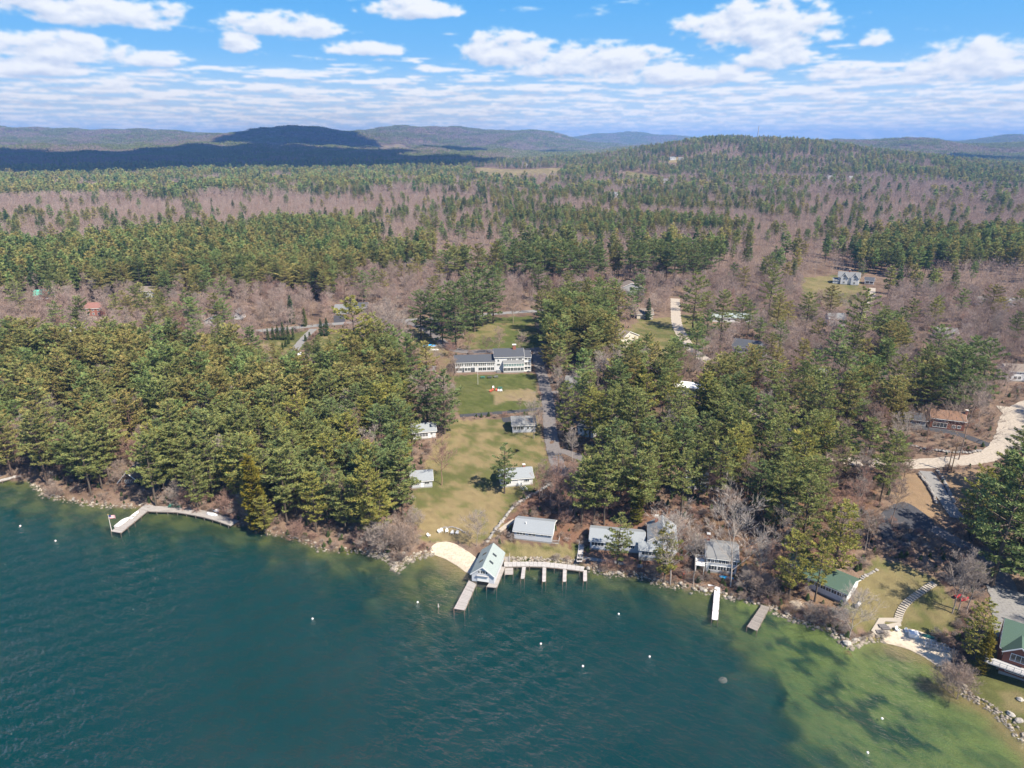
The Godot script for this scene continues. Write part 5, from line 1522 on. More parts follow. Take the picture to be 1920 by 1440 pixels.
func picnic_table(label: String, at: Vector3, turn: float, m: Material) -> void:
	var t := thing("picnic_table", label, "table", at, turn, "picnic tables before the lodge")
	part("table_top", box_mesh(Vector3(0, 0.74, 0), Vector3(1.9, 0.06, 0.8)), m, t)
	for s in [-0.7, 0.7]: part("bench", box_mesh(Vector3(0, 0.44, s), Vector3(1.9, 0.05, 0.28)), m, t)
	for x in [-0.7, 0.7]:
		var l := MB.new()
		l.bar(Vector3(x, 0.0, -0.65), Vector3(x, 0.71, -0.15), 0.09, 0.05)
		l.bar(Vector3(x, 0.0, 0.65), Vector3(x, 0.71, 0.15), 0.09, 0.05)
		l.bar(Vector3(x, 0.39, -0.8), Vector3(x, 0.39, 0.8), 0.09, 0.05)
		part("leg", l, m, t)

func life_ring(label: String, at: Vector3) -> void:
	var t := thing("life_ring", label, "life ring", at, 0.3)
	var r := TorusMesh.new()
	r.inner_radius = 0.30
	r.outer_radius = 0.55
	r.rings = 16
	r.ring_segments = 8
	var o := part("ring", r, mat("ring_yellow", lin(0.55, 0.33, 0.02), 0.5), t)
	o.rotation.x = 1.2
	part("post", box_mesh(Vector3(0, -0.3, -0.15), Vector3(0.1, 1.5, 0.1)), mat("old_timber", Color.WHITE), t)

func marker_post(label: String, at: Vector3) -> void:
	var t := thing("marker_post", label, "marker", at)
	var p := MB.new()
	p.tube(Vector3.DOWN * 1.6, Vector3.UP * 0.5, 0.12, 0.11, 8, true)
	part("post", p, mat("old_timber", Color.WHITE), t)
	var c := MB.new()
	c.tube(Vector3.UP * 0.5, Vector3.UP * 1.5, 0.26, 0.05, 10, true)
	part("cone", c, mat("marker_grey", lin(0.45, 0.45, 0.45), 0.7), t)

func build_camp() -> void:
	make_surfaces()
	var white := wall_mat("white", Color(0.64, 0.65, 0.67))
	var pale := wall_mat("pale_grey", Color(0.50, 0.53, 0.58))
	var grey := wall_mat("grey", Color(0.33, 0.34, 0.35))
	var cream := wall_mat("cream", Color(0.56, 0.51, 0.43))
	var brown := wall_mat("red_brown", Color(0.22, 0.085, 0.055))
	var slate := roof_mat("slate", Color(0.075, 0.082, 0.098))
	var silver := roof_mat("silver", Color(0.27, 0.295, 0.32))
	var ash := roof_mat("ash", Color(0.20, 0.205, 0.21))
	var green := roof_mat("green", Color(0.075, 0.125, 0.095))
	var sage := roof_mat("sage", Color(0.30, 0.35, 0.345))
	var taupe := roof_mat("taupe", Color(0.205, 0.17, 0.145))
	var cedar := roof_mat("cedar", Color(0.21, 0.125, 0.085))
	var asphalt := mat("old_asphalt", lin(0.155, 0.142, 0.14), 0.95, soft_tex, 5.3)
	var tar := mat("fresh_asphalt", lin(0.055, 0.056, 0.064), 0.9, soft_tex, 4.1)
	var dirt := mat("dirt_road", lin(0.36, 0.315, 0.265), 0.95, soft_tex, 6.1)
	var concrete := mat("pale_paving", lin(0.21, 0.205, 0.20), 0.9, soft_tex, 4.7)
	road("drive", PackedVector2Array([Vector2(14.1, -333.2), Vector2(12.4, -316.3), Vector2(13.3, -298.6), Vector2(14.2, -280.3), Vector2(14.8, -263.6), Vector2(14.5, -245.5), Vector2(14.4, -227.8), Vector2(15.2, -214.2), Vector2(16.6, -202.8)]), 5.0, asphalt, 0.120)
	road("lodge_parking", PackedVector2Array([Vector2(14.0, -330.6), Vector2(5.4, -328.6), Vector2(-8.0, -327.1), Vector2(-21.2, -324.9), Vector2(-29.5, -328.9), Vector2(-35.9, -340.3), Vector2(-45.0, -359.5), Vector2(-53.9, -372.1), Vector2(-64.3, -381.0)]), 5.5, asphalt, 0.100)
	road("lane", PackedVector2Array([Vector2(-20.5, -248.4), Vector2(-12.6, -249.8), Vector2(-4.2, -251.2), Vector2(3.2, -252.5), Vector2(12.4, -255.0)]), 2.6, tar, 0.090)
	road("lane", PackedVector2Array([Vector2(-3.7, -244.4), Vector2(0.4, -245.2)]), 4.0, tar, 0.080)
	road("lane", PackedVector2Array([Vector2(15.2, -221.0), Vector2(19.2, -218.7), Vector2(23.2, -215.0), Vector2(27.3, -210.0), Vector2(33.6, -203.4)]), 3.4, asphalt, 0.080)
	road("lane", PackedVector2Array([Vector2(16.3, -203.8), Vector2(21.5, -205.7), Vector2(28.5, -205.4)]), 6.0, asphalt, 0.090)
	road("lane", PackedVector2Array([Vector2(14.9, -271.1), Vector2(19.5, -272.3)]), 2.6, asphalt, 0.080)
	road("town_road", PackedVector2Array([Vector2(-142.5, -360.2), Vector2(-118.4, -367.2), Vector2(-104.8, -372.2), Vector2(-85.1, -378.0), Vector2(-66.0, -382.2), Vector2(-40.4, -387.6), Vector2(-12.7, -396.5), Vector2(16.1, -403.1), Vector2(45.8, -409.3)]), 5.5, concrete, 0.100)
	road("driveway", PackedVector2Array([Vector2(-109.1, -363.8), Vector2(-109.5, -348.3), Vector2(-109.2, -331.8), Vector2(-108.3, -313.2)]), 4.2, concrete, 0.130)
	road("driveway", PackedVector2Array([Vector2(-97.5, -375.6), Vector2(-102.2, -393.9)]), 6.5, tar, 0.080)
	road("dirt_road", PackedVector2Array([Vector2(109.6, -450.9), Vector2(101.7, -414.5), Vector2(94.7, -379.7), Vector2(91.3, -346.1), Vector2(91.4, -327.4), Vector2(94.3, -310.5)]), 6.0, dirt, 0.090)
	road("dirt_road", PackedVector2Array([Vector2(260.9, -488.6), Vector2(241.3, -450.7), Vector2(219.6, -413.1)]), 4.0, dirt, 0.090)
	road("dirt_road", PackedVector2Array([Vector2(225.2, -261.9), Vector2(203.8, -251.7), Vector2(188.8, -238.9), Vector2(178.2, -225.3), Vector2(166.9, -213.3), Vector2(157.2, -208.1), Vector2(146.5, -206.5), Vector2(133.4, -205.3), Vector2(122.3, -204.7), Vector2(109.7, -204.8), Vector2(101.3, -210.3), Vector2(97.1, -228.9), Vector2(93.1, -245.9)]), 6.5, dirt, 0.100)
	road("turning_place", PackedVector2Array([Vector2(190.0, -246.8), Vector2(194.1, -243.8), Vector2(189.5, -231.4), Vector2(180.2, -220.7), Vector2(173.9, -216.9)]), 10.0, dirt, 0.160)
	road("driveway", PackedVector2Array([Vector2(135.1, -200.4), Vector2(133.9, -193.2), Vector2(131.4, -183.7), Vector2(129.0, -173.0)]), 4.0, concrete, 0.140)
	road("driveway", PackedVector2Array([Vector2(108.1, -172.0), Vector2(110.7, -169.6), Vector2(117.0, -168.5), Vector2(120.7, -163.1), Vector2(124.2, -157.0), Vector2(125.3, -150.3), Vector2(122.4, -141.8), Vector2(118.0, -133.4), Vector2(113.3, -124.9)]), 4.6, asphalt, 0.090)
	road("parking_place", PackedVector2Array([Vector2(122.4, -141.8), Vector2(118.0, -133.4), Vector2(114.1, -125.5)]), 8.5, concrete, 0.150)
	road("driveway", PackedVector2Array([Vector2(147.8, -235.6), Vector2(155.1, -230.9), Vector2(162.1, -226.4), Vector2(167.3, -216.2)]), 3.6, tar, 0.080)
	road("footpath", PackedVector2Array([Vector2(-3.9, -173.6), Vector2(-1.6, -176.5), Vector2(0.8, -179.1)]), 1.4, dirt, 0.060)
	road("driveway", PackedVector2Array([Vector2(-223.8, -419.2), Vector2(-215.5, -406.9), Vector2(-207.2, -394.9)]), 4.0, dirt, 0.080)
	patch("beach", PackedVector2Array([Vector2(-23.3, -166.4), Vector2(-23.2, -167.1), Vector2(-22.8, -167.9), Vector2(-22.3, -168.6), Vector2(-21.7, -169.0), Vector2(-20.8, -169.3), Vector2(-19.9, -169.4), Vector2(-19.0, -169.3), Vector2(-17.9, -169.1), Vector2(-16.8, -168.6), Vector2(-15.7, -167.8), Vector2(-14.6, -166.7), Vector2(-13.6, -165.6), Vector2(-12.5, -164.6), Vector2(-11.5, -163.5), Vector2(-10.7, -162.5), Vector2(-10.0, -161.6), Vector2(-9.4, -160.8), Vector2(-9.1, -159.9), Vector2(-9.0, -158.8), Vector2(-9.3, -157.4), Vector2(-9.6, -156.5), Vector2(-10.2, -156.0), Vector2(-10.9, -155.9), Vector2(-11.8, -156.3), Vector2(-12.8, -157.1), Vector2(-13.9, -158.4), Vector2(-15.1, -159.7), Vector2(-16.3, -160.8), Vector2(-17.6, -162.0), Vector2(-18.7, -163.0), Vector2(-19.8, -163.7), Vector2(-20.8, -164.3), Vector2(-21.6, -164.8), Vector2(-22.3, -165.3), Vector2(-23.0, -165.9)]), mat("beach_sand", lin(0.52, 0.44, 0.34), 0.95, soft_tex, 6.3), 0.9, 0.16)
	patch("beach", PackedVector2Array([Vector2(86.5, -129.6), Vector2(86.8, -130.3), Vector2(87.8, -131.1), Vector2(89.0, -131.7), Vector2(90.4, -132.1), Vector2(91.9, -132.3), Vector2(93.3, -132.3), Vector2(94.4, -132.1), Vector2(95.4, -131.6), Vector2(96.3, -130.8), Vector2(97.3, -129.7), Vector2(98.3, -128.3), Vector2(99.0, -126.9), Vector2(99.1, -125.5), Vector2(98.8, -124.0), Vector2(98.3, -122.8), Vector2(97.4, -122.0), Vector2(96.1, -121.5), Vector2(95.0, -121.5), Vector2(94.4, -122.2), Vector2(93.9, -123.3), Vector2(93.3, -124.5), Vector2(92.5, -125.5), Vector2(91.5, -126.7), Vector2(90.4, -127.6), Vector2(89.0, -128.3), Vector2(87.4, -128.9)]), mat("beach_sand", lin(0.52, 0.44, 0.34), 0.95, soft_tex, 6.3), 0.9, 0.16)
	patch("parking_place", PackedVector2Array([Vector2(105.4, -171.8), Vector2(108.8, -175.2), Vector2(113.0, -178.3), Vector2(116.3, -180.1), Vector2(118.1, -179.7), Vector2(119.1, -178.0), Vector2(119.7, -176.0), Vector2(120.3, -173.9), Vector2(120.6, -171.4), Vector2(119.8, -168.8), Vector2(117.1, -166.1), Vector2(113.1, -163.1), Vector2(109.5, -160.4), Vector2(106.6, -157.7), Vector2(103.8, -155.2), Vector2(101.9, -154.1), Vector2(100.9, -155.2), Vector2(100.6, -157.7), Vector2(100.9, -160.7), Vector2(101.7, -164.1), Vector2(103.2, -168.2)]), tar, 1.2, 0.17)
	var lodge := thing("lodge", "long white two-storey lodge with dark grey roof above the lawn", "house", Vector3(-8.63, 9.92, -296.28), 0.089)
	block(lodge, -17.28, 0.71, 0.0, -9.0, 5.0, 2.0, "x", white, slate)
	block(lodge, 0.83, 14.05, -0.02, -10.5, 7.1, 2.3, "x", white, slate)
	block(lodge, 14.17, 17.23, -0.6, -8.0, 6.6, 1.9, "x", white, slate)
	porch(lodge, -16.97, -13.45, 0.003, 2.75, 4.55, 4, 0.25)
	porch(lodge, -12.99, -9.48, 0.003, 2.75, 4.55, 4, 0.25)
	porch(lodge, -9.02, -7.12, 0.003, 2.75, 4.55, 2, 0.25)
	porch(lodge, -6.72, -3.14, 0.003, 2.75, 4.55, 4, 0.25)
	porch(lodge, -2.75, 0.46, 0.003, 2.75, 4.55, 4, 0.25)
	porch(lodge, -17.03, -14.16, 0.003, 0.3, 2.35, 2, 0.45)
	porch(lodge, -13.06, -10.18, 0.003, 0.3, 2.35, 2, 0.45)
	porch(lodge, -6.78, -3.05, 0.003, 0.3, 2.35, 2, 0.45)
	porch(lodge, -2.81, 0.53, 0.003, 0.3, 2.35, 2, 0.45)
	door(lodge, Vector3(-13.67, 0.3, 0.003), Vector3.RIGHT, Vector3.BACK, 0.8, 2.0, mat("dark_door", lin(0.05, 0.06, 0.07), 0.5))
	door(lodge, Vector3(-9.69, 0.3, 0.003), Vector3.RIGHT, Vector3.BACK, 0.8, 2.0, mat("dark_door", lin(0.05, 0.06, 0.07), 0.5))
	door(lodge, Vector3(-8.77, 0.3, 0.003), Vector3.RIGHT, Vector3.BACK, 0.8, 2.0, mat("dark_door", lin(0.05, 0.06, 0.07), 0.5))
	window(lodge, Vector3(2.45, 5.30, -0.017), Vector3.RIGHT, Vector3.BACK, 0.9, 1.25)
	window(lodge, Vector3(6.89, 5.75, -0.017), Vector3.RIGHT, Vector3.BACK, 0.9, 1.25)
	window(lodge, Vector3(7.81, 5.75, -0.017), Vector3.RIGHT, Vector3.BACK, 0.9, 1.25)
	window(lodge, Vector3(9.09, 5.75, -0.017), Vector3.RIGHT, Vector3.BACK, 0.9, 1.25)
	window(lodge, Vector3(10.01, 5.75, -0.017), Vector3.RIGHT, Vector3.BACK, 0.9, 1.25)
	window(lodge, Vector3(12.03, 5.75, -0.017), Vector3.RIGHT, Vector3.BACK, 0.9, 1.25)
	window(lodge, Vector3(12.85, 5.75, -0.017), Vector3.RIGHT, Vector3.BACK, 0.9, 1.25)
	window(lodge, Vector3(2.54, 3.4, -0.017), Vector3.RIGHT, Vector3.BACK, 1.6, 1.1, 3)
	var teal_glass := mat("teal_glass", lin(0.10, 0.19, 0.19), 0.08)
	porch(lodge, 4.69, 13.98, 1.603, 2.75, 4.35, 8, 0.2, null, teal_glass)
	block(lodge, 4.62, 14.02, 1.60, 0.0, 4.45, 0.75, "shed", white, ash, 0.2)
	porch(lodge, 4.69, 13.98, 1.603, 0.3, 2.35, 6, 0.4)
	railing(lodge, [Vector3(14.29, 0.30, 0.9), Vector3(17.23, 0.30, 0.9), Vector3(17.23, 0.30, -0.6)], 0.95, trim)
	railing(lodge, [Vector3(14.29, 2.60, 0.9), Vector3(17.23, 2.60, 0.9), Vector3(17.23, 2.60, -0.6)], 0.95, trim)
	railing(lodge, [Vector3(14.29, 4.70, 0.9), Vector3(17.23, 4.70, 0.9), Vector3(17.23, 4.70, -0.6)], 0.95, trim)
	part("porch_floor", box_mesh(Vector3(15.70, 0.15, 0.2), Vector3(3.18, 0.15, 1.6)), trim, lodge)
	part("porch_floor", box_mesh(Vector3(15.70, 2.45, 0.2), Vector3(3.18, 0.15, 1.6)), trim, lodge)
	part("porch_floor", box_mesh(Vector3(15.70, 4.55, 0.2), Vector3(3.18, 0.15, 1.6)), trim, lodge)
	window(lodge, Vector3(15.70, 1.20, -0.597), Vector3.RIGHT, Vector3.BACK, 2.6, 1.5, 3)
	window(lodge, Vector3(15.70, 3.50, -0.597), Vector3.RIGHT, Vector3.BACK, 2.6, 1.5, 3)
	window(lodge, Vector3(15.70, 5.50, -0.597), Vector3.RIGHT, Vector3.BACK, 2.6, 1.5, 3)
	for i in 3:
		var post := MB.new()
		post.box(Vector3(14.29 + i * 1.47 - 0.09, 0.0, 0.85), Vector3(14.29 + i * 1.47 + 0.09, 6.4, 1.0))
		part("porch_post", post, trim, lodge)
	chimney(lodge, 10.10, -4.9, 8.0, 11.2, 1.5, mat("chimney_brick", lin(0.30, 0.13, 0.09), 0.9, stone_tex, 0.8))
	steps_down(lodge, 2.54, 0.0, 2.0, 0.8, 4, ash)
	taken.append(Vector3(lodge.position.x, lodge.position.z - 4.0, 19.0))
	built.append(Vector3(lodge.position.x, lodge.position.z - 4.0, 18.0))
	built.append(Vector3(-7.0, -157.0, 8.0))
	built.append(Vector3(-14.5, -164.5, 6.5))
	house("cottage", "small grey-roofed cottage with screened porch beside the drive", Vector3(4.45, 7.25, -233.43), 0.058, 8.51, {"d": 7.5, "eave": 3.2, "rise": 1.9, "wall": pale, "roof": ash, "win": [["F", 1.9, 1.3, 1.5, [-0.8, -0.48, -0.16], 2], ["F", 1.9, 1.0, 1.1, [0.35, 0.7]], ["L", 1.9, 1.4, 1.4, [-0.5, 0.2]]]}, "house")
	house("cottage", "pale cottage with a row of porch windows under the dark pines left of the lawn", Vector3(-32.04, 6.66, -229.09), 0.225, 8.32, {"d": 7.0, "eave": 3.0, "rise": 1.8, "wall": white, "roof": silver, "win": [["F", 1.75, 1.05, 1.7, [-0.86, -0.6, -0.34, -0.08, 0.18]], ["F", 1.9, 0.9, 1.1, [0.62]], ["R", 1.8, 1.0, 1.1, [0.0]]], "door": 0.42}, "house")
	house("cottage", "light grey cottage at the lawn's lower left, next to a reddish bare tree", Vector3(-29.04, 4.10, -196.37), 0.153, 6.68, {"d": 7.0, "eave": 2.8, "rise": 1.7, "wall": pale, "roof": silver, "win": [["F", 1.6, 1.5, 1.2, [-0.5], 3], ["F", 1.7, 1.6, 1.0, [0.5], 3]], "door": 0.0}, "house")
	var stair_cottage := house("cottage", "light grey cottage half hidden behind the greyish spruce on the lawn", Vector3(1.66, 4.50, -196.89), 0.172, 10.35, {"d": 7.2, "eave": 2.9, "rise": 1.7, "wall": white, "roof": silver, "win": [["F", 1.6, 1.8, 1.2, [-0.55], 3], ["F", 1.7, 1.7, 1.0, [0.6], 3]], "door": 0.12, "chim": [3.0, -4.4, 5.3]}, "house")
	railing(stair_cottage, [Vector3(0.2, 0.2, 0.1), Vector3(1.6, -0.6, 2.6)], 0.9, trim)
	railing(stair_cottage, [Vector3(1.4, 0.2, 0.1), Vector3(2.8, -0.6, 2.6)], 0.9, trim)
	house("cottage", "small dark-roofed white cottage in the pines right of the drive", Vector3(26.84, 7.77, -229.02), -0.735, 6.97, {"d": 6.5, "eave": 3.0, "rise": 1.7, "wall": white, "roof": slate, "win": [["F", 1.8, 1.2, 1.4, [-0.55, 0.0, 0.55]], ["L", 1.8, 1.0, 1.0, [0.0]]]}, "house")
	var deck_cottage := house("cottage", "grey-roofed cottage with a white deck frame right of the drive near the lodge", Vector3(25.64, 9.48, -275.24), -0.217, 5.51, {"d": 6.0, "eave": 3.0, "rise": 1.6, "wall": grey, "roof": ash, "win": [["F", 1.8, 1.0, 1.1, [-0.5, 0.4]]]}, "house")
	var pergola := MB.new()
	for i in 5:
		pergola.bar(Vector3(3.2 + i * 1.25, 0.0, 1.0), Vector3(3.2 + i * 1.25, 2.6, 1.0), 0.12, 0.12)
		pergola.bar(Vector3(3.2 + i * 1.25, 2.6, 1.2), Vector3(3.2 + i * 1.25, 2.6, -3.0), 0.1, 0.14)
	pergola.bar(Vector3(3.0, 2.55, 1.0), Vector3(8.4, 2.55, 1.0), 0.1, 0.16)
	pergola.bar(Vector3(3.0, 2.55, -2.6), Vector3(8.4, 2.55, -2.6), 0.1, 0.16)
	part("pergola", pergola, trim, deck_cottage)
	railing(deck_cottage, [Vector3(3.2, 0.2, 1.0), Vector3(8.3, 0.2, 1.0), Vector3(8.3, 0.2, -2.6)], 0.9, trim)
	var shed := house("garden_shed", "small grey shed with teal doors left of the lodge", Vector3(-37.02, 9.85, -292.50), -0.019, 4.48, {"d": 3.6, "eave": 2.3, "rise": 1.2, "wall": grey, "roof": ash}, "shed")
	for i in 3: door(shed, Vector3(-1.2 + i * 1.2, 0.25, 0.003), Vector3.RIGHT, Vector3.BACK, 0.85, 1.9, mat("teal_door", lin(0.03, 0.32, 0.28), 0.5) if i != 1 else trim)
	var bank_cottage := house("cottage", "white silver-roofed cottage on the green bank behind the promenade", Vector3(5.94, 1.67, -169.07), -0.202, 10.86, {"d": 7.6, "eave": 3.0, "rise": 1.6, "wall": pale, "roof": silver, "win": [["F", 2.15, 0.85, 1.05, [-0.80, -0.64, -0.48]], ["F", 2.15, 1.0, 1.0, [-0.14, 0.06]], ["F", 2.3, 0.95, 0.6, [0.5, 0.68, 0.86]], ["L", 2.0, 1.1, 1.2, [0.0]], ["R", 2.0, 1.1, 1.2, [0.3]]]}, "house")
	var vent := MB.new()
	vent.tube(Vector3(-2.4, 3.8, -2.2), Vector3(-2.4, 4.7, -2.2), 0.16, 0.16, 8, true)
	part("vent_pipe", vent, trim, bank_cottage)
	railing(bank_cottage, [Vector3(5.6, -0.2, -0.5), Vector3(7.4, -0.2, -0.5), Vector3(7.4, -0.2, -3.0)], 0.9, mat("grey_timber", lin(0.40, 0.40, 0.41), 0.85, wood_tex, 1.5))
	var side_deck := MB.new()
	side_deck.box(Vector3(5.5, -0.9, -3.1), Vector3(7.5, -0.2, -0.4))
	part("deck", side_deck, mat("grey_timber", Color.WHITE), bank_cottage)
	var long_cottage := house("cottage", "long low pale cottage with silver roof behind the lone shoreline pine", Vector3(29.20, 1.56, -163.98), -0.165, 14.76, {"d": 7.5, "eave": 3.0, "rise": 1.5, "wall": pale, "roof": silver, "win": [["F", 1.9, 3.6, 1.3, [-0.72], 4], ["F", 1.9, 1.5, 1.1, [-0.2, 0.1], 2], ["F", 1.9, 1.6, 1.1, [0.55], 3], ["L", 1.8, 1.2, 1.2, [0.0]]]}, "house")
	var tall_cottage := house("cottage", "taller pale cottage with steep roof and chimney right of the long cottage", Vector3(41.29, 2.13, -161.81), -0.179, 7.49, {"d": 9.0, "eave": 4.2, "rise": 2.6, "ridge": "z", "wall": white, "roof": silver, "win": [["F", 4.6, 1.6, 1.3, [0.0], 3], ["F", 1.6, 1.5, 1.3, [-0.5, 0.5], 2], ["L", 2.0, 1.1, 1.2, [0.3]]], "chim": [-1.6, -7.4, 7.6]}, "house")
	block(tall_cottage, -6.2, -0.2, 2.6, 0.0, 2.6, 0.9, "shed", pale, silver, 0.3)
	window(tall_cottage, Vector3(-3.2, 1.5, 2.603), Vector3.RIGHT, Vector3.BACK, 4.6, 1.2, 5)
	railing(tall_cottage, [Vector3(0.2, 2.2, 0.3), Vector3(0.2, 2.2, 1.6), Vector3(4.0, 2.2, 1.6), Vector3(4.0, 2.2, 0.3)], 0.9, trim)
	var balcony := MB.new()
	balcony.box(Vector3(0.1, 2.05, 0.01), Vector3(4.1, 2.2, 1.7))
	part("balcony", balcony, trim, tall_cottage)
	var porch_cottage := house("cottage", "grey-roofed cottage with a raised glazed porch behind the big bare shoreline tree", Vector3(55.36, 1.61, -153.79), -0.220, 7.79, {"d": 8.5, "eave": 4.6, "rise": 1.8, "wall": pale, "roof": ash, "win": [["F", 3.5, 0.95, 1.2, [-0.84, -0.6, -0.36, -0.12, 0.12, 0.36, 0.6, 0.84]], ["F", 1.4, 2.2, 1.4, [-0.55, 0.05, 0.62], 3], ["L", 3.4, 1.4, 1.4, [-0.5, 0.2]]], "chim": [-3.4, -6.5, 7.6]}, "house")
	railing(porch_cottage, [Vector3(-4.2, 2.5, -2.0), Vector3(-6.6, 2.5, -2.0), Vector3(-6.6, 2.5, 1.2), Vector3(-3.0, 2.5, 1.2)], 0.95, trim)
	var stair_deck := MB.new()
	stair_deck.box(Vector3(-6.7, 2.3, -2.1), Vector3(-4.25, 2.5, 1.3))
	part("deck", stair_deck, trim, porch_cottage)
	for q in [Vector2(-6.5, 1.1), Vector2(-4.4, 1.1), Vector2(-6.5, -1.9)]:
		var post := MB.new()
		post.box(Vector3(q.x - 0.08, -1.5, q.y - 0.08), Vector3(q.x + 0.08, 2.3, q.y + 0.08))
		part("post", post, trim, porch_cottage)
	var green_cottage := house("cottage", "long white lakefront cottage with a faded green roof behind two shoreline pines", Vector3(78.37, 1.99, -144.18), -0.782, 10.82, {"d": 8.0, "eave": 3.2, "rise": 1.5, "wall": white, "roof": green, "win": [["F", 2.2, 1.35, 1.3, [-0.88, -0.55, -0.3, -0.05, 0.2, 0.45, 0.7, 0.9]], ["R", 2.0, 1.2, 1.2, [0.2]]]}, "house")
	block(green_cottage, -11.0, -6.4, -2.4, -8.0, 3.1, 1.1, "x", white, green, 0.3)
	for k in [-10.0, -8.6]: window(green_cottage, Vector3(k, 2.0, -2.397), Vector3.RIGHT, Vector3.BACK, 0.9, 1.3)
	var tank := MB.new()
	tank.tube(Vector3(7.9, 0.6, -2.2), Vector3(7.9, 0.6, -0.6), 0.5, 0.5, 10, true)
	part("fuel_tank", tank, trim, green_cottage)
	var lake_house := house("lake_house", "red-brown shingled house with green roof and gabled dormer in the lower right corner", Vector3(108.35, 2.25, -116.48), -0.620, 8.00, {"d": 11.0, "eave": 5.6, "rise": 3.4, "wall": brown, "roof": green, "win": [["F", 4.2, 1.6, 1.5, [-0.72, -0.42], 2], ["F", 1.5, 2.2, 1.5, [-0.5, 0.1], 3], ["L", 3.6, 1.2, 1.4, [-0.3, 0.3]]]}, "house")
	block(lake_house, -3.6, 1.6, 1.2, -3.5, 5.6, 2.0, "z", brown, green, 0.4)
	window(lake_house, Vector3(-1.0, 4.6, 1.203), Vector3.RIGHT, Vector3.BACK, 2.8, 1.8, 3)
	window(lake_house, Vector3(-1.0, 1.6, 1.203), Vector3.RIGHT, Vector3.BACK, 3.2, 1.8, 3)
	var deck_floor := MB.new()
	deck_floor.box(Vector3(-6.5, 2.6, 1.21), Vector3(6.0, 2.8, 3.6))
	part("deck", deck_floor, mat("grey_timber", Color.WHITE), lake_house)
	railing(lake_house, [Vector3(-6.4, 2.8, 1.4), Vector3(-6.4, 2.8, 3.5), Vector3(6.0, 2.8, 3.5)], 0.95, mat("grey_timber", Color.WHITE))
	house("cabin", "dark red cabin with brown roof and white-framed windows by the dirt road", Vector3(159.45, 9.70, -230.43), -0.362, 10.90, {"d": 8.5, "eave": 4.2, "rise": 1.8, "wall": brown, "roof": cedar, "win": [["F", 1.6, 4.6, 1.9, [-0.42], 4], ["F", 3.6, 3.8, 0.9, [-0.38], 4], ["F", 1.6, 1.2, 1.2, [0.4, 0.7]]], "chim": [6.0, -3.5, 7.2]}, "house")
	house("cabin", "low grey cabin wing left of the dark red cabin", Vector3(149.97, 9.55, -234.26), -0.393, 7.16, {"d": 7.0, "eave": 2.8, "rise": 1.4, "wall": grey, "roof": slate, "win": [["F", 1.6, 1.3, 1.1, [-0.5, 0.3]]]}, "house")
	house("house", "grey house with white lower front at the right edge above the dirt turning place", Vector3(221.46, 10.87, -280.58), -0.105, 11.93, {"d": 8.0, "eave": 4.6, "rise": 2.0, "wall": white, "roof": taupe, "win": [["F", 1.6, 1.3, 1.5, [-0.75, -0.4, -0.1, 0.5]], ["F", 3.7, 0.9, 1.0, [-0.1, 0.4]]]}, "house")
	var gable_house := house("house", "white two-storey house with a steep grey gable in the pines right of the lodge", Vector3(59.86, 10.28, -335.49), 0.738, 14.69, {"d": 10.0, "eave": 4.8, "rise": 3.2, "ridge": "z", "wall": cream, "roof": taupe, "win": [["F", 5.6, 1.0, 1.3, [0.0]], ["F", 3.6, 1.0, 1.3, [-0.45, 0.45]], ["F", 1.4, 1.1, 1.4, [-0.5, 0.1, 0.6]], ["R", 3.4, 1.0, 1.3, [-0.5, 0.0, 0.5]]]}, "house")
	block(gable_house, -9.5, -5.2, -2.5, -9.0, 3.0, 1.6, "x", cream, taupe)
	var dark_house := house("house", "house with dark grey roof and bright white gable end among bare trees on the right", Vector3(116.25, 9.87, -324.33), -0.523, 13.93, {"d": 9.0, "eave": 3.4, "rise": 2.6, "wall": white, "roof": slate, "win": [["F", 1.6, 1.1, 1.2, [-0.7, -0.3, 0.2, 0.7]], ["R", 2.0, 1.2, 1.2, [0.0]]]}, "house")
	block(dark_house, 3.5, 10.0, 2.5, -4.0, 3.6, 2.8, "z", white, slate)
	window(dark_house, Vector3(6.75, 2.4, 2.503), Vector3.RIGHT, Vector3.BACK, 2.2, 1.6, 3)
	var farm := house("farmhouse", "white farmhouse with two front gables on its own lawn, far right", Vector3(248.98, 9.11, -501.22), -0.417, 14.35, {"d": 9.0, "eave": 5.4, "rise": 3.0, "wall": white, "roof": ash, "win": [["F", 4.0, 1.1, 1.6, [-0.75, 0.8]], ["F", 1.5, 1.1, 1.6, [-0.75, 0.8]]], "chim": [0.0, -4.5, 10.2]}, "house")
	for k in [-3.0, 4.0]:
		block(farm, k - 2.4, k + 2.4, 1.6, -4.0, 5.2, 2.8, "z", white, ash)
		for y in [1.6, 4.2, 6.2]: window(farm, Vector3(k, y, 1.603), Vector3.RIGHT, Vector3.BACK, 1.3, 1.4 if y < 6.0 else 0.9)
	block(farm, -10.5, -6.8, 1.0, -4.0, 2.6, 1.0, "shed", white, ash, 0.3)
	house("garage", "small dark-roofed garage beside the white farmhouse", Vector3(264.26, 9.25, -500.51), -0.414, 6.01, {"d": 7.0, "eave": 2.8, "rise": 1.8, "ridge": "x", "wall": white, "roof": slate, "win": [["F", 1.4, 2.2, 2.0, [-0.45, 0.45], 3]]}, "garage")
	house("garage", "tan garage with taupe roof near the dirt road behind the lodge pines", Vector3(78.13, 10.74, -390.97), 0.052, 9.55, {"d": 7.5, "eave": 3.0, "rise": 2.4, "wall": cream, "roof": taupe, "win": [["F", 1.4, 1.0, 1.2, [-0.5, 0.5]]], "door": 0.0}, "garage")
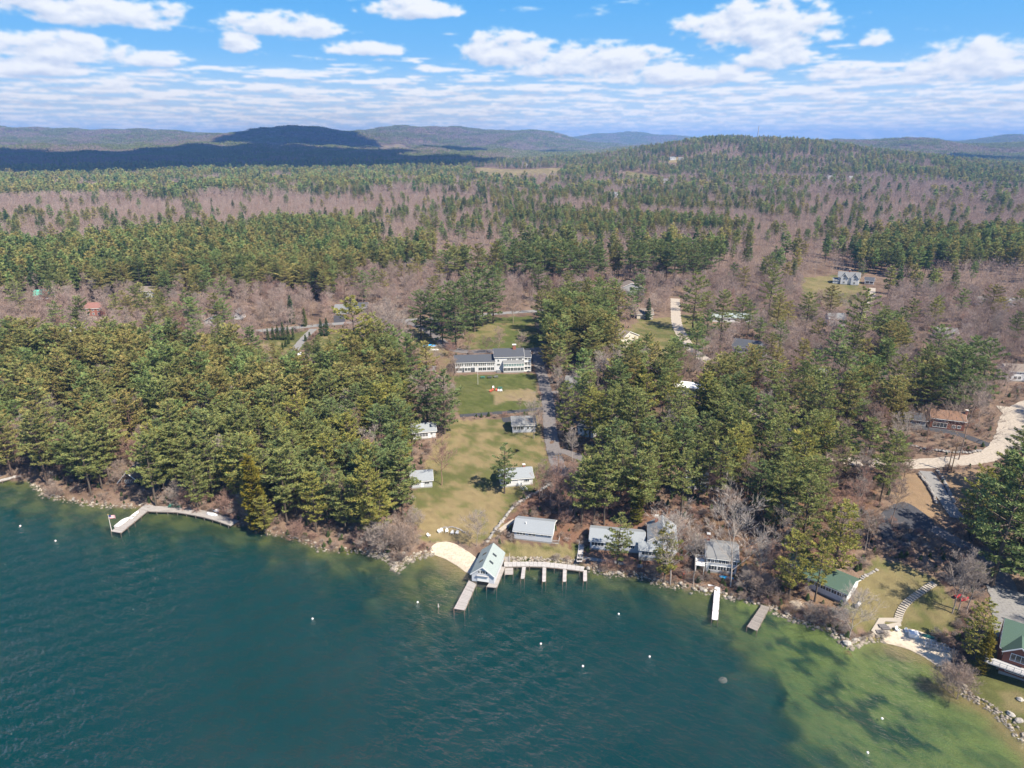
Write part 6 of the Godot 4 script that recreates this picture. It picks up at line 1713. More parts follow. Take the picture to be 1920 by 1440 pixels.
	house("house", "grey gabled house with taupe roof in the bare woods behind the lodge pines", Vector3(80.96, 10.74, -456.82), 0.076, 17.33, {"d": 10.0, "eave": 4.6, "rise": 3.6, "ridge": "z", "wall": grey, "roof": taupe, "win": [["F", 1.6, 1.6, 1.4, [-0.5, 0.5]], ["F", 4.4, 1.6, 1.4, [0.0]]]}, "house")
	house("house", "long low white house with a pale metal roof among pines on the right", Vector3(129.77, 8.25, -391.88), -0.145, 22.04, {"d": 9.0, "eave": 3.0, "rise": 1.9, "wall": white, "roof": sage, "win": [["F", 1.6, 1.4, 1.2, [-0.85, -0.5, -0.15, 0.25, 0.7]]]}, "house")
	house("outbuilding", "long outbuilding with a white sheet roof among the pines of the hillside", Vector3(72.38, 11.18, -262.92), -0.311, 11.98, {"d": 7.0, "eave": 3.2, "rise": 0.8, "wall": white, "roof": mat("white_sheet_roof", lin(0.72, 0.73, 0.75), 0.5), "win": [["F", 1.6, 1.2, 1.0, [-0.6, 0.0, 0.6]]]}, "outbuilding")
	house("house", "white house glimpsed through bare trees below the farmhouse lawn", Vector3(188.67, 7.97, -384.97), -0.116, 9.15, {"d": 8.0, "eave": 4.6, "rise": 2.2, "wall": white, "roof": ash, "win": [["F", 1.6, 1.1, 1.4, [-0.6, 0.0, 0.6]], ["F", 3.6, 1.1, 1.2, [-0.6, 0.0, 0.6]]]}, "house")
	house("house", "grey house behind purple-grey bare trees at the far right", Vector3(232.05, 10.00, -350.79), -0.214, 9.67, {"d": 8.0, "eave": 3.2, "rise": 2.0, "wall": grey, "roof": ash, "win": [["F", 1.6, 1.3, 1.2, [-0.6, 0.0, 0.6]]]}, "house")
	house("house", "small white house in the far right bare woods", Vector3(297.44, 11.29, -423.61), -0.141, 7.44, {"d": 7.0, "eave": 3.0, "rise": 1.8, "wall": white, "roof": ash, "win": [["F", 1.6, 1.1, 1.2, [-0.5, 0.5]]]}, "house")
	house("house", "pale blue-grey house near the right edge in the bare woods", Vector3(311.16, 12.08, -413.03), -0.156, 9.55, {"d": 8.0, "eave": 3.4, "rise": 2.0, "wall": pale, "roof": ash, "win": [["F", 1.6, 1.1, 1.2, [-0.6, 0.0, 0.6]]]}, "house")
	house("house", "grey-roofed house glimpsed between hillside pines above the sunken light road", Vector3(136.37, 10.01, -280.59), -0.658, 7.05, {"d": 8.0, "eave": 3.2, "rise": 2.0, "wall": grey, "roof": ash, "win": [["F", 1.6, 1.1, 1.2, [-0.5, 0.5]]]}, "house")
	house("cottage", "pale cottage with blue-grey roof between pines in the middle of the hillside grove", Vector3(56.76, 8.27, -186.93), -0.201, 5.89, {"d": 7.0, "eave": 3.0, "rise": 1.7, "wall": white, "roof": sage, "win": [["F", 1.8, 1.2, 1.3, [-0.5, 0.1, 0.6]]]}, "house")
	house("garage", "pale garage with two dark windowed doors at the end of a black driveway", Vector3(-101.42, 12.42, -396.58), 0.028, 7.88, {"d": 8.0, "eave": 3.2, "rise": 1.6, "wall": pale, "roof": ash, "win": [["F", 1.5, 2.6, 1.8, [-0.45, 0.45], 3]]}, "garage")
	house("house", "dark-walled house attached right of the pale garage", Vector3(-91.74, 12.34, -398.87), 0.152, 10.94, {"d": 8.0, "eave": 3.4, "rise": 2.0, "wall": wall_mat("charcoal", Color(0.10, 0.10, 0.11)), "roof": slate, "win": [["F", 1.7, 1.2, 1.2, [-0.5, 0.3]]]}, "house")
	var rust_house := house("house", "red-brown house behind a white curved fence on the far left", Vector3(-247.25, 11.65, -393.79), 0.145, 9.70, {"d": 9.0, "eave": 5.0, "rise": 2.2, "wall": wall_mat("rust", Color(0.30, 0.13, 0.10)), "roof": roof_mat("rust", Color(0.26, 0.13, 0.11)), "win": [["F", 1.5, 1.2, 1.4, [-0.6, 0.0, 0.6]], ["F", 3.8, 1.2, 1.2, [-0.6, 0.0, 0.6]]]}, "house")
	railing(rust_house, [Vector3(-9.0, -0.4, 1.0), Vector3(-7.0, -0.5, 5.0), Vector3(0.0, -0.6, 7.0), Vector3(7.5, -0.5, 6.0), Vector3(9.5, -0.4, 2.5)], 1.1, trim, "curved_fence")
	house("house", "house with a teal-green roof in the bare woods at the far left", Vector3(-298.80, 14.02, -427.49), 0.284, 9.77, {"d": 9.0, "eave": 3.2, "rise": 2.4, "wall": white, "roof": roof_mat("teal", Color(0.10, 0.42, 0.33)), "win": [["F", 1.6, 1.2, 1.3, [-0.6, 0.0, 0.6]]]}, "house")
	house("house", "grey-brown house under tall pines beside a short dirt drive, upper left", Vector3(-236.32, 13.40, -435.75), 0.002, 10.37, {"d": 8.0, "eave": 4.6, "rise": 2.2, "wall": grey, "roof": taupe, "win": [["F", 1.6, 1.2, 1.3, [-0.5, 0.4]], ["F", 3.6, 1.2, 1.2, [-0.5, 0.4]]]}, "house")
	house("house", "pale roofed house peeking over the left grove, far left", Vector3(-230.67, 10.12, -347.83), 0.328, 8.68, {"d": 8.0, "eave": 4.0, "rise": 2.0, "wall": white, "roof": silver, "win": [["F", 1.6, 1.2, 1.3, [-0.5, 0.4]]]}, "house")
	house("house", "small pale house peeking over the middle of the left grove", Vector3(-168.00, 11.57, -369.66), -0.180, 7.87, {"d": 7.0, "eave": 3.4, "rise": 2.0, "ridge": "z", "wall": white, "roof": ash, "win": [["F", 1.6, 1.2, 1.3, [0.0]]]}, "house")
	house("house", "tiny white gabled house behind the left grove near the road", Vector3(-159.15, 12.18, -383.45), -0.039, 5.64, {"d": 7.0, "eave": 3.4, "rise": 2.2, "ridge": "z", "wall": white, "roof": ash, "win": [["F", 1.6, 1.2, 1.3, [0.0]]]}, "house")
	house("house", "dark grey house roof among the pines at the left edge of the grove", Vector3(-197.94, 6.60, -274.76), 0.055, 6.68, {"d": 8.0, "eave": 3.4, "rise": 2.2, "wall": grey, "roof": slate, "win": [["F", 1.6, 1.2, 1.3, [-0.5, 0.4]]]}, "house")
	house("boat_shed", "brown A-roofed boat shed among the shoreline pines behind the left dock", Vector3(-127.01, 1.91, -202.09), 0.086, 5.81, {"d": 8.0, "eave": 1.9, "rise": 3.2, "ridge": "z", "wall": wall_mat("dark_timber", Color(0.09, 0.06, 0.045)), "roof": roof_mat("moss", Color(0.15, 0.14, 0.13)), "win": [["F", 1.5, 2.4, 1.2, [0.0], 4]], "over": 0.6}, "shed")
	var boathouse := thing("boathouse", "pale grey boathouse with a sage green gable roof standing in the water by the beach", "boathouse", Vector3(-7.62, 0.40, -151.14), -0.227)
	block(boathouse, -3.03, 3.03, 0.0, -10.85, 2.7, 2.4, "z", pale, sage, 0.35, -3.0, mat("old_timber", lin(0.20, 0.17, 0.14), 0.9, wood_tex, 1.1))
	window(boathouse, Vector3(0.0, 3.35, 0.003), Vector3.RIGHT, Vector3.BACK, 1.3, 1.1, 2)
	for k in [-1.05, 1.05]: window(boathouse, Vector3(k, 3.3, 0.003), Vector3.RIGHT, Vector3.BACK, 0.6, 0.95, 1)
	var boat_door := MB.new()
	boat_door.box(Vector3(-1.5, 0.55, 0.003), Vector3(1.5, 1.95, 0.12))
	part("door", boat_door, trim, boathouse)
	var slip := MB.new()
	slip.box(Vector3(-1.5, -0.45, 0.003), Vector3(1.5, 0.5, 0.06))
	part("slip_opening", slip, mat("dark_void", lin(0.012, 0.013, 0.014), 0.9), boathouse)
	var ledge := MB.new()
	ledge.box(Vector3(-1.6, 2.3, 0.003), Vector3(1.6, 2.42, 0.5))
	part("ledge", ledge, mat("grey_timber", Color.WHITE), boathouse)
	for k in [0.30, 0.62]:
		var s := MB.new()
		var zc: float = -10.85 * k
		var y := func(x: float) -> float: return 5.1 - 2.4 * x / 3.03 + 0.19
		s.hexa([Vector3(0.9, y.call(0.9), zc), Vector3(1.9, y.call(1.9), zc), Vector3(1.9, y.call(1.9), zc - 0.7), Vector3(0.9, y.call(0.9), zc - 0.7), Vector3(0.9, y.call(0.9) + 0.08, zc), Vector3(1.9, y.call(1.9) + 0.08, zc), Vector3(1.9, y.call(1.9) + 0.08, zc - 0.7), Vector3(0.9, y.call(0.9) + 0.08, zc - 0.7)])
		part("skylight", s, glass, boathouse)
		var s2: MeshInstance3D = part("skylight", s, glass, boathouse)
		s2.scale.x = -1.0
	var weathered := deck_mat("weathered", Color(0.37, 0.345, 0.33))
	var light_deck := deck_mat("light", Color(0.45, 0.43, 0.42))
	var white_deck := deck_mat("white", Color(0.62, 0.63, 0.66))
	var old_deck := deck_mat("old", Color(0.27, 0.245, 0.225))
	dock("pier", "wide plank pier running out into the lake in front of the boathouse", [Vector3(-14.40, 0.65, -140.50), Vector3(-11.72, 0.65, -139.88), Vector3(-9.34, 0.65, -150.41), Vector3(-11.39, 0.65, -152.02)], weathered, "")
	dock("dock", "narrow plank deck along the right side of the boathouse", [Vector3(-6.65, 0.65, -149.28), Vector3(-4.01, 0.65, -148.84), Vector3(-1.88, 0.65, -157.99), Vector3(-3.34, 0.65, -158.23)], weathered, "")
	dock("finger_dock", "first finger dock from the boathouse, shortest and slightly slanted", [Vector3(2.32, 0.55, -152.95), Vector3(3.28, 0.55, -152.95), Vector3(3.73, 0.55, -158.38), Vector3(2.80, 0.55, -158.38)], light_deck, "finger docks")
	dock("finger_dock", "second finger dock from the boathouse", [Vector3(7.94, 0.55, -151.58), Vector3(8.90, 0.55, -151.58), Vector3(9.27, 0.55, -158.13), Vector3(8.34, 0.55, -158.13)], light_deck, "finger docks")
	dock("finger_dock", "third finger dock from the boathouse", [Vector3(13.33, 0.55, -151.58), Vector3(14.28, 0.55, -151.58), Vector3(14.78, 0.55, -157.40), Vector3(13.85, 0.55, -157.40)], light_deck, "finger docks")
	dock("finger_dock", "fourth finger dock, at the end below the stairs", [Vector3(18.77, 0.55, -151.84), Vector3(19.73, 0.55, -151.84), Vector3(20.20, 0.55, -156.66), Vector3(19.27, 0.55, -156.66)], light_deck, "finger docks")
	dock("swim_raft", "square grey swim raft moored beside the promenade", [Vector3(-2.00, 0.30, -155.10), Vector3(0.29, 0.30, -155.10), Vector3(0.29, 0.30, -158.25), Vector3(-1.89, 0.30, -158.25)], weathered, "")
	dock("dock", "white L-shaped dock below the porch cottage, long leg", [Vector3(48.40, 0.60, -136.56), Vector3(49.81, 0.60, -136.27), Vector3(54.34, 0.60, -149.80), Vector3(52.69, 0.60, -149.35)], white_deck, "")
	dock("dock", "short white landing joining the long white dock to the shore", [Vector3(50.99, 0.64, -149.75), Vector3(54.26, 0.64, -149.52), Vector3(54.65, 0.64, -150.88), Vector3(51.89, 0.64, -152.03)], white_deck, "")
	dock("dock", "old grey plank dock at the edge of the green shallows", [Vector3(56.15, 0.50, -134.08), Vector3(57.96, 0.50, -132.49), Vector3(64.12, 0.50, -141.30), Vector3(62.42, 0.50, -142.13)], old_deck, "")
	dock("dock", "grey L-shaped dock with boats, flag end", [Vector3(-118.93, 0.70, -175.90), Vector3(-115.61, 0.70, -175.02), Vector3(-113.72, 0.70, -190.94), Vector3(-116.77, 0.70, -192.29)], weathered, "")
	dock("dock", "pale double-rail dock at the left edge, near rail", [Vector3(-178.76, 0.60, -203.87), Vector3(-179.86, 0.60, -205.38), Vector3(-169.65, 0.60, -213.19), Vector3(-168.84, 0.60, -211.98)], light_deck, "")
	dock("dock", "pale double-rail dock at the left edge, far rail", [Vector3(-181.55, 0.60, -207.67), Vector3(-182.69, 0.60, -209.22), Vector3(-172.68, 0.60, -217.70), Vector3(-171.57, 0.60, -216.04)], light_deck, "")
	dock("dock", "pale landing that joins the two rails of the left edge dock", [Vector3(-171.26, 0.66, -209.89), Vector3(-168.66, 0.66, -211.47), Vector3(-172.50, 0.66, -217.17), Vector3(-175.13, 0.66, -215.51)], light_deck, "")
	promenade(PackedVector2Array([Vector2(-2.2, -159.1), Vector2(1.5, -159.2), Vector2(5.1, -159.3), Vector2(8.7, -159.1), Vector2(12.4, -158.5), Vector2(15.9, -157.8), Vector2(19.5, -157.0)]), "curved plank promenade along the bank between boathouse and stairs", 0.75, 2.1, light_deck)
	promenade(PackedVector2Array([Vector2(-114.4, -189.2), Vector2(-110.7, -188.9), Vector2(-104.3, -188.5), Vector2(-99.6, -187.2), Vector2(-94.7, -185.6), Vector2(-89.1, -183.1), Vector2(-83.8, -180.3)]), "grey plank quay following the left shore behind the flag dock", 0.75, 3.2, weathered)
	var stair := thing("stairway", "grey timber walkway and stairs from the promenade up to the long cottage", "stairs", Vector3(18.86, 0.38, -161.12))
	var stair_at := stair.position
	part("tread", box_mesh(Vector3(-0.37, 0.82, 0.97), Vector3(1.5, 0.12, 1.05)), light_deck, stair)
	part("tread", box_mesh(Vector3(-0.28, 0.82, 0.52), Vector3(1.5, 0.12, 1.05)), light_deck, stair)
	part("tread", box_mesh(Vector3(-0.18, 0.82, -0.06), Vector3(1.5, 0.12, 1.05)), light_deck, stair)
	part("tread", box_mesh(Vector3(-0.07, 0.82, -0.72), Vector3(1.5, 0.12, 1.05)), light_deck, stair)
	part("tread", box_mesh(Vector3(0.04, 0.82, -1.33), Vector3(1.5, 0.12, 1.05)), light_deck, stair)
	part("tread", box_mesh(Vector3(0.14, 0.82, -1.89), Vector3(1.5, 0.12, 1.05)), light_deck, stair)
	part("tread", box_mesh(Vector3(0.24, 0.92, -2.46), Vector3(1.5, 0.12, 1.05)), light_deck, stair)
	part("tread", box_mesh(Vector3(0.35, 1.04, -3.08), Vector3(1.5, 0.12, 1.05)), light_deck, stair)
	part("tread", box_mesh(Vector3(0.47, 1.13, -3.76), Vector3(1.5, 0.12, 1.05)), light_deck, stair)
	part("tread", box_mesh(Vector3(0.58, 1.21, -4.46), Vector3(1.5, 0.12, 1.05)), light_deck, stair)
	part("tread", box_mesh(Vector3(0.70, 1.29, -5.16), Vector3(1.5, 0.12, 1.05)), light_deck, stair)
	part("tread", box_mesh(Vector3(0.82, 1.38, -5.86), Vector3(1.5, 0.12, 1.05)), light_deck, stair)
	railing(stair, [Vector3(-0.92, 0.05, 0.49), Vector3(0.22, 1.36, -5.88)], 1.0, mat("grey_timber", Color.WHITE))
	var steps2 := thing("stairway", "short timber stairs with railings from the promenade beside the boathouse", "stairs", Vector3(-1.33, 0.02, -161.66))
	for i in 5: part("tread", box_mesh(Vector3(0.0, 0.35 + i * 0.16, 0.9 - i * 0.32), Vector3(1.3, 0.1, 0.34)), weathered, steps2)
	for s in [-0.7, 0.7]: railing(steps2, [Vector3(s, 0.3, 1.1), Vector3(s, 1.0, -0.8)], 0.9, mat("grey_timber", Color.WHITE))
	lawn_chair("white lawn chair standing apart at the left of the lake-facing row", "white lawn chairs facing the lake", Vector3(-24.20, 1.35, -171.98), 0.90, trim)
	lawn_chair("white lawn chair, leftmost by the low stone garden edge", "white lawn chairs facing the lake", Vector3(-21.26, 1.51, -173.73), 0.60, trim)
	lawn_chair("white lawn chair, second by the low stone garden edge", "white lawn chairs facing the lake", Vector3(-20.68, 1.57, -174.20), 0.30, trim)
	lawn_chair("white lawn chair in the middle of the row by the stone garden edge", "white lawn chairs facing the lake", Vector3(-19.09, 1.58, -173.90), 0.10, trim)
	lawn_chair("white lawn chair, second from the right of the row", "white lawn chairs facing the lake", Vector3(-17.45, 1.58, -173.05), -0.20, trim)
	lawn_chair("white lawn chair at the right end of the row by the garden edge", "white lawn chairs facing the lake", Vector3(-16.04, 1.65, -172.93), -0.30, trim)
	var red_paint := mat("red_paint", lin(0.50, 0.10, 0.06), 0.6)
	lawn_chair("orange-red lawn chair, leftmost of the group below the lodge", "lawn chairs below the lodge", Vector3(-9.07, 8.97, -272.25), 0.1, red_paint)
	lawn_chair("orange-red lawn chair, second of the group below the lodge", "lawn chairs below the lodge", Vector3(-8.20, 9.02, -273.43), 0.1, red_paint)
	lawn_chair("orange-red lawn chair beside the white ones below the lodge", "lawn chairs below the lodge", Vector3(-6.60, 9.02, -273.44), 0.1, red_paint)
	lawn_chair("white lawn chair behind the red ones below the lodge", "lawn chairs below the lodge", Vector3(-8.05, 9.14, -276.43), 0.1, trim)
	lawn_chair("white lawn chair right of the red ones below the lodge", "lawn chairs below the lodge", Vector3(-5.68, 8.99, -272.85), 0.1, trim)
	lawn_chair("white lawn chair at the right end of the group below the lodge", "lawn chairs below the lodge", Vector3(-4.55, 8.99, -272.85), 0.1, trim)
	var green_paint := mat("green_paint", lin(0.03, 0.16, 0.12), 0.6)
	lawn_chair("first dark green chair from the left on the grey quay", "green chairs on the quay", Vector3(-107.88, 0.82, -189.73), 0.05, green_paint)
	lawn_chair("second dark green chair from the left on the grey quay", "green chairs on the quay", Vector3(-107.11, 0.82, -189.73), 0.05, green_paint)
	lawn_chair("third dark green chair from the left on the grey quay", "green chairs on the quay", Vector3(-106.33, 0.82, -189.73), 0.05, green_paint)
	lawn_chair("fourth dark green chair from the left on the grey quay", "green chairs on the quay", Vector3(-105.56, 0.82, -189.73), 0.05, green_paint)
	lawn_chair("fifth dark green chair from the left on the grey quay", "green chairs on the quay", Vector3(-104.78, 0.82, -189.73), 0.05, green_paint)
	buoy("white mooring buoy near the beach cove left of the pier", Vector3(-23.85, 0.00, -143.83))
	buoy("white mooring buoy off the long cottage", Vector3(26.28, 0.00, -139.30))
	buoy("white mooring buoy in open water straight off the finger docks", Vector3(6.68, 0.00, -128.71))
	buoy("white mooring buoy farthest out below the finger docks", Vector3(15.74, 0.00, -121.56))
	buoy("white mooring buoy off the white dock, over deep water", Vector3(31.11, 0.00, -124.55))
	buoy("small white buoy alone in the left open water", Vector3(-48.66, 0.00, -137.51))
	buoy("small white buoy off the flag dock, nearer the pier end", Vector3(-132.99, 0.00, -171.85))
	buoy("small white buoy at the far left edge of the lake", Vector3(-148.78, 0.00, -180.01))
	buoy("small white buoy over the green shallows, farther from the view", Vector3(74.73, 0.00, -107.02))
	buoy("small white buoy over the green shallows near the bottom edge", Vector3(67.82, 0.00, -98.87))
	flagpole("white flagpole standing on the lawn before the lodge", Vector3(-14.91, 9.33, -280.64), 8.5, false)
	flagpole("thin pole with a striped flag at the end of the grey left dock", Vector3(-119.10, 0.70, -176.49), 5.2, true)
	covered_boat("motorboat", "boat under a pale cover tied along the left dock near the flag", Vector3(-118.24, 0.05, -181.15), 1.34, 5.6, Color(0.55, 0.55, 0.54))
	rowboat("rowboat", "white rowboat lying on the left dock", Vector3(-116.39, 0.72, -184.71), 1.53, 4.2, Color(0.75, 0.76, 0.76))
	rowboat("rowboat", "white upturned rowboat on the quay under bare branches, nearer one", Vector3(-92.59, 0.76, -185.28), -0.38, 4.0, Color(0.72, 0.72, 0.72), true)
	rowboat("rowboat", "white upturned rowboat on the bank behind the quay", Vector3(-91.95, 0.84, -187.40), -0.41, 4.4, Color(0.66, 0.66, 0.68), true)
	covered_boat("tarped_boat", "boat under a bright blue tarpaulin beside the lodge parking", Vector3(-41.52, 11.35, -331.10), 0.1, 7.0, Color(0.03, 0.28, 0.62))
	rowboat("rowboat", "white upturned boat on the grass before the blue tarpaulin", Vector3(-39.27, 10.89, -327.74), -0.1, 5.0, Color(0.75, 0.76, 0.76), true)
	rowboat("rowboat", "blue upturned boat under the big bare tree by the porch cottage", Vector3(56.47, 1.27, -152.08), -0.3, 3.6, Color(0.02, 0.25, 0.52), true)
	rowboat("kayak", "red kayak under the bare trees beside the right lawn, left one", Vector3(109.35, 4.70, -139.94), 0.4, 2.8, Color(0.28, 0.02, 0.03), true)
	rowboat("kayak", "red kayak under the bare trees beside the right lawn, right one", Vector3(110.12, 4.61, -138.83), 0.3, 2.8, Color(0.30, 0.02, 0.03), true)
	rowboat("rowboat", "dark green rowboat on the small stone patio by the right beach", Vector3(97.12, 1.20, -129.27), -0.5, 3.4, Color(0.02, 0.10, 0.09), true)
	car("parked_car", "white car parked beside the pale driveway behind the left grove", Vector3(-103.16, 10.41, -320.30), 0.5, Color(0.75, 0.76, 0.77))
	utility_pole("leaning wooden utility pole where the paved driveway meets the dirt road", Vector3(143.05, 8.05, -199.81), 11.0, 0.3)
	utility_pole("thin wooden utility pole just left of the leaning one by the dirt road", Vector3(142.24, 8.04, -200.21), 8.0, 0.3)
	utility_pole("wooden utility pole by the bend of the central drive", Vector3(15.13, 4.81, -201.54), 9.0, 0.0)
	utility_pole("wooden utility pole on the road left of the dark garage", Vector3(-111.47, 12.06, -370.14), 10.0, 0.6)
	lawn_chair("red lawn chair on the shore left of the porch cottage", "", Vector3(45.81, 1.04, -153.81), 0.2, red_paint)
	picnic_table("green picnic table behind the red and white lawn chairs", Vector3(-5.05, 9.11, -275.84), 0.00, green_paint)
	picnic_table("green picnic table left in the row before the lodge", Vector3(-13.12, 9.61, -288.36), 0.10, green_paint)
	picnic_table("dark picnic table in the middle of the row before the lodge", Vector3(-10.02, 9.58, -288.43), 0.20, slate)
	picnic_table("grey picnic table right in the row before the lodge", Vector3(-7.17, 9.58, -289.15), 0.30, ash)
	life_ring("yellow life ring standing by the back corner of the boathouse", Vector3(-2.36, 0.50, -161.18))
	marker_post("grey marker post standing in the shallows left of the pier", Vector3(-18.34, 0.00, -141.33))
	road("footpath", PackedVector2Array([Vector2(19.7, -162.0), Vector2(23.5, -160.8), Vector2(29.2, -159.2), Vector2(35.5, -157.9)]), 1.1, concrete, 0.100)
	stone_wall("stone_wall", "long grey field stone wall curving from the drive down to the boathouse", PackedVector2Array([Vector2(14.3, -199.6), Vector2(9.4, -194.4), Vector2(5.0, -190.3), Vector2(1.7, -187.2), Vector2(-0.5, -183.6), Vector2(-2.4, -179.1), Vector2(-4.4, -175.3), Vector2(-6.2, -171.0), Vector2(-7.3, -167.9)]), 1.70, 0.90, 0.95, Color(0.32, 0.305, 0.29))
	stone_wall("stone_wall", "low ring of stones around the garden bed behind the white lawn chairs", PackedVector2Array([Vector2(-21.5, -174.7), Vector2(-20.2, -175.9), Vector2(-17.7, -176.1), Vector2(-15.4, -174.9), Vector2(-13.7, -173.0)]), 0.60, 0.40, 0.50, Color(0.34, 0.28, 0.24))
	stone_wall("stone_wall", "rough stone wall along the left side of the paved driveway", PackedVector2Array([Vector2(131.5, -198.1), Vector2(130.9, -193.1), Vector2(129.3, -186.6), Vector2(127.0, -180.4)]), 1.40, 1.00, 0.90, Color(0.32, 0.29, 0.25))
	stone_wall("stone_wall", "rough stone wall along the right side of the paved driveway", PackedVector2Array([Vector2(139.3, -201.8), Vector2(137.6, -194.9), Vector2(134.9, -186.9), Vector2(132.9, -180.8)]), 1.20, 0.80, 0.90, Color(0.38, 0.35, 0.32))
	stone_wall("stone_wall", "line of stepping stones from the green-roofed cottage up the lawn", PackedVector2Array([Vector2(87.5, -147.1), Vector2(90.2, -148.4), Vector2(92.7, -149.6), Vector2(94.7, -150.4)]), 0.90, 0.25, 0.90, Color(0.39, 0.355, 0.3))
	stone_wall("stone_wall", "low retaining wall of boulders below the dark red cabin", PackedVector2Array([Vector2(139.0, -219.1), Vector2(142.9, -216.0), Vector2(148.7, -213.3), Vector2(156.1, -212.1), Vector2(161.4, -213.3)]), 2.00, 0.90, 1.10, Color(0.27, 0.25, 0.235))
	var lawn_steps := thing("stone_steps", "curved flight of pale stone steps on the right lawn", "steps", Vector3(92.79, 1.40, -135.37))
	part("step", box_mesh(Vector3.ZERO, Vector3(1.7, 0.3, 0.62)), mat("pale_stone", lin(0.42, 0.375, 0.315), 0.9, stone_tex, 1.6), lawn_steps).transform = Transform3D(Basis(Vector3.UP, -0.60), Vector3(0.00, 0.10, 0.00))
	part("step", box_mesh(Vector3.ZERO, Vector3(1.7, 0.3, 0.62)), mat("pale_stone", lin(0.42, 0.375, 0.315), 0.9, stone_tex, 1.6), lawn_steps).transform = Transform3D(Basis(Vector3.UP, -0.60), Vector3(0.43, 0.19, -0.64))
	part("step", box_mesh(Vector3.ZERO, Vector3(1.7, 0.3, 0.62)), mat("pale_stone", lin(0.42, 0.375, 0.315), 0.9, stone_tex, 1.6), lawn_steps).transform = Transform3D(Basis(Vector3.UP, -0.60), Vector3(0.87, 0.28, -1.28))
	part("step", box_mesh(Vector3.ZERO, Vector3(1.7, 0.3, 0.62)), mat("pale_stone", lin(0.42, 0.375, 0.315), 0.9, stone_tex, 1.6), lawn_steps).transform = Transform3D(Basis(Vector3.UP, -0.71), Vector3(1.37, 0.39, -1.90))
	part("step", box_mesh(Vector3.ZERO, Vector3(1.7, 0.3, 0.62)), mat("pale_stone", lin(0.42, 0.375, 0.315), 0.9, stone_tex, 1.6), lawn_steps).transform = Transform3D(Basis(Vector3.UP, -0.71), Vector3(1.90, 0.51, -2.52))
	part("step", box_mesh(Vector3.ZERO, Vector3(1.7, 0.3, 0.62)), mat("pale_stone", lin(0.42, 0.375, 0.315), 0.9, stone_tex, 1.6), lawn_steps).transform = Transform3D(Basis(Vector3.UP, -0.82), Vector3(2.45, 0.64, -3.12))
	part("step", box_mesh(Vector3.ZERO, Vector3(1.7, 0.3, 0.62)), mat("pale_stone", lin(0.42, 0.375, 0.315), 0.9, stone_tex, 1.6), lawn_steps).transform = Transform3D(Basis(Vector3.UP, -0.82), Vector3(3.05, 0.82, -3.68))
	part("step", box_mesh(Vector3.ZERO, Vector3(1.7, 0.3, 0.62)), mat("pale_stone", lin(0.42, 0.375, 0.315), 0.9, stone_tex, 1.6), lawn_steps).transform = Transform3D(Basis(Vector3.UP, -0.97), Vector3(3.66, 0.99, -4.23))
	part("step", box_mesh(Vector3.ZERO, Vector3(1.7, 0.3, 0.62)), mat("pale_stone", lin(0.42, 0.375, 0.315), 0.9, stone_tex, 1.6), lawn_steps).transform = Transform3D(Basis(Vector3.UP, -0.97), Vector3(4.31, 1.19, -4.68))
	part("step", box_mesh(Vector3.ZERO, Vector3(1.7, 0.3, 0.62)), mat("pale_stone", lin(0.42, 0.375, 0.315), 0.9, stone_tex, 1.6), lawn_steps).transform = Transform3D(Basis(Vector3.UP, -0.97), Vector3(4.97, 1.38, -5.13))
	part("step", box_mesh(Vector3.ZERO, Vector3(1.7, 0.3, 0.62)), mat("pale_stone", lin(0.42, 0.375, 0.315), 0.9, stone_tex, 1.6), lawn_steps).transform = Transform3D(Basis(Vector3.UP, -1.07), Vector3(5.63, 1.58, -5.52))
	part("step", box_mesh(Vector3.ZERO, Vector3(1.7, 0.3, 0.62)), mat("pale_stone", lin(0.42, 0.375, 0.315), 0.9, stone_tex, 1.6), lawn_steps).transform = Transform3D(Basis(Vector3.UP, -1.07), Vector3(6.30, 1.78, -5.88))
	part("step", box_mesh(Vector3.ZERO, Vector3(1.7, 0.3, 0.62)), mat("pale_stone", lin(0.42, 0.375, 0.315), 0.9, stone_tex, 1.6), lawn_steps).transform = Transform3D(Basis(Vector3.UP, -1.12), Vector3(6.99, 1.99, -6.24))
	part("step", box_mesh(Vector3.ZERO, Vector3(1.7, 0.3, 0.62)), mat("pale_stone", lin(0.42, 0.375, 0.315), 0.9, stone_tex, 1.6), lawn_steps).transform = Transform3D(Basis(Vector3.UP, -1.12), Vector3(7.70, 2.20, -6.58))
	part("step", box_mesh(Vector3.ZERO, Vector3(1.7, 0.3, 0.62)), mat("pale_stone", lin(0.42, 0.375, 0.315), 0.9, stone_tex, 1.6), lawn_steps).transform = Transform3D(Basis(Vector3.UP, -1.13), Vector3(8.42, 2.42, -6.93))
	part("step", box_mesh(Vector3.ZERO, Vector3(1.7, 0.3, 0.62)), mat("pale_stone", lin(0.42, 0.375, 0.315), 0.9, stone_tex, 1.6), lawn_steps).transform = Transform3D(Basis(Vector3.UP, -1.13), Vector3(9.14, 2.64, -7.27))
	part("step", box_mesh(Vector3.ZERO, Vector3(1.7, 0.3, 0.62)), mat("pale_stone", lin(0.42, 0.375, 0.315), 0.9, stone_tex, 1.6), lawn_steps).transform = Transform3D(Basis(Vector3.UP, -1.13), Vector3(9.86, 2.86, -7.61))
	part("step", box_mesh(Vector3.ZERO, Vector3(1.7, 0.3, 0.62)), mat("pale_stone", lin(0.42, 0.375, 0.315), 0.9, stone_tex, 1.6), lawn_steps).transform = Transform3D(Basis(Vector3.UP, -1.14), Vector3(10.53, 3.06, -7.93))
	part("step", box_mesh(Vector3.ZERO, Vector3(1.7, 0.3, 0.62)), mat("pale_stone", lin(0.42, 0.375, 0.315), 0.9, stone_tex, 1.6), lawn_steps).transform = Transform3D(Basis(Vector3.UP, -1.14), Vector3(11.17, 3.25, -8.22))
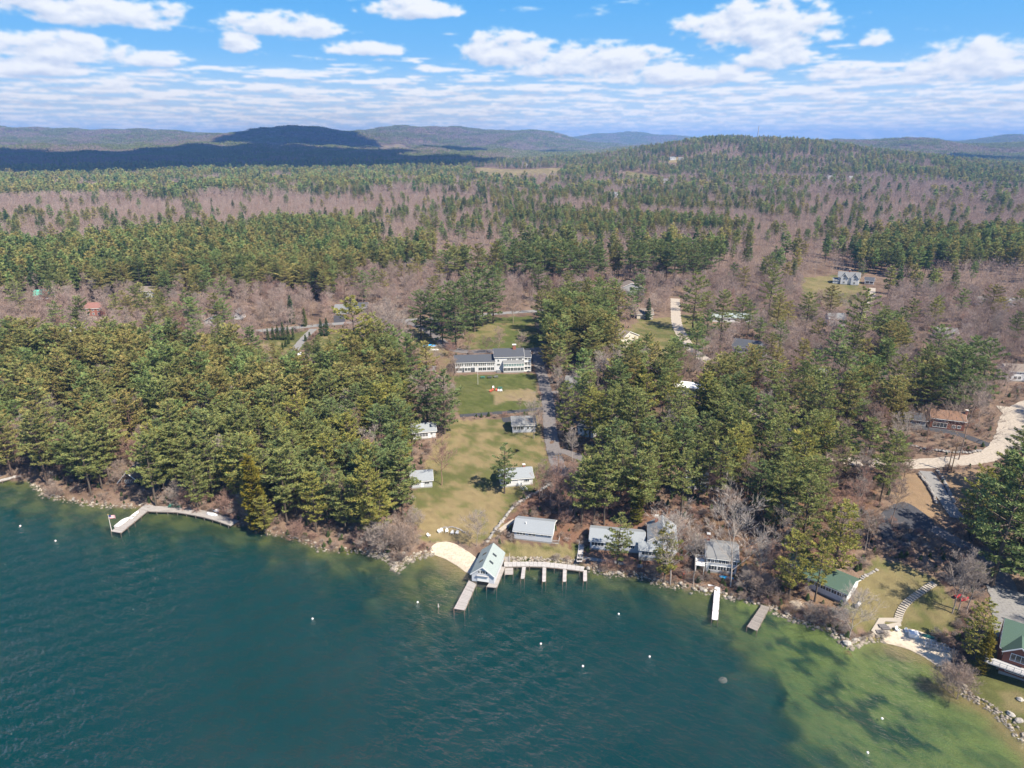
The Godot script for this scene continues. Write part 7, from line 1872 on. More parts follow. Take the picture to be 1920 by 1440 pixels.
	part("step", box_mesh(Vector3.ZERO, Vector3(1.7, 0.3, 0.62)), mat("pale_stone", lin(0.42, 0.375, 0.315), 0.9, stone_tex, 1.6), lawn_steps).transform = Transform3D(Basis(Vector3.UP, -1.15), Vector3(11.80, 3.42, -8.51))
	part("step", box_mesh(Vector3.ZERO, Vector3(1.7, 0.3, 0.62)), mat("pale_stone", lin(0.42, 0.375, 0.315), 0.9, stone_tex, 1.6), lawn_steps).transform = Transform3D(Basis(Vector3.UP, -1.15), Vector3(12.37, 3.58, -8.76))
	part("step", box_mesh(Vector3.ZERO, Vector3(1.7, 0.3, 0.62)), mat("pale_stone", lin(0.42, 0.375, 0.315), 0.9, stone_tex, 1.6), lawn_steps).transform = Transform3D(Basis(Vector3.UP, -1.15), Vector3(12.95, 3.73, -9.02))
	var terrace := thing("stone_terrace", "stepped stone terrace beside the small right beach", "terrace", Vector3(87.60, 0.46, -132.16))
	part("slab", slab([Vector3(-2.70, 0.03, -0.15), Vector3(-2.14, -0.18, 1.07), Vector3(1.92, 0.68, -2.75), Vector3(0.91, 0.77, -3.81)], 0.5, 0.32), mat("pale_stone", Color.WHITE), terrace)
	part("slab", slab([Vector3(0.91, 0.77, -3.81), Vector3(1.92, 0.68, -2.75), Vector3(5.42, 0.84, -2.17), Vector3(5.85, 1.00, -3.51)], 0.5, 0.27), mat("pale_stone", Color.WHITE), terrace)
	part("slab", slab([Vector3(-2.14, -0.18, 1.07), Vector3(-0.31, -0.43, 1.50), Vector3(1.98, 0.42, -0.80), Vector3(1.35, 0.59, -2.11)], 0.5, 0.22), mat("pale_stone", Color.WHITE), terrace)
	part("slab", slab([Vector3(1.44, 0.55, -1.78), Vector3(1.85, 0.34, -0.52), Vector3(4.92, 0.71, -1.19), Vector3(5.26, 0.85, -2.35)], 0.5, 0.17), mat("pale_stone", Color.WHITE), terrace)
	part("slab", slab([Vector3(-0.93, -0.25, 1.18), Vector3(0.10, -0.45, 1.67), Vector3(1.94, 0.13, 0.34), Vector3(1.39, 0.28, -0.59)], 0.5, 0.12), mat("pale_stone", Color.WHITE), terrace)
	part("slab", box_mesh(Vector3(-0.78, 0.37, 0.31), Vector3(1.9, 0.2, 1.1)), mat("dark_stone", lin(0.16, 0.15, 0.15), 0.9, stone_tex, 1.2), terrace)
	part("slab", box_mesh(Vector3(0.92, 0.65, -0.65), Vector3(1.9, 0.2, 1.1)), mat("dark_stone", lin(0.16, 0.15, 0.15), 0.9, stone_tex, 1.2), terrace)
	part("slab", box_mesh(Vector3(0.57, 0.78, -1.24), Vector3(1.9, 0.2, 1.1)), mat("dark_stone", lin(0.16, 0.15, 0.15), 0.9, stone_tex, 1.2), terrace)
	var crate := single("storage_box", box_mesh(Vector3(0, 0.5, 0), Vector3(2.0, 1.0, 1.7)), trim, "white storage box on the right beach", "box", "", Vector3(93.67, 0.93, -130.31), -0.3)
	lawn_chair("white lawn chair beside the white storage box on the right beach", "white chairs on the right beach", Vector3(90.98, 0.88, -132.03), 0.4, trim)
	lawn_chair("white lawn chair between the storage box and the other chair on the right beach", "white chairs on the right beach", Vector3(92.74, 0.96, -131.37), 0.0, trim)
	var stacked := thing("frame_stack", "grey stacked metal dock frames beside the right beach", "dock frames", Vector3(96.98, 0.93, -126.39), -0.45)
	for i in 5:
		for j in 3:
			var f := MB.new()
			var o := Vector3(-2.4 + i * 1.15, 0.15 + 0.35 * j, -1.3 + 0.2 * j)
			for k in [[0, 0, 1.05, 0], [0, 2.4, 1.05, 2.4], [0, 0, 0, 2.4], [1.05, 0, 1.05, 2.4], [0, 1.2, 1.05, 1.2]]: f.bar(o + Vector3(k[0], 0, k[1]), o + Vector3(k[2], 0, k[3]), 0.08, 0.08)
			f.bar(o + Vector3(0.5, -0.2, 2.4), o + Vector3(0.5, 0.7, 2.4), 0.07, 0.07)
			part("frame", f, mat("galvanised", lin(0.45, 0.46, 0.48), 0.5, null, 1.0, 0.5), stacked)
	var rail_left := thing("guard_rail", "dark timber guard rail left of the paved driveway mouth", "railing", Vector3(123.77, 8.53, -200.01))
	railing(rail_left, [Vector3.ZERO, Vector3(7.36, -0.42, -1.21)], 0.9, mat("old_timber", Color.WHITE), "rail")
	var rail_right := thing("guard_rail", "dark timber guard rail right of the paved driveway mouth", "railing", Vector3(140.32, 8.03, -201.38))
	railing(rail_right, [Vector3.ZERO, Vector3(8.60, 0.27, 0.15)], 0.9, mat("old_timber", Color.WHITE), "rail")
	var brush := MB.new()
	for i in 70:
		var a := rng.randf() * TAU
		var o := Vector3(cos(a), 0, sin(a)) * rng.randf_range(0.2, 1.6) + Vector3.UP * rng.randf_range(0.1, 0.9)
		var d := Vector3(rng.randf_range(-1, 1), rng.randf_range(-0.2, 0.25), rng.randf_range(-0.7, 0.7)).normalized() * rng.randf_range(1.0, 2.2)
		brush.tube(o - d * 0.5, o + d * 0.5, 0.05, 0.03, 4)
	single("brush_pile", brush, mat("dead_wood", lin(0.46, 0.40, 0.33), 0.9), "pile of pale cut branches on the shore below the green-roofed cottage", "brush pile", "", Vector3(70.69, 1.06, -140.99))
	boulder("large pale boulder at the tip of the right lawn shore", Vector3(77.58, 0.35, -128.66), 0.9)
	boulder("pale boulder left of the white dock", Vector3(49.19, 0.30, -149.07), 0.8)
	boulder("smaller pale boulder next to the one left of the white dock", Vector3(49.99, 0.15, -148.38), 0.6)
	boulder("flat pale boulder right of the white dock", Vector3(55.49, 0.15, -145.54), 0.6)
	boulder("blocky pale boulder on the shore right of the leaning dead tree", Vector3(44.23, 0.51, -151.04), 0.7)
	boulder("rounded boulder just left of the old grey dock", Vector3(60.69, 0.19, -144.00), 0.6)
	boulder("small boulder touching the old grey dock", Vector3(62.04, 0.16, -143.19), 0.5)
	boulder("pale boulder on the shore left of the lone pine", Vector3(27.29, 0.34, -155.96), 0.5)
	boulder("pale boulder on the shore right beside the lone pine", Vector3(28.72, 0.37, -155.93), 0.6)
	boulder("pale boulder at the end of the promenade", Vector3(20.78, 0.15, -158.19), 0.6)
	boulder("white boulder on the point left of the beach", Vector3(-30.36, 0.87, -164.24), 0.6)
	boulder("grey boulder at the water under the left grove", Vector3(-141.85, 0.34, -195.59), 0.8)
	boulder("tan rock lying under water off the white dock", Vector3(46.80, -3.00, -120.63), 0.9)
	boulder("boulder beside the large one at the right lawn shore", Vector3(79.89, 0.42, -129.65), 0.6)
	boulder("boulder between the lawn shore and the stone terrace", Vector3(81.22, 0.37, -130.07), 0.5)
	boulder("boulder below the brush pile", Vector3(67.54, 0.50, -139.06), 0.5)
	boulder("grey boulder on the bank in the lower right corner", Vector3(100.91, 0.61, -107.52), 0.8)
	boulder("larger grey boulder at the right edge of the lower bank", Vector3(101.39, 0.62, -105.90), 0.9)
	boulder("pale rock at the tip of the point left of the cove", Vector3(-31.78, 0.34, -158.90), 0.5)
	boulder("grey boulder on the grass near the brown house", Vector3(104.66, 1.47, -110.57), 0.7)
	rubble("loose stones along the left shore", PackedVector2Array([Vector2(-165.2, -208.8), Vector2(-158.1, -203.5), Vector2(-152.9, -198.4), Vector2(-144.5, -195.9), Vector2(-134.1, -192.8), Vector2(-126.4, -191.8), Vector2(-118.9, -191.5)]), 260, 0.12, 0.55, 1.0, 0.00)
	rubble("loose stones along the grove shore", PackedVector2Array([Vector2(-83.8, -180.6), Vector2(-79.4, -180.9), Vector2(-72.8, -175.9), Vector2(-66.2, -175.0), Vector2(-61.3, -171.6), Vector2(-54.9, -168.0), Vector2(-48.5, -166.6), Vector2(-40.8, -166.1), Vector2(-34.6, -163.2)]), 200, 0.12, 0.50, 1.0, 0.00)
	rubble("pale stones on the point and along the cove", PackedVector2Array([Vector2(-40.8, -166.1), Vector2(-34.6, -163.2), Vector2(-31.9, -157.9), Vector2(-29.9, -160.9), Vector2(-28.0, -163.0), Vector2(-25.2, -164.8), Vector2(-21.9, -165.8)]), 420, 0.12, 0.55, 1.1, 0.00)
	rubble("stones of the bank behind the promenade", PackedVector2Array([Vector2(-2.2, -162.2), Vector2(5.9, -161.9), Vector2(18.4, -160.9)]), 420, 0.12, 0.42, 0.9, 0.00)
	rubble("stones along the right shore", PackedVector2Array([Vector2(21.1, -158.2), Vector2(27.2, -155.5), Vector2(33.6, -155.3), Vector2(36.2, -153.4), Vector2(38.9, -151.5), Vector2(44.2, -150.2), Vector2(48.9, -148.8), Vector2(54.8, -146.4), Vector2(59.8, -144.3), Vector2(64.7, -141.7), Vector2(67.2, -138.3), Vector2(70.6, -136.1), Vector2(74.9, -134.2), Vector2(77.0, -130.9)]), 620, 0.12, 0.50, 1.0, 0.00)
	rubble("stones around the right point", PackedVector2Array([Vector2(77.0, -130.9), Vector2(77.2, -128.0), Vector2(79.9, -129.1), Vector2(83.7, -130.5), Vector2(87.5, -130.5)]), 220, 0.12, 0.55, 1.1, 0.00)
	rubble("stones along the lower right bank", PackedVector2Array([Vector2(95.3, -122.4), Vector2(95.7, -117.4), Vector2(95.8, -113.1), Vector2(98.1, -110.1), Vector2(99.7, -106.1), Vector2(99.4, -101.4)]), 320, 0.10, 0.40, 1.0, 0.00)
	house("far_house", "white farmhouse alone in the far woods right of the middle", Vector3(179.63, 13.86, -1250.88), -0.30, 13.0, {"d": 8.5, "eave": 5.5, "rise": 3.5, "wall": white, "roof": ash, "win": [["F", 2.0, 1.4, 1.8, [-0.6, 0.0, 0.6]], ["F", 4.2, 1.4, 1.6, [-0.6, 0.0, 0.6]]]})
	for k in 7: taken.append(Vector3(179.6, -1250.9, 10.4) - Vector3(2.22, -15.44, 0.0) * k)
	house("far_house", "white house beside the small far field", Vector3(348.81, 17.31, -1619.09), 0.00, 16.0, {"d": 10.4, "eave": 5.5, "rise": 3.5, "wall": white, "roof": ash, "win": [["F", 2.0, 1.4, 1.8, [-0.6, 0.0, 0.6]], ["F", 4.2, 1.4, 1.6, [-0.6, 0.0, 0.6]]]})
	for k in 7: taken.append(Vector3(348.8, -1619.1, 12.8) - Vector3(4.04, -18.77, 0.0) * k)
	house("far_house", "white barn beside the small far field", Vector3(323.32, 15.37, -1612.37), 0.30, 10.0, {"d": 6.5, "eave": 5.5, "rise": 3.5, "wall": white, "roof": ash, "win": [["F", 2.0, 1.4, 1.8, [-0.6, 0.0, 0.6]], ["F", 4.2, 1.4, 1.6, [-0.6, 0.0, 0.6]]]})
	for k in 7: taken.append(Vector3(323.3, -1612.4, 8.0) - Vector3(2.36, -11.77, 0.0) * k)
	house("far_house", "far white farmhouse at the end of the long tan field", Vector3(46.25, 19.27, -2587.48), -0.30, 16.0, {"d": 10.4, "eave": 5.5, "rise": 3.5, "wall": white, "roof": ash, "win": [["F", 2.0, 1.4, 1.8, [-0.6, 0.0, 0.6]], ["F", 4.2, 1.4, 1.6, [-0.6, 0.0, 0.6]]]})
	for k in 7: taken.append(Vector3(46.3, -2587.5, 12.8) - Vector3(0.34, -19.20, 0.0) * k)
	house("far_house", "far white barn at the right end of the long tan field", Vector3(176.43, 27.73, -2254.82), 0.00, 12.0, {"d": 7.8, "eave": 5.5, "rise": 3.5, "wall": white, "roof": ash, "win": [["F", 2.0, 1.4, 1.8, [-0.6, 0.0, 0.6]], ["F", 4.2, 1.4, 1.6, [-0.6, 0.0, 0.6]]]})
	for k in 7: taken.append(Vector3(176.4, -2254.8, 9.6) - Vector3(1.12, -14.36, 0.0) * k)
	house("far_house", "far pale blue house on the flank of the wooded hill", Vector3(480.69, 53.05, -2143.46), 0.30, 18.0, {"d": 11.7, "eave": 5.5, "rise": 3.5, "wall": pale, "roof": ash, "win": [["F", 2.0, 1.4, 1.8, [-0.6, 0.0, 0.6]], ["F", 4.2, 1.4, 1.6, [-0.6, 0.0, 0.6]]]})
	for k in 7: taken.append(Vector3(480.7, -2143.5, 14.4) - Vector3(4.73, -21.08, 0.0) * k)
	house("far_house", "far white house next to the pale blue one on the wooded hill", Vector3(498.50, 52.07, -2123.87), -0.30, 14.0, {"d": 9.1, "eave": 5.5, "rise": 3.5, "wall": pale, "roof": ash, "win": [["F", 2.0, 1.4, 1.8, [-0.6, 0.0, 0.6]], ["F", 4.2, 1.4, 1.6, [-0.6, 0.0, 0.6]]]})
	for k in 7: taken.append(Vector3(498.5, -2123.9, 11.2) - Vector3(3.84, -16.36, 0.0) * k)
	house("far_house", "far white house low on the right side of the wooded hill", Vector3(736.84, 22.99, -1643.97), 0.00, 14.0, {"d": 9.1, "eave": 5.5, "rise": 3.5, "wall": white, "roof": ash, "win": [["F", 2.0, 1.4, 1.8, [-0.6, 0.0, 0.6]], ["F", 4.2, 1.4, 1.6, [-0.6, 0.0, 0.6]]]})
	for k in 7: taken.append(Vector3(736.8, -1644.0, 11.2) - Vector3(6.87, -15.33, 0.0) * k)
	house("far_house", "far grey shed low on the right side of the wooded hill", Vector3(770.19, 23.35, -1615.30), 0.30, 10.0, {"d": 6.5, "eave": 5.5, "rise": 3.5, "wall": white, "roof": ash, "win": [["F", 2.0, 1.4, 1.8, [-0.6, 0.0, 0.6]], ["F", 4.2, 1.4, 1.6, [-0.6, 0.0, 0.6]]]})
	for k in 7: taken.append(Vector3(770.2, -1615.3, 8.0) - Vector3(5.16, -10.83, 0.0) * k)
	var mast := thing("radio_mast", "thin radio mast on top of the wooded hill", "mast", Vector3(849.51, 103.57, -2510.15))
	var lattice := MB.new()
	for i in 3:
		var a := TAU * i / 3.0
		lattice.bar(Vector3(cos(a), 0, sin(a)) * 1.2, Vector3(cos(a) * 0.5, 52.0, sin(a) * 0.5), 1.0, 1.0)
	for k in 13:
		for i in 3:
			var a := TAU * i / 3.0
			var b := TAU * (i + 1) / 3.0
			lattice.bar(Vector3(cos(a), 0, sin(a)) * (1.2 - k * 0.05) + Vector3.UP * k * 4.0, Vector3(cos(b), 0, sin(b)) * (1.15 - k * 0.05) + Vector3.UP * (k * 4.0 + 4.0), 0.4, 0.4)
	part("lattice", lattice, mat("galvanised", Color.WHITE), mast)
	taken.append(Vector3(849.5, -2510.1, 5.0))

func plant_marked_trees() -> void:
	pine_tree(Vector3(-31.76, 6.93, -236.46), 2, 1.05, "left of two broad dark pines beside the pale cottage left of the lawn", "", 1, "pine_tree")
	taken.append(Vector3(-31.8, -236.5, 2.6))
	pine_tree(Vector3(-25.02, 6.71, -232.98), 5, 1.07, "right of two broad dark pines beside the pale cottage left of the lawn", "", 1, "pine_tree")
	taken.append(Vector3(-25.0, -233.0, 2.6))
	pine_tree(Vector3(-2.38, 3.86, -192.98), 8, 0.87, "greyish thinning spruce on the lawn in front of the light grey cottage", "", 1, "pine_tree")
	taken.append(Vector3(-2.4, -193.0, 2.6))
	bare_tree(Vector3(-22.92, 3.96, -198.15), 0, 0.98, "rounded reddish bare tree on the lower left of the lawn", "", 2, "bare_tree")
	taken.append(Vector3(-22.9, -198.1, 2.6))
	bare_tree(Vector3(-9.98, 1.42, -166.74), 3, 0.76, "small grey bare tree on the lawn just above the boathouse", "", 1, "bare_tree")
	taken.append(Vector3(-10.0, -166.7, 2.6))
	bare_tree(Vector3(8.02, 6.76, -229.03), 1, 1.03, "bare tree overhanging the small cottage beside the drive", "", 1, "bare_tree")
	taken.append(Vector3(8.0, -229.0, 2.6))
	bare_tree(Vector3(3.16, 7.92, -249.99), 4, 0.44, "bare shrubby tree behind the small cottage beside the drive", "", 0, "bare_tree")
	taken.append(Vector3(3.2, -250.0, 2.6))
	pine_tree(Vector3(19.05, 6.67, -227.33), 4, 0.97, "slender pine standing alone right of the drive", "", 0, "pine_tree")
	taken.append(Vector3(19.0, -227.3, 2.6))
	pine_tree(Vector3(28.53, 0.52, -157.78), 8, 0.83, "lone thin pine on the shore before the long cottage", "", 0, "pine_tree")
	taken.append(Vector3(28.5, -157.8, 2.6))
	pine_tree(Vector3(40.04, 0.11, -151.71), 8, 0.86, "thin leaning pine on the shore before the tall cottage", "", 2, "pine_tree")
	taken.append(Vector3(40.0, -151.7, 2.6))
	bare_tree(Vector3(41.61, 0.01, -151.15), 1, 1.44, "pale dead tree on the shore beside the tall cottage", "", 4, "bare_tree")
	taken.append(Vector3(41.6, -151.2, 2.6))
	bare_tree(Vector3(56.71, 0.77, -148.99), 6, 1.14, "wide old bare tree on the shore by the porch cottage", "", 4, "bare_tree")
	taken.append(Vector3(56.7, -149.0, 2.6))
	bare_tree(Vector3(47.50, 0.33, -150.72), 4, 1.10, "thin bare tree left of the porch cottage", "", 1, "bare_tree")
	taken.append(Vector3(47.5, -150.7, 2.6))
	pine_tree(Vector3(69.48, 1.04, -143.39), 0, 0.83, "pine with bare lower trunk at the left end of the green-roofed cottage", "", 2, "pine_tree")
	taken.append(Vector3(69.5, -143.4, 2.6))
	pine_tree(Vector3(75.48, 1.36, -142.13), 3, 0.76, "pine leaning over the middle of the green-roofed cottage", "", 2, "pine_tree")
	taken.append(Vector3(75.5, -142.1, 2.6))
	pine_tree(Vector3(82.20, 3.10, -148.03), 0, 0.98, "bushy pine behind the green-roofed cottage", "", 2, "pine_tree")
	taken.append(Vector3(82.2, -148.0, 2.6))
	pine_tree(Vector3(118.95, 5.39, -142.68), 2, 1.59, "largest dark pine at the right edge by the paved drive", "", 1, "pine_tree")
	taken.append(Vector3(118.9, -142.7, 2.6))
	pine_tree(Vector3(127.67, 5.38, -148.23), 5, 1.40, "dark pine behind the largest one at the right edge", "", 1, "pine_tree")
	taken.append(Vector3(127.7, -148.2, 2.6))
	pine_tree(Vector3(134.10, 5.49, -151.56), 2, 1.27, "pine cut by the right edge of the view", "", 0, "pine_tree")
	taken.append(Vector3(134.1, -151.6, 2.6))
	pine_tree(Vector3(126.31, 6.18, -162.56), 5, 0.94, "pine left of the largest one at the right edge", "", 2, "pine_tree")
	taken.append(Vector3(126.3, -162.6, 2.6))
	pine_tree(Vector3(102.62, 1.34, -122.25), 5, 0.66, "bright green pine above the stacked dock frames", "", 2, "pine_tree")
	taken.append(Vector3(102.6, -122.3, 2.6))
	pine_tree(Vector3(101.41, 1.15, -118.11), 7, 0.72, "yellowish cedar right of the stacked dock frames", "", 2, "cedar_tree")
	taken.append(Vector3(101.4, -118.1, 2.6))
	bare_tree(Vector3(105.48, 3.01, -135.56), 0, 0.96, "left of three bare trees behind the red kayaks", "", 1, "bare_tree")
	taken.append(Vector3(105.5, -135.6, 2.6))
	bare_tree(Vector3(107.18, 3.44, -135.99), 4, 0.93, "middle of three bare trees behind the red kayaks", "", 1, "bare_tree")
	taken.append(Vector3(107.2, -136.0, 2.6))
	bare_tree(Vector3(108.42, 3.50, -134.93), 2, 0.78, "right of three bare trees behind the red kayaks", "", 1, "bare_tree")
	taken.append(Vector3(108.4, -134.9, 2.6))
	bare_tree(Vector3(78.74, 0.33, -130.18), 3, 0.93, "pale bare tree at the tip of the right lawn shore", "", 4, "bare_tree")
	taken.append(Vector3(78.7, -130.2, 2.6))
	bare_tree(Vector3(93.26, -0.10, -112.48), 5, 1.46, "large purplish bare shrub on the lower right bank", "", 0, "bare_shrub")
	taken.append(Vector3(93.3, -112.5, 2.6))
	bare_tree(Vector3(92.62, -0.10, -115.14), 5, 0.94, "smaller purplish bare shrub left of the large one on the lower right bank", "", 0, "bare_shrub")
	taken.append(Vector3(92.6, -115.1, 2.6))
	bare_tree(Vector3(150.27, 8.48, -207.78), 6, 1.17, "big bare tree beside the dark red cabin", "", 0, "bare_tree")
	taken.append(Vector3(150.3, -207.8, 2.6))
	pine_tree(Vector3(20.48, 2.24, -175.60), 1, 0.95, "first from the left of four tall pines with bare trunks on the red slope", "", 0, "pine_tree")
	taken.append(Vector3(20.5, -175.6, 2.6))
	pine_tree(Vector3(24.14, 2.48, -176.09), 3, 0.96, "second from the left of four tall pines with bare trunks on the red slope", "", 0, "pine_tree")
	taken.append(Vector3(24.1, -176.1, 2.6))
	pine_tree(Vector3(27.10, 2.79, -175.87), 1, 1.01, "third from the left of four tall pines with bare trunks on the red slope", "", 0, "pine_tree")
	taken.append(Vector3(27.1, -175.9, 2.6))
	pine_tree(Vector3(36.87, 4.00, -174.48), 3, 1.00, "rightmost of four tall pines with bare trunks on the red slope", "", 0, "pine_tree")
	taken.append(Vector3(36.9, -174.5, 2.6))
	pine_tree(Vector3(36.26, 3.94, -174.57), 7, 1.05, "dark columnar cedar beside the tall pines on the red slope", "", 0, "cedar_tree")
	taken.append(Vector3(36.3, -174.6, 2.6))
	pine_tree(Vector3(-75.45, -0.10, -177.03), 7, 1.62, "olive green columnar cedar on the shore right of the left quay", "", 2, "cedar_tree")
	taken.append(Vector3(-75.4, -177.0, 2.6))
	pine_tree(Vector3(-72.53, -0.10, -174.98), 0, 0.56, "small yellowish pine leaning over the water below the columnar cedar", "", 2, "pine_tree")
	taken.append(Vector3(-72.5, -175.0, 2.6))
	pine_tree(Vector3(46.97, 10.96, -235.16), 7, 1.40, "dark columnar cedar standing above the hillside grove", "", 1, "cedar_tree")
	taken.append(Vector3(47.0, -235.2, 2.6))
	pine_tree(Vector3(-47.73, 11.30, -346.38), 0, 1.11, "broad dark pine, leftmost in the cluster by the lodge parking", "pines between road and lodge parking", 1, "pine_tree")
	taken.append(Vector3(-47.7, -346.4, 2.6))
	pine_tree(Vector3(-43.02, 11.30, -349.48), 2, 1.05, "broad dark pine, second from left in the cluster by the lodge parking", "pines between road and lodge parking", 1, "pine_tree")
	taken.append(Vector3(-43.0, -349.5, 2.6))
	pine_tree(Vector3(-35.66, 10.98, -337.53), 5, 1.27, "broad dark pine, third from left in the cluster by the lodge parking", "pines between road and lodge parking", 1, "pine_tree")
	taken.append(Vector3(-35.7, -337.5, 2.6))
	pine_tree(Vector3(-28.15, 10.71, -328.95), 2, 1.26, "broad dark pine, front middle in the cluster by the lodge parking", "pines between road and lodge parking", 1, "pine_tree")
	taken.append(Vector3(-28.1, -328.9, 2.6))
	pine_tree(Vector3(-25.22, 11.16, -354.21), 0, 1.35, "broad dark pine, fourth from left, behind in the cluster by the lodge parking", "pines between road and lodge parking", 1, "pine_tree")
	taken.append(Vector3(-25.2, -354.2, 2.6))
	pine_tree(Vector3(-20.38, 11.23, -360.45), 5, 1.48, "broad dark pine, tall middle in the cluster by the lodge parking", "pines between road and lodge parking", 1, "pine_tree")
	taken.append(Vector3(-20.4, -360.5, 2.6))
	pine_tree(Vector3(-16.43, 11.44, -370.97), 2, 1.48, "broad dark pine, tallest right in the cluster by the lodge parking", "pines between road and lodge parking", 1, "pine_tree")
	taken.append(Vector3(-16.4, -371.0, 2.6))
	pine_tree(Vector3(-10.62, 11.60, -377.43), 5, 1.37, "broad dark pine, rightmost in the cluster by the lodge parking", "pines between road and lodge parking", 1, "pine_tree")
	taken.append(Vector3(-10.6, -377.4, 2.6))
	pine_tree(Vector3(-34.33, 11.54, -370.58), 0, 1.10, "broad dark pine, rear middle in the cluster by the lodge parking", "pines between road and lodge parking", 1, "pine_tree")
	taken.append(Vector3(-34.3, -370.6, 2.6))
	bare_tree(Vector3(0.61, 11.61, -377.37), 3, 1.34, "bare tree leaning over the top lawn behind the lodge", "", 0, "bare_tree")
	taken.append(Vector3(0.6, -377.4, 2.6))
	bare_tree(Vector3(-55.42, 11.28, -341.43), 4, 1.15, "tall pale bare tree beside the tarped boat", "", 1, "bare_tree")
	taken.append(Vector3(-55.4, -341.4, 2.6))
	bare_tree(Vector3(-60.87, 11.07, -332.42), 0, 1.46, "tall pale bare tree right of the tall yellowish pine", "", 1, "bare_tree")
	taken.append(Vector3(-60.9, -332.4, 2.6))
	bare_tree(Vector3(-63.47, 10.79, -324.08), 1, 1.53, "bare tree behind the right end of the left grove", "", 1, "bare_tree")
	taken.append(Vector3(-63.5, -324.1, 2.6))
	bare_tree(Vector3(-34.72, 9.96, -301.41), 3, 0.77, "grey bare tree left of the lodge", "", 1, "bare_tree")
	taken.append(Vector3(-34.7, -301.4, 2.6))
	bare_tree(Vector3(-30.43, 10.46, -318.05), 5, 1.26, "dark bare shrub at the left end of the lodge parking", "", 2, "bare_shrub")
	taken.append(Vector3(-30.4, -318.1, 2.6))
	bare_tree(Vector3(-21.21, 10.55, -324.89), 3, 0.69, "reddish bare tree behind the left lodge wing", "", 2, "bare_tree")
	taken.append(Vector3(-21.2, -324.9, 2.6))
	bare_tree(Vector3(-12.62, 10.40, -321.77), 3, 0.62, "small bare tree directly behind the left lodge wing", "", 3, "bare_tree")
	taken.append(Vector3(-12.6, -321.8, 2.6))
	pine_tree(Vector3(-68.55, 9.06, -287.49), 2, 1.58, "tall yellowish pine sticking out above the left grove near the road", "", 2, "pine_tree")
	taken.append(Vector3(-68.5, -287.5, 2.6))
	pine_tree(Vector3(-128.11, 10.92, -345.68), 6, 0.35, "first young spruce from the left in the row along the road", "young spruces along the road", 0, "spruce_tree")
	taken.append(Vector3(-128.1, -345.7, 2.6))
	pine_tree(Vector3(-125.25, 10.97, -345.53), 6, 0.40, "second young spruce from the left in the row along the road", "young spruces along the road", 0, "spruce_tree")
	taken.append(Vector3(-125.3, -345.5, 2.6))
	pine_tree(Vector3(-122.68, 11.01, -345.39), 6, 0.43, "third young spruce from the left in the row along the road", "young spruces along the road", 0, "spruce_tree")
	taken.append(Vector3(-122.7, -345.4, 2.6))
	pine_tree(Vector3(-119.83, 11.05, -345.24), 6, 0.53, "fourth young spruce from the left in the row along the road", "young spruces along the road", 0, "spruce_tree")
	taken.append(Vector3(-119.8, -345.2, 2.6))
	pine_tree(Vector3(-117.26, 11.09, -345.10), 6, 0.42, "fifth young spruce from the left in the row along the road", "young spruces along the road", 0, "spruce_tree")
	taken.append(Vector3(-117.3, -345.1, 2.6))
	pine_tree(Vector3(-114.69, 11.13, -344.96), 6, 0.37, "sixth young spruce from the left in the row along the road", "young spruces along the road", 0, "spruce_tree")
	taken.append(Vector3(-114.7, -345.0, 2.6))
	pine_tree(Vector3(-101.34, 11.54, -350.72), 6, 0.52, "left of two dark spruces where the driveway meets the road", "", 1, "spruce_tree")
	taken.append(Vector3(-101.3, -350.7, 2.6))
	pine_tree(Vector3(-98.18, 11.58, -350.59), 6, 0.55, "right of two dark spruces where the driveway meets the road", "", 1, "spruce_tree")
	taken.append(Vector3(-98.2, -350.6, 2.6))
	pine_tree(Vector3(-107.39, 11.14, -341.91), 9, 0.69, "first small round evergreen beside the pale driveway", "small evergreens beside the pale driveway", 0, "evergreen_shrub")
	taken.append(Vector3(-107.4, -341.9, 2.6))
	pine_tree(Vector3(-106.38, 11.32, -346.32), 9, 0.70, "second small round evergreen beside the pale driveway", "small evergreens beside the pale driveway", 0, "evergreen_shrub")
	taken.append(Vector3(-106.4, -346.3, 2.6))
	pine_tree(Vector3(-115.57, 10.45, -329.80), 9, 0.67, "third small round evergreen beside the pale driveway", "small evergreens beside the pale driveway", 0, "evergreen_shrub")
	taken.append(Vector3(-115.6, -329.8, 2.6))
	pine_tree(Vector3(-115.20, 10.64, -333.86), 9, 0.68, "fourth small round evergreen beside the pale driveway", "small evergreens beside the pale driveway", 0, "evergreen_shrub")
	taken.append(Vector3(-115.2, -333.9, 2.6))
	pine_tree(Vector3(-115.11, 10.83, -338.04), 9, 0.68, "fifth small round evergreen beside the pale driveway", "small evergreens beside the pale driveway", 0, "evergreen_shrub")
	taken.append(Vector3(-115.1, -338.0, 2.6))
	pine_tree(Vector3(-123.86, 11.96, -373.65), 6, 0.90, "tall narrow spruce against the bare trees behind the road", "", 1, "spruce_tree")
	taken.append(Vector3(-123.9, -373.7, 2.6))
	pine_tree(Vector3(-115.37, 11.92, -369.16), 6, 0.57, "bushy green spruce on the far side of the road", "", 2, "spruce_tree")
	taken.append(Vector3(-115.4, -369.2, 2.6))
	pine_tree(Vector3(1.88, 13.38, -475.96), 1, 1.40, "first tall thin pine from the left, left row behind the lodge woods", "row of tall pines behind the lodge, left group", 1, "pine_tree")
	taken.append(Vector3(1.9, -476.0, 2.6))
	pine_tree(Vector3(9.15, 13.41, -463.05), 3, 1.40, "second tall thin pine from the left, left row behind the lodge woods", "row of tall pines behind the lodge, left group", 1, "pine_tree")
	taken.append(Vector3(9.2, -463.0, 2.6))
	pine_tree(Vector3(15.89, 13.17, -467.80), 1, 1.30, "third tall thin pine from the left, left row behind the lodge woods", "row of tall pines behind the lodge, left group", 1, "pine_tree")
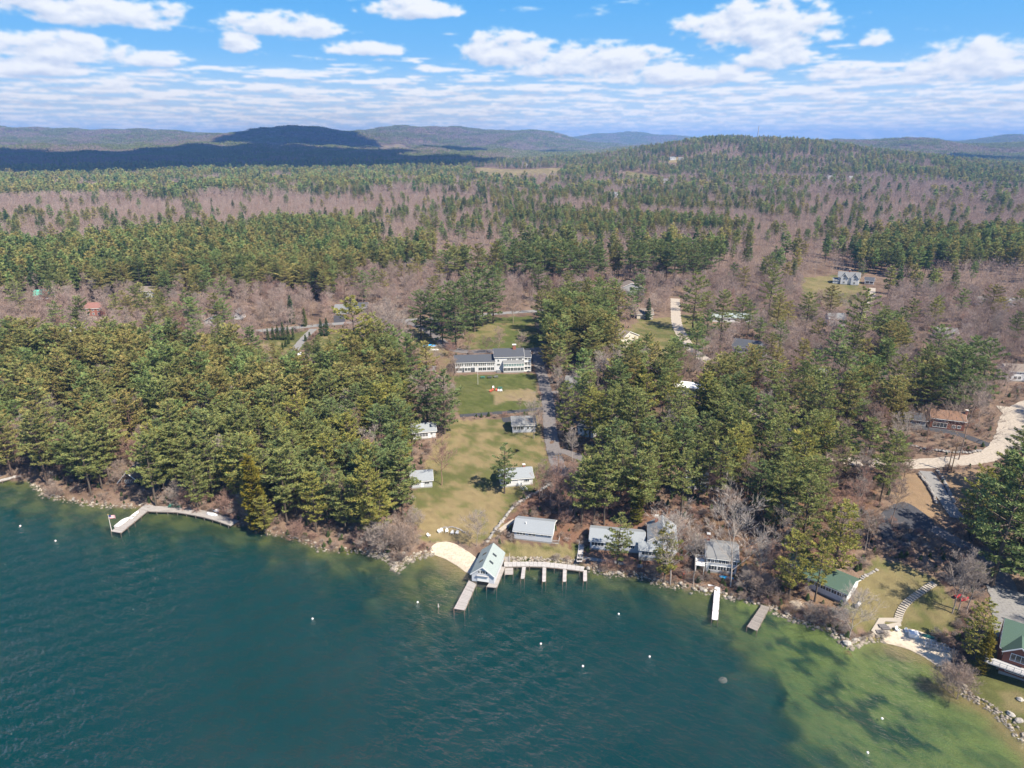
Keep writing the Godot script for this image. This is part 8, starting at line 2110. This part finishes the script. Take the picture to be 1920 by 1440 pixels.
	taken.append(Vector3(15.9, -467.8, 2.6))
	pine_tree(Vector3(22.40, 12.87, -472.88), 3, 1.40, "fourth tall thin pine from the left, left row behind the lodge woods", "row of tall pines behind the lodge, left group", 1, "pine_tree")
	taken.append(Vector3(22.4, -472.9, 2.6))
	pine_tree(Vector3(28.68, 12.56, -478.12), 1, 1.30, "fifth tall thin pine from the left, left row behind the lodge woods", "row of tall pines behind the lodge, left group", 1, "pine_tree")
	taken.append(Vector3(28.7, -478.1, 2.6))
	pine_tree(Vector3(33.85, 12.55, -465.37), 3, 1.48, "sixth tall thin pine from the left, left row behind the lodge woods", "row of tall pines behind the lodge, left group", 1, "pine_tree")
	taken.append(Vector3(33.9, -465.4, 2.6))
	pine_tree(Vector3(40.16, 12.22, -470.54), 1, 1.39, "seventh tall thin pine from the left, left row behind the lodge woods", "row of tall pines behind the lodge, left group", 1, "pine_tree")
	taken.append(Vector3(40.2, -470.5, 2.6))
	pine_tree(Vector3(46.97, 11.90, -475.76), 3, 1.29, "eighth tall thin pine from the left, left row behind the lodge woods", "row of tall pines behind the lodge, left group", 1, "pine_tree")
	taken.append(Vector3(47.0, -475.8, 2.6))
	pine_tree(Vector3(53.89, 11.64, -480.75), 1, 1.39, "ninth tall thin pine from the left, left row behind the lodge woods", "row of tall pines behind the lodge, left group", 1, "pine_tree")
	taken.append(Vector3(53.9, -480.7, 2.6))
	pine_tree(Vector3(61.28, 11.46, -485.42), 3, 1.28, "tenth tall thin pine from the left, left row behind the lodge woods", "row of tall pines behind the lodge, left group", 1, "pine_tree")
	taken.append(Vector3(61.3, -485.4, 2.6))
	pine_tree(Vector3(85.32, 11.31, -491.96), 3, 1.40, "first tall thin pine from the left, right row behind the lodge woods", "row of tall pines behind the lodge, right group", 1, "pine_tree")
	taken.append(Vector3(85.3, -492.0, 2.6))
	pine_tree(Vector3(88.08, 10.88, -480.71), 1, 1.40, "second tall thin pine from the left, right row behind the lodge woods", "row of tall pines behind the lodge, right group", 1, "pine_tree")
	taken.append(Vector3(88.1, -480.7, 2.6))
	pine_tree(Vector3(93.62, 10.96, -484.07), 3, 1.30, "third tall thin pine from the left, right row behind the lodge woods", "row of tall pines behind the lodge, right group", 1, "pine_tree")
	taken.append(Vector3(93.6, -484.1, 2.6))
	pine_tree(Vector3(105.72, 11.09, -487.26), 1, 1.39, "fourth tall thin pine from the left, right row behind the lodge woods", "row of tall pines behind the lodge, right group", 1, "pine_tree")
	taken.append(Vector3(105.7, -487.3, 2.6))
	pine_tree(Vector3(111.34, 11.26, -490.28), 3, 1.28, "fifth tall thin pine from the left, right row behind the lodge woods", "row of tall pines behind the lodge, right group", 1, "pine_tree")
	taken.append(Vector3(111.3, -490.3, 2.6))
	pine_tree(Vector3(114.45, 10.70, -479.72), 1, 1.48, "sixth tall thin pine from the left, right row behind the lodge woods", "row of tall pines behind the lodge, right group", 1, "pine_tree")
	taken.append(Vector3(114.5, -479.7, 2.6))
	pine_tree(Vector3(121.95, 10.87, -482.64), 3, 1.38, "seventh tall thin pine from the left, right row behind the lodge woods", "row of tall pines behind the lodge, right group", 1, "pine_tree")
	taken.append(Vector3(121.9, -482.6, 2.6))
	pine_tree(Vector3(129.52, 11.04, -485.57), 1, 1.27, "eighth tall thin pine from the left, right row behind the lodge woods", "row of tall pines behind the lodge, right group", 1, "pine_tree")
	taken.append(Vector3(129.5, -485.6, 2.6))
	pine_tree(Vector3(136.81, 11.20, -488.60), 3, 1.36, "ninth tall thin pine from the left, right row behind the lodge woods", "row of tall pines behind the lodge, right group", 1, "pine_tree")
	taken.append(Vector3(136.8, -488.6, 2.6))
	pine_tree(Vector3(143.45, 11.34, -491.82), 1, 1.25, "tenth tall thin pine from the left, right row behind the lodge woods", "row of tall pines behind the lodge, right group", 1, "pine_tree")
	taken.append(Vector3(143.5, -491.8, 2.6))
	pine_tree(Vector3(99.97, 9.65, -366.22), 2, 1.38, "broad pine beside the dirt road right of the lodge", "", 0, "pine_tree")
	taken.append(Vector3(100.0, -366.2, 2.6))
	pine_tree(Vector3(155.49, 7.42, -403.70), 5, 1.38, "spreading pine left of the farmhouse lawn", "", 0, "pine_tree")
	taken.append(Vector3(155.5, -403.7, 2.6))
	pine_tree(Vector3(167.31, 7.37, -376.85), 0, 0.96, "pine below the left corner of the farmhouse lawn", "", 0, "pine_tree")
	taken.append(Vector3(167.3, -376.9, 2.6))
	pine_tree(Vector3(168.93, 9.00, -322.73), 2, 1.43, "tall pine below the farmhouse", "", 0, "pine_tree")
	taken.append(Vector3(168.9, -322.7, 2.6))
	pine_tree(Vector3(185.18, 8.60, -331.26), 5, 1.02, "pine right of the tall one below the farmhouse", "", 0, "pine_tree")
	taken.append(Vector3(185.2, -331.3, 2.6))
	pine_tree(Vector3(233.05, 9.83, -367.79), 2, 0.79, "yellowish pine in the far right bare woods", "", 2, "pine_tree")
	taken.append(Vector3(233.0, -367.8, 2.6))
	pine_tree(Vector3(110.00, 9.51, -347.54), 0, 1.18, "pine in front of the long low white house", "", 0, "pine_tree")
	taken.append(Vector3(110.0, -347.5, 2.6))
	pine_tree(Vector3(126.91, 8.56, -366.85), 2, 0.92, "pine at the right end of the long low white house", "", 0, "pine_tree")
	taken.append(Vector3(126.9, -366.8, 2.6))
	pine_tree(Vector3(176.07, 10.24, -247.61), 5, 1.27, "tall dark pine left of the grey house at the right edge", "", 1, "pine_tree")
	taken.append(Vector3(176.1, -247.6, 2.6))
	pine_tree(Vector3(182.74, 10.42, -249.96), 2, 1.19, "tall dark pine nearest the grey house at the right edge", "", 1, "pine_tree")
	taken.append(Vector3(182.7, -250.0, 2.6))
	pine_tree(Vector3(165.13, 9.79, -237.95), 0, 1.28, "dark pine right behind the red cabin", "", 1, "pine_tree")
	taken.append(Vector3(165.1, -238.0, 2.6))
	pine_tree(Vector3(154.96, 9.74, -248.84), 2, 0.91, "broad pine behind the grey cabin wing", "", 0, "pine_tree")
	taken.append(Vector3(155.0, -248.8, 2.6))
	pine_tree(Vector3(156.79, 9.63, -240.95), 5, 0.89, "broad low pine left of the red cabin", "", 0, "pine_tree")
	taken.append(Vector3(156.8, -240.9, 2.6))
	pine_tree(Vector3(264.88, 9.30, -516.30), 2, 0.62, "dark spruce beside the farmhouse gable", "", 1, "pine_tree")
	taken.append(Vector3(264.9, -516.3, 2.6))
	pine_tree(Vector3(79.71, 10.43, -389.34), 6, 0.71, "dark spruce beside the tan garage", "", 1, "pine_tree")
	taken.append(Vector3(79.7, -389.3, 2.6))
	bare_tree(Vector3(-148.97, -0.01, -197.53), 5, 0.88, "bare leafless shrub, first from the left on the left grove shore", "leafless shrubs on the left grove shore", 0, "bare_shrub")
	taken.append(Vector3(-149.0, -197.5, 2.6))
	bare_tree(Vector3(-106.62, 0.59, -190.96), 5, 1.36, "grey leafless shrub, second from the left on the left grove shore", "leafless shrubs on the left grove shore", 1, "bare_shrub")
	taken.append(Vector3(-106.6, -191.0, 2.6))
	bare_tree(Vector3(-102.77, 0.44, -189.88), 5, 1.07, "pinkish leafless shrub, third from the left on the left grove shore", "leafless shrubs on the left grove shore", 2, "bare_shrub")
	taken.append(Vector3(-102.8, -189.9, 2.6))
	bare_tree(Vector3(-88.34, 0.61, -185.37), 5, 1.39, "pinkish leafless shrub, fourth from the left on the left grove shore", "leafless shrubs on the left grove shore", 2, "bare_shrub")
	taken.append(Vector3(-88.3, -185.4, 2.6))
	bare_tree(Vector3(-84.02, 0.38, -182.60), 5, 1.38, "pinkish leafless shrub, fifth from the left on the left grove shore", "leafless shrubs on the left grove shore", 2, "bare_shrub")
	taken.append(Vector3(-84.0, -182.6, 2.6))
	bare_tree(Vector3(-80.49, 0.27, -181.84), 5, 1.62, "grey leafless shrub, sixth from the left on the left grove shore", "leafless shrubs on the left grove shore", 1, "bare_shrub")
	taken.append(Vector3(-80.5, -181.8, 2.6))
	bare_tree(Vector3(-62.30, -0.09, -172.39), 5, 1.10, "pinkish leafless shrub, seventh from the left on the left grove shore", "leafless shrubs on the left grove shore", 2, "bare_shrub")
	taken.append(Vector3(-62.3, -172.4, 2.6))
	bare_tree(Vector3(-42.46, 0.24, -166.93), 5, 1.16, "pinkish leafless shrub, first from the left at the grove end of the beach cove", "leafless shrubs at the grove end of the beach cove", 2, "bare_shrub")
	taken.append(Vector3(-42.5, -166.9, 2.6))
	bare_tree(Vector3(-39.23, 0.08, -165.83), 5, 1.44, "grey leafless shrub, second from the left at the grove end of the beach cove", "leafless shrubs at the grove end of the beach cove", 1, "bare_shrub")
	taken.append(Vector3(-39.2, -165.8, 2.6))
	bare_tree(Vector3(-35.71, 0.27, -164.76), 5, 1.80, "grey leafless shrub, third from the left at the grove end of the beach cove", "leafless shrubs at the grove end of the beach cove", 1, "bare_shrub")
	taken.append(Vector3(-35.7, -164.8, 2.6))
	bare_tree(Vector3(-32.09, 0.57, -163.78), 5, 1.99, "purplish leafless shrub, fourth from the left at the grove end of the beach cove", "leafless shrubs at the grove end of the beach cove", 0, "bare_shrub")
	taken.append(Vector3(-32.1, -163.8, 2.6))
	bare_tree(Vector3(-29.41, 0.83, -166.04), 5, 1.30, "purplish leafless shrub, fifth from the left at the grove end of the beach cove", "leafless shrubs at the grove end of the beach cove", 0, "bare_shrub")
	taken.append(Vector3(-29.4, -166.0, 2.6))
	bare_tree(Vector3(-27.76, 1.93, -177.00), 5, 0.90, "grey leafless shrub, sixth from the left at the grove end of the beach cove", "leafless shrubs at the grove end of the beach cove", 1, "bare_shrub")
	taken.append(Vector3(-27.8, -177.0, 2.6))
	bare_tree(Vector3(15.81, 2.29, -176.40), 5, 0.90, "reddish leafless shrub, first from the left on the red slope behind the cottages", "leafless shrubs on the red slope behind the cottages", 2, "bare_shrub")
	taken.append(Vector3(15.8, -176.4, 2.6))
	bare_tree(Vector3(22.12, 2.37, -176.27), 5, 0.90, "reddish leafless shrub, second from the left on the red slope behind the cottages", "leafless shrubs on the red slope behind the cottages", 2, "bare_shrub")
	taken.append(Vector3(22.1, -176.3, 2.6))
	bare_tree(Vector3(29.03, 3.92, -181.31), 5, 1.06, "reddish leafless shrub, third from the left on the red slope behind the cottages", "leafless shrubs on the red slope behind the cottages", 2, "bare_shrub")
	taken.append(Vector3(29.0, -181.3, 2.6))
	bare_tree(Vector3(26.00, 0.28, -157.16), 5, 0.65, "reddish leafless shrub, first from the left on the right shore", "leafless shrubs on the right shore", 2, "bare_shrub")
	taken.append(Vector3(26.0, -157.2, 2.6))
	bare_tree(Vector3(31.63, 0.26, -156.21), 5, 0.67, "reddish leafless shrub, second from the left on the right shore", "leafless shrubs on the right shore", 2, "bare_shrub")
	taken.append(Vector3(31.6, -156.2, 2.6))
	bare_tree(Vector3(38.11, 0.12, -152.62), 5, 0.91, "bare leafless shrub, third from the left on the right shore", "leafless shrubs on the right shore", 0, "bare_shrub")
	taken.append(Vector3(38.1, -152.6, 2.6))
	bare_tree(Vector3(41.93, 3.23, -169.12), 5, 0.87, "bare leafless shrub, fourth from the left on the red slope behind the cottages", "leafless shrubs on the red slope behind the cottages", 0, "bare_shrub")
	taken.append(Vector3(41.9, -169.1, 2.6))
	bare_tree(Vector3(48.97, 2.60, -163.34), 5, 1.14, "bare leafless shrub, fourth from the left on the right shore", "leafless shrubs on the right shore", 0, "bare_shrub")
	taken.append(Vector3(49.0, -163.3, 2.6))
	bare_tree(Vector3(60.31, 0.72, -147.27), 5, 1.15, "grey leafless shrub, fifth from the left on the right shore", "leafless shrubs on the right shore", 1, "bare_shrub")
	taken.append(Vector3(60.3, -147.3, 2.6))
	bare_tree(Vector3(62.58, 0.64, -145.85), 5, 1.20, "bare leafless shrub, sixth from the left on the right shore", "leafless shrubs on the right shore", 0, "bare_shrub")
	taken.append(Vector3(62.6, -145.9, 2.6))
	bare_tree(Vector3(64.67, 0.42, -143.99), 5, 1.19, "bare leafless shrub, seventh from the left on the right shore", "leafless shrubs on the right shore", 0, "bare_shrub")
	taken.append(Vector3(64.7, -144.0, 2.6))
	bare_tree(Vector3(70.10, 1.45, -148.05), 5, 1.08, "bare leafless shrub, eighth from the left on the right shore", "leafless shrubs on the right shore", 0, "bare_shrub")
	taken.append(Vector3(70.1, -148.0, 2.6))
	bare_tree(Vector3(72.24, 0.22, -136.13), 5, 0.90, "grey leafless shrub, ninth from the left on the right shore", "leafless shrubs on the right shore", 1, "bare_shrub")
	taken.append(Vector3(72.2, -136.1, 2.6))
	bare_tree(Vector3(74.92, 0.17, -134.84), 5, 0.95, "purplish leafless shrub, tenth from the left on the right shore", "leafless shrubs on the right shore", 0, "bare_shrub")
	taken.append(Vector3(74.9, -134.8, 2.6))
	bare_tree(Vector3(76.73, 0.27, -133.20), 5, 1.02, "grey leafless shrub, eleventh from the left on the right shore", "leafless shrubs on the right shore", 1, "bare_shrub")
	taken.append(Vector3(76.7, -133.2, 2.6))
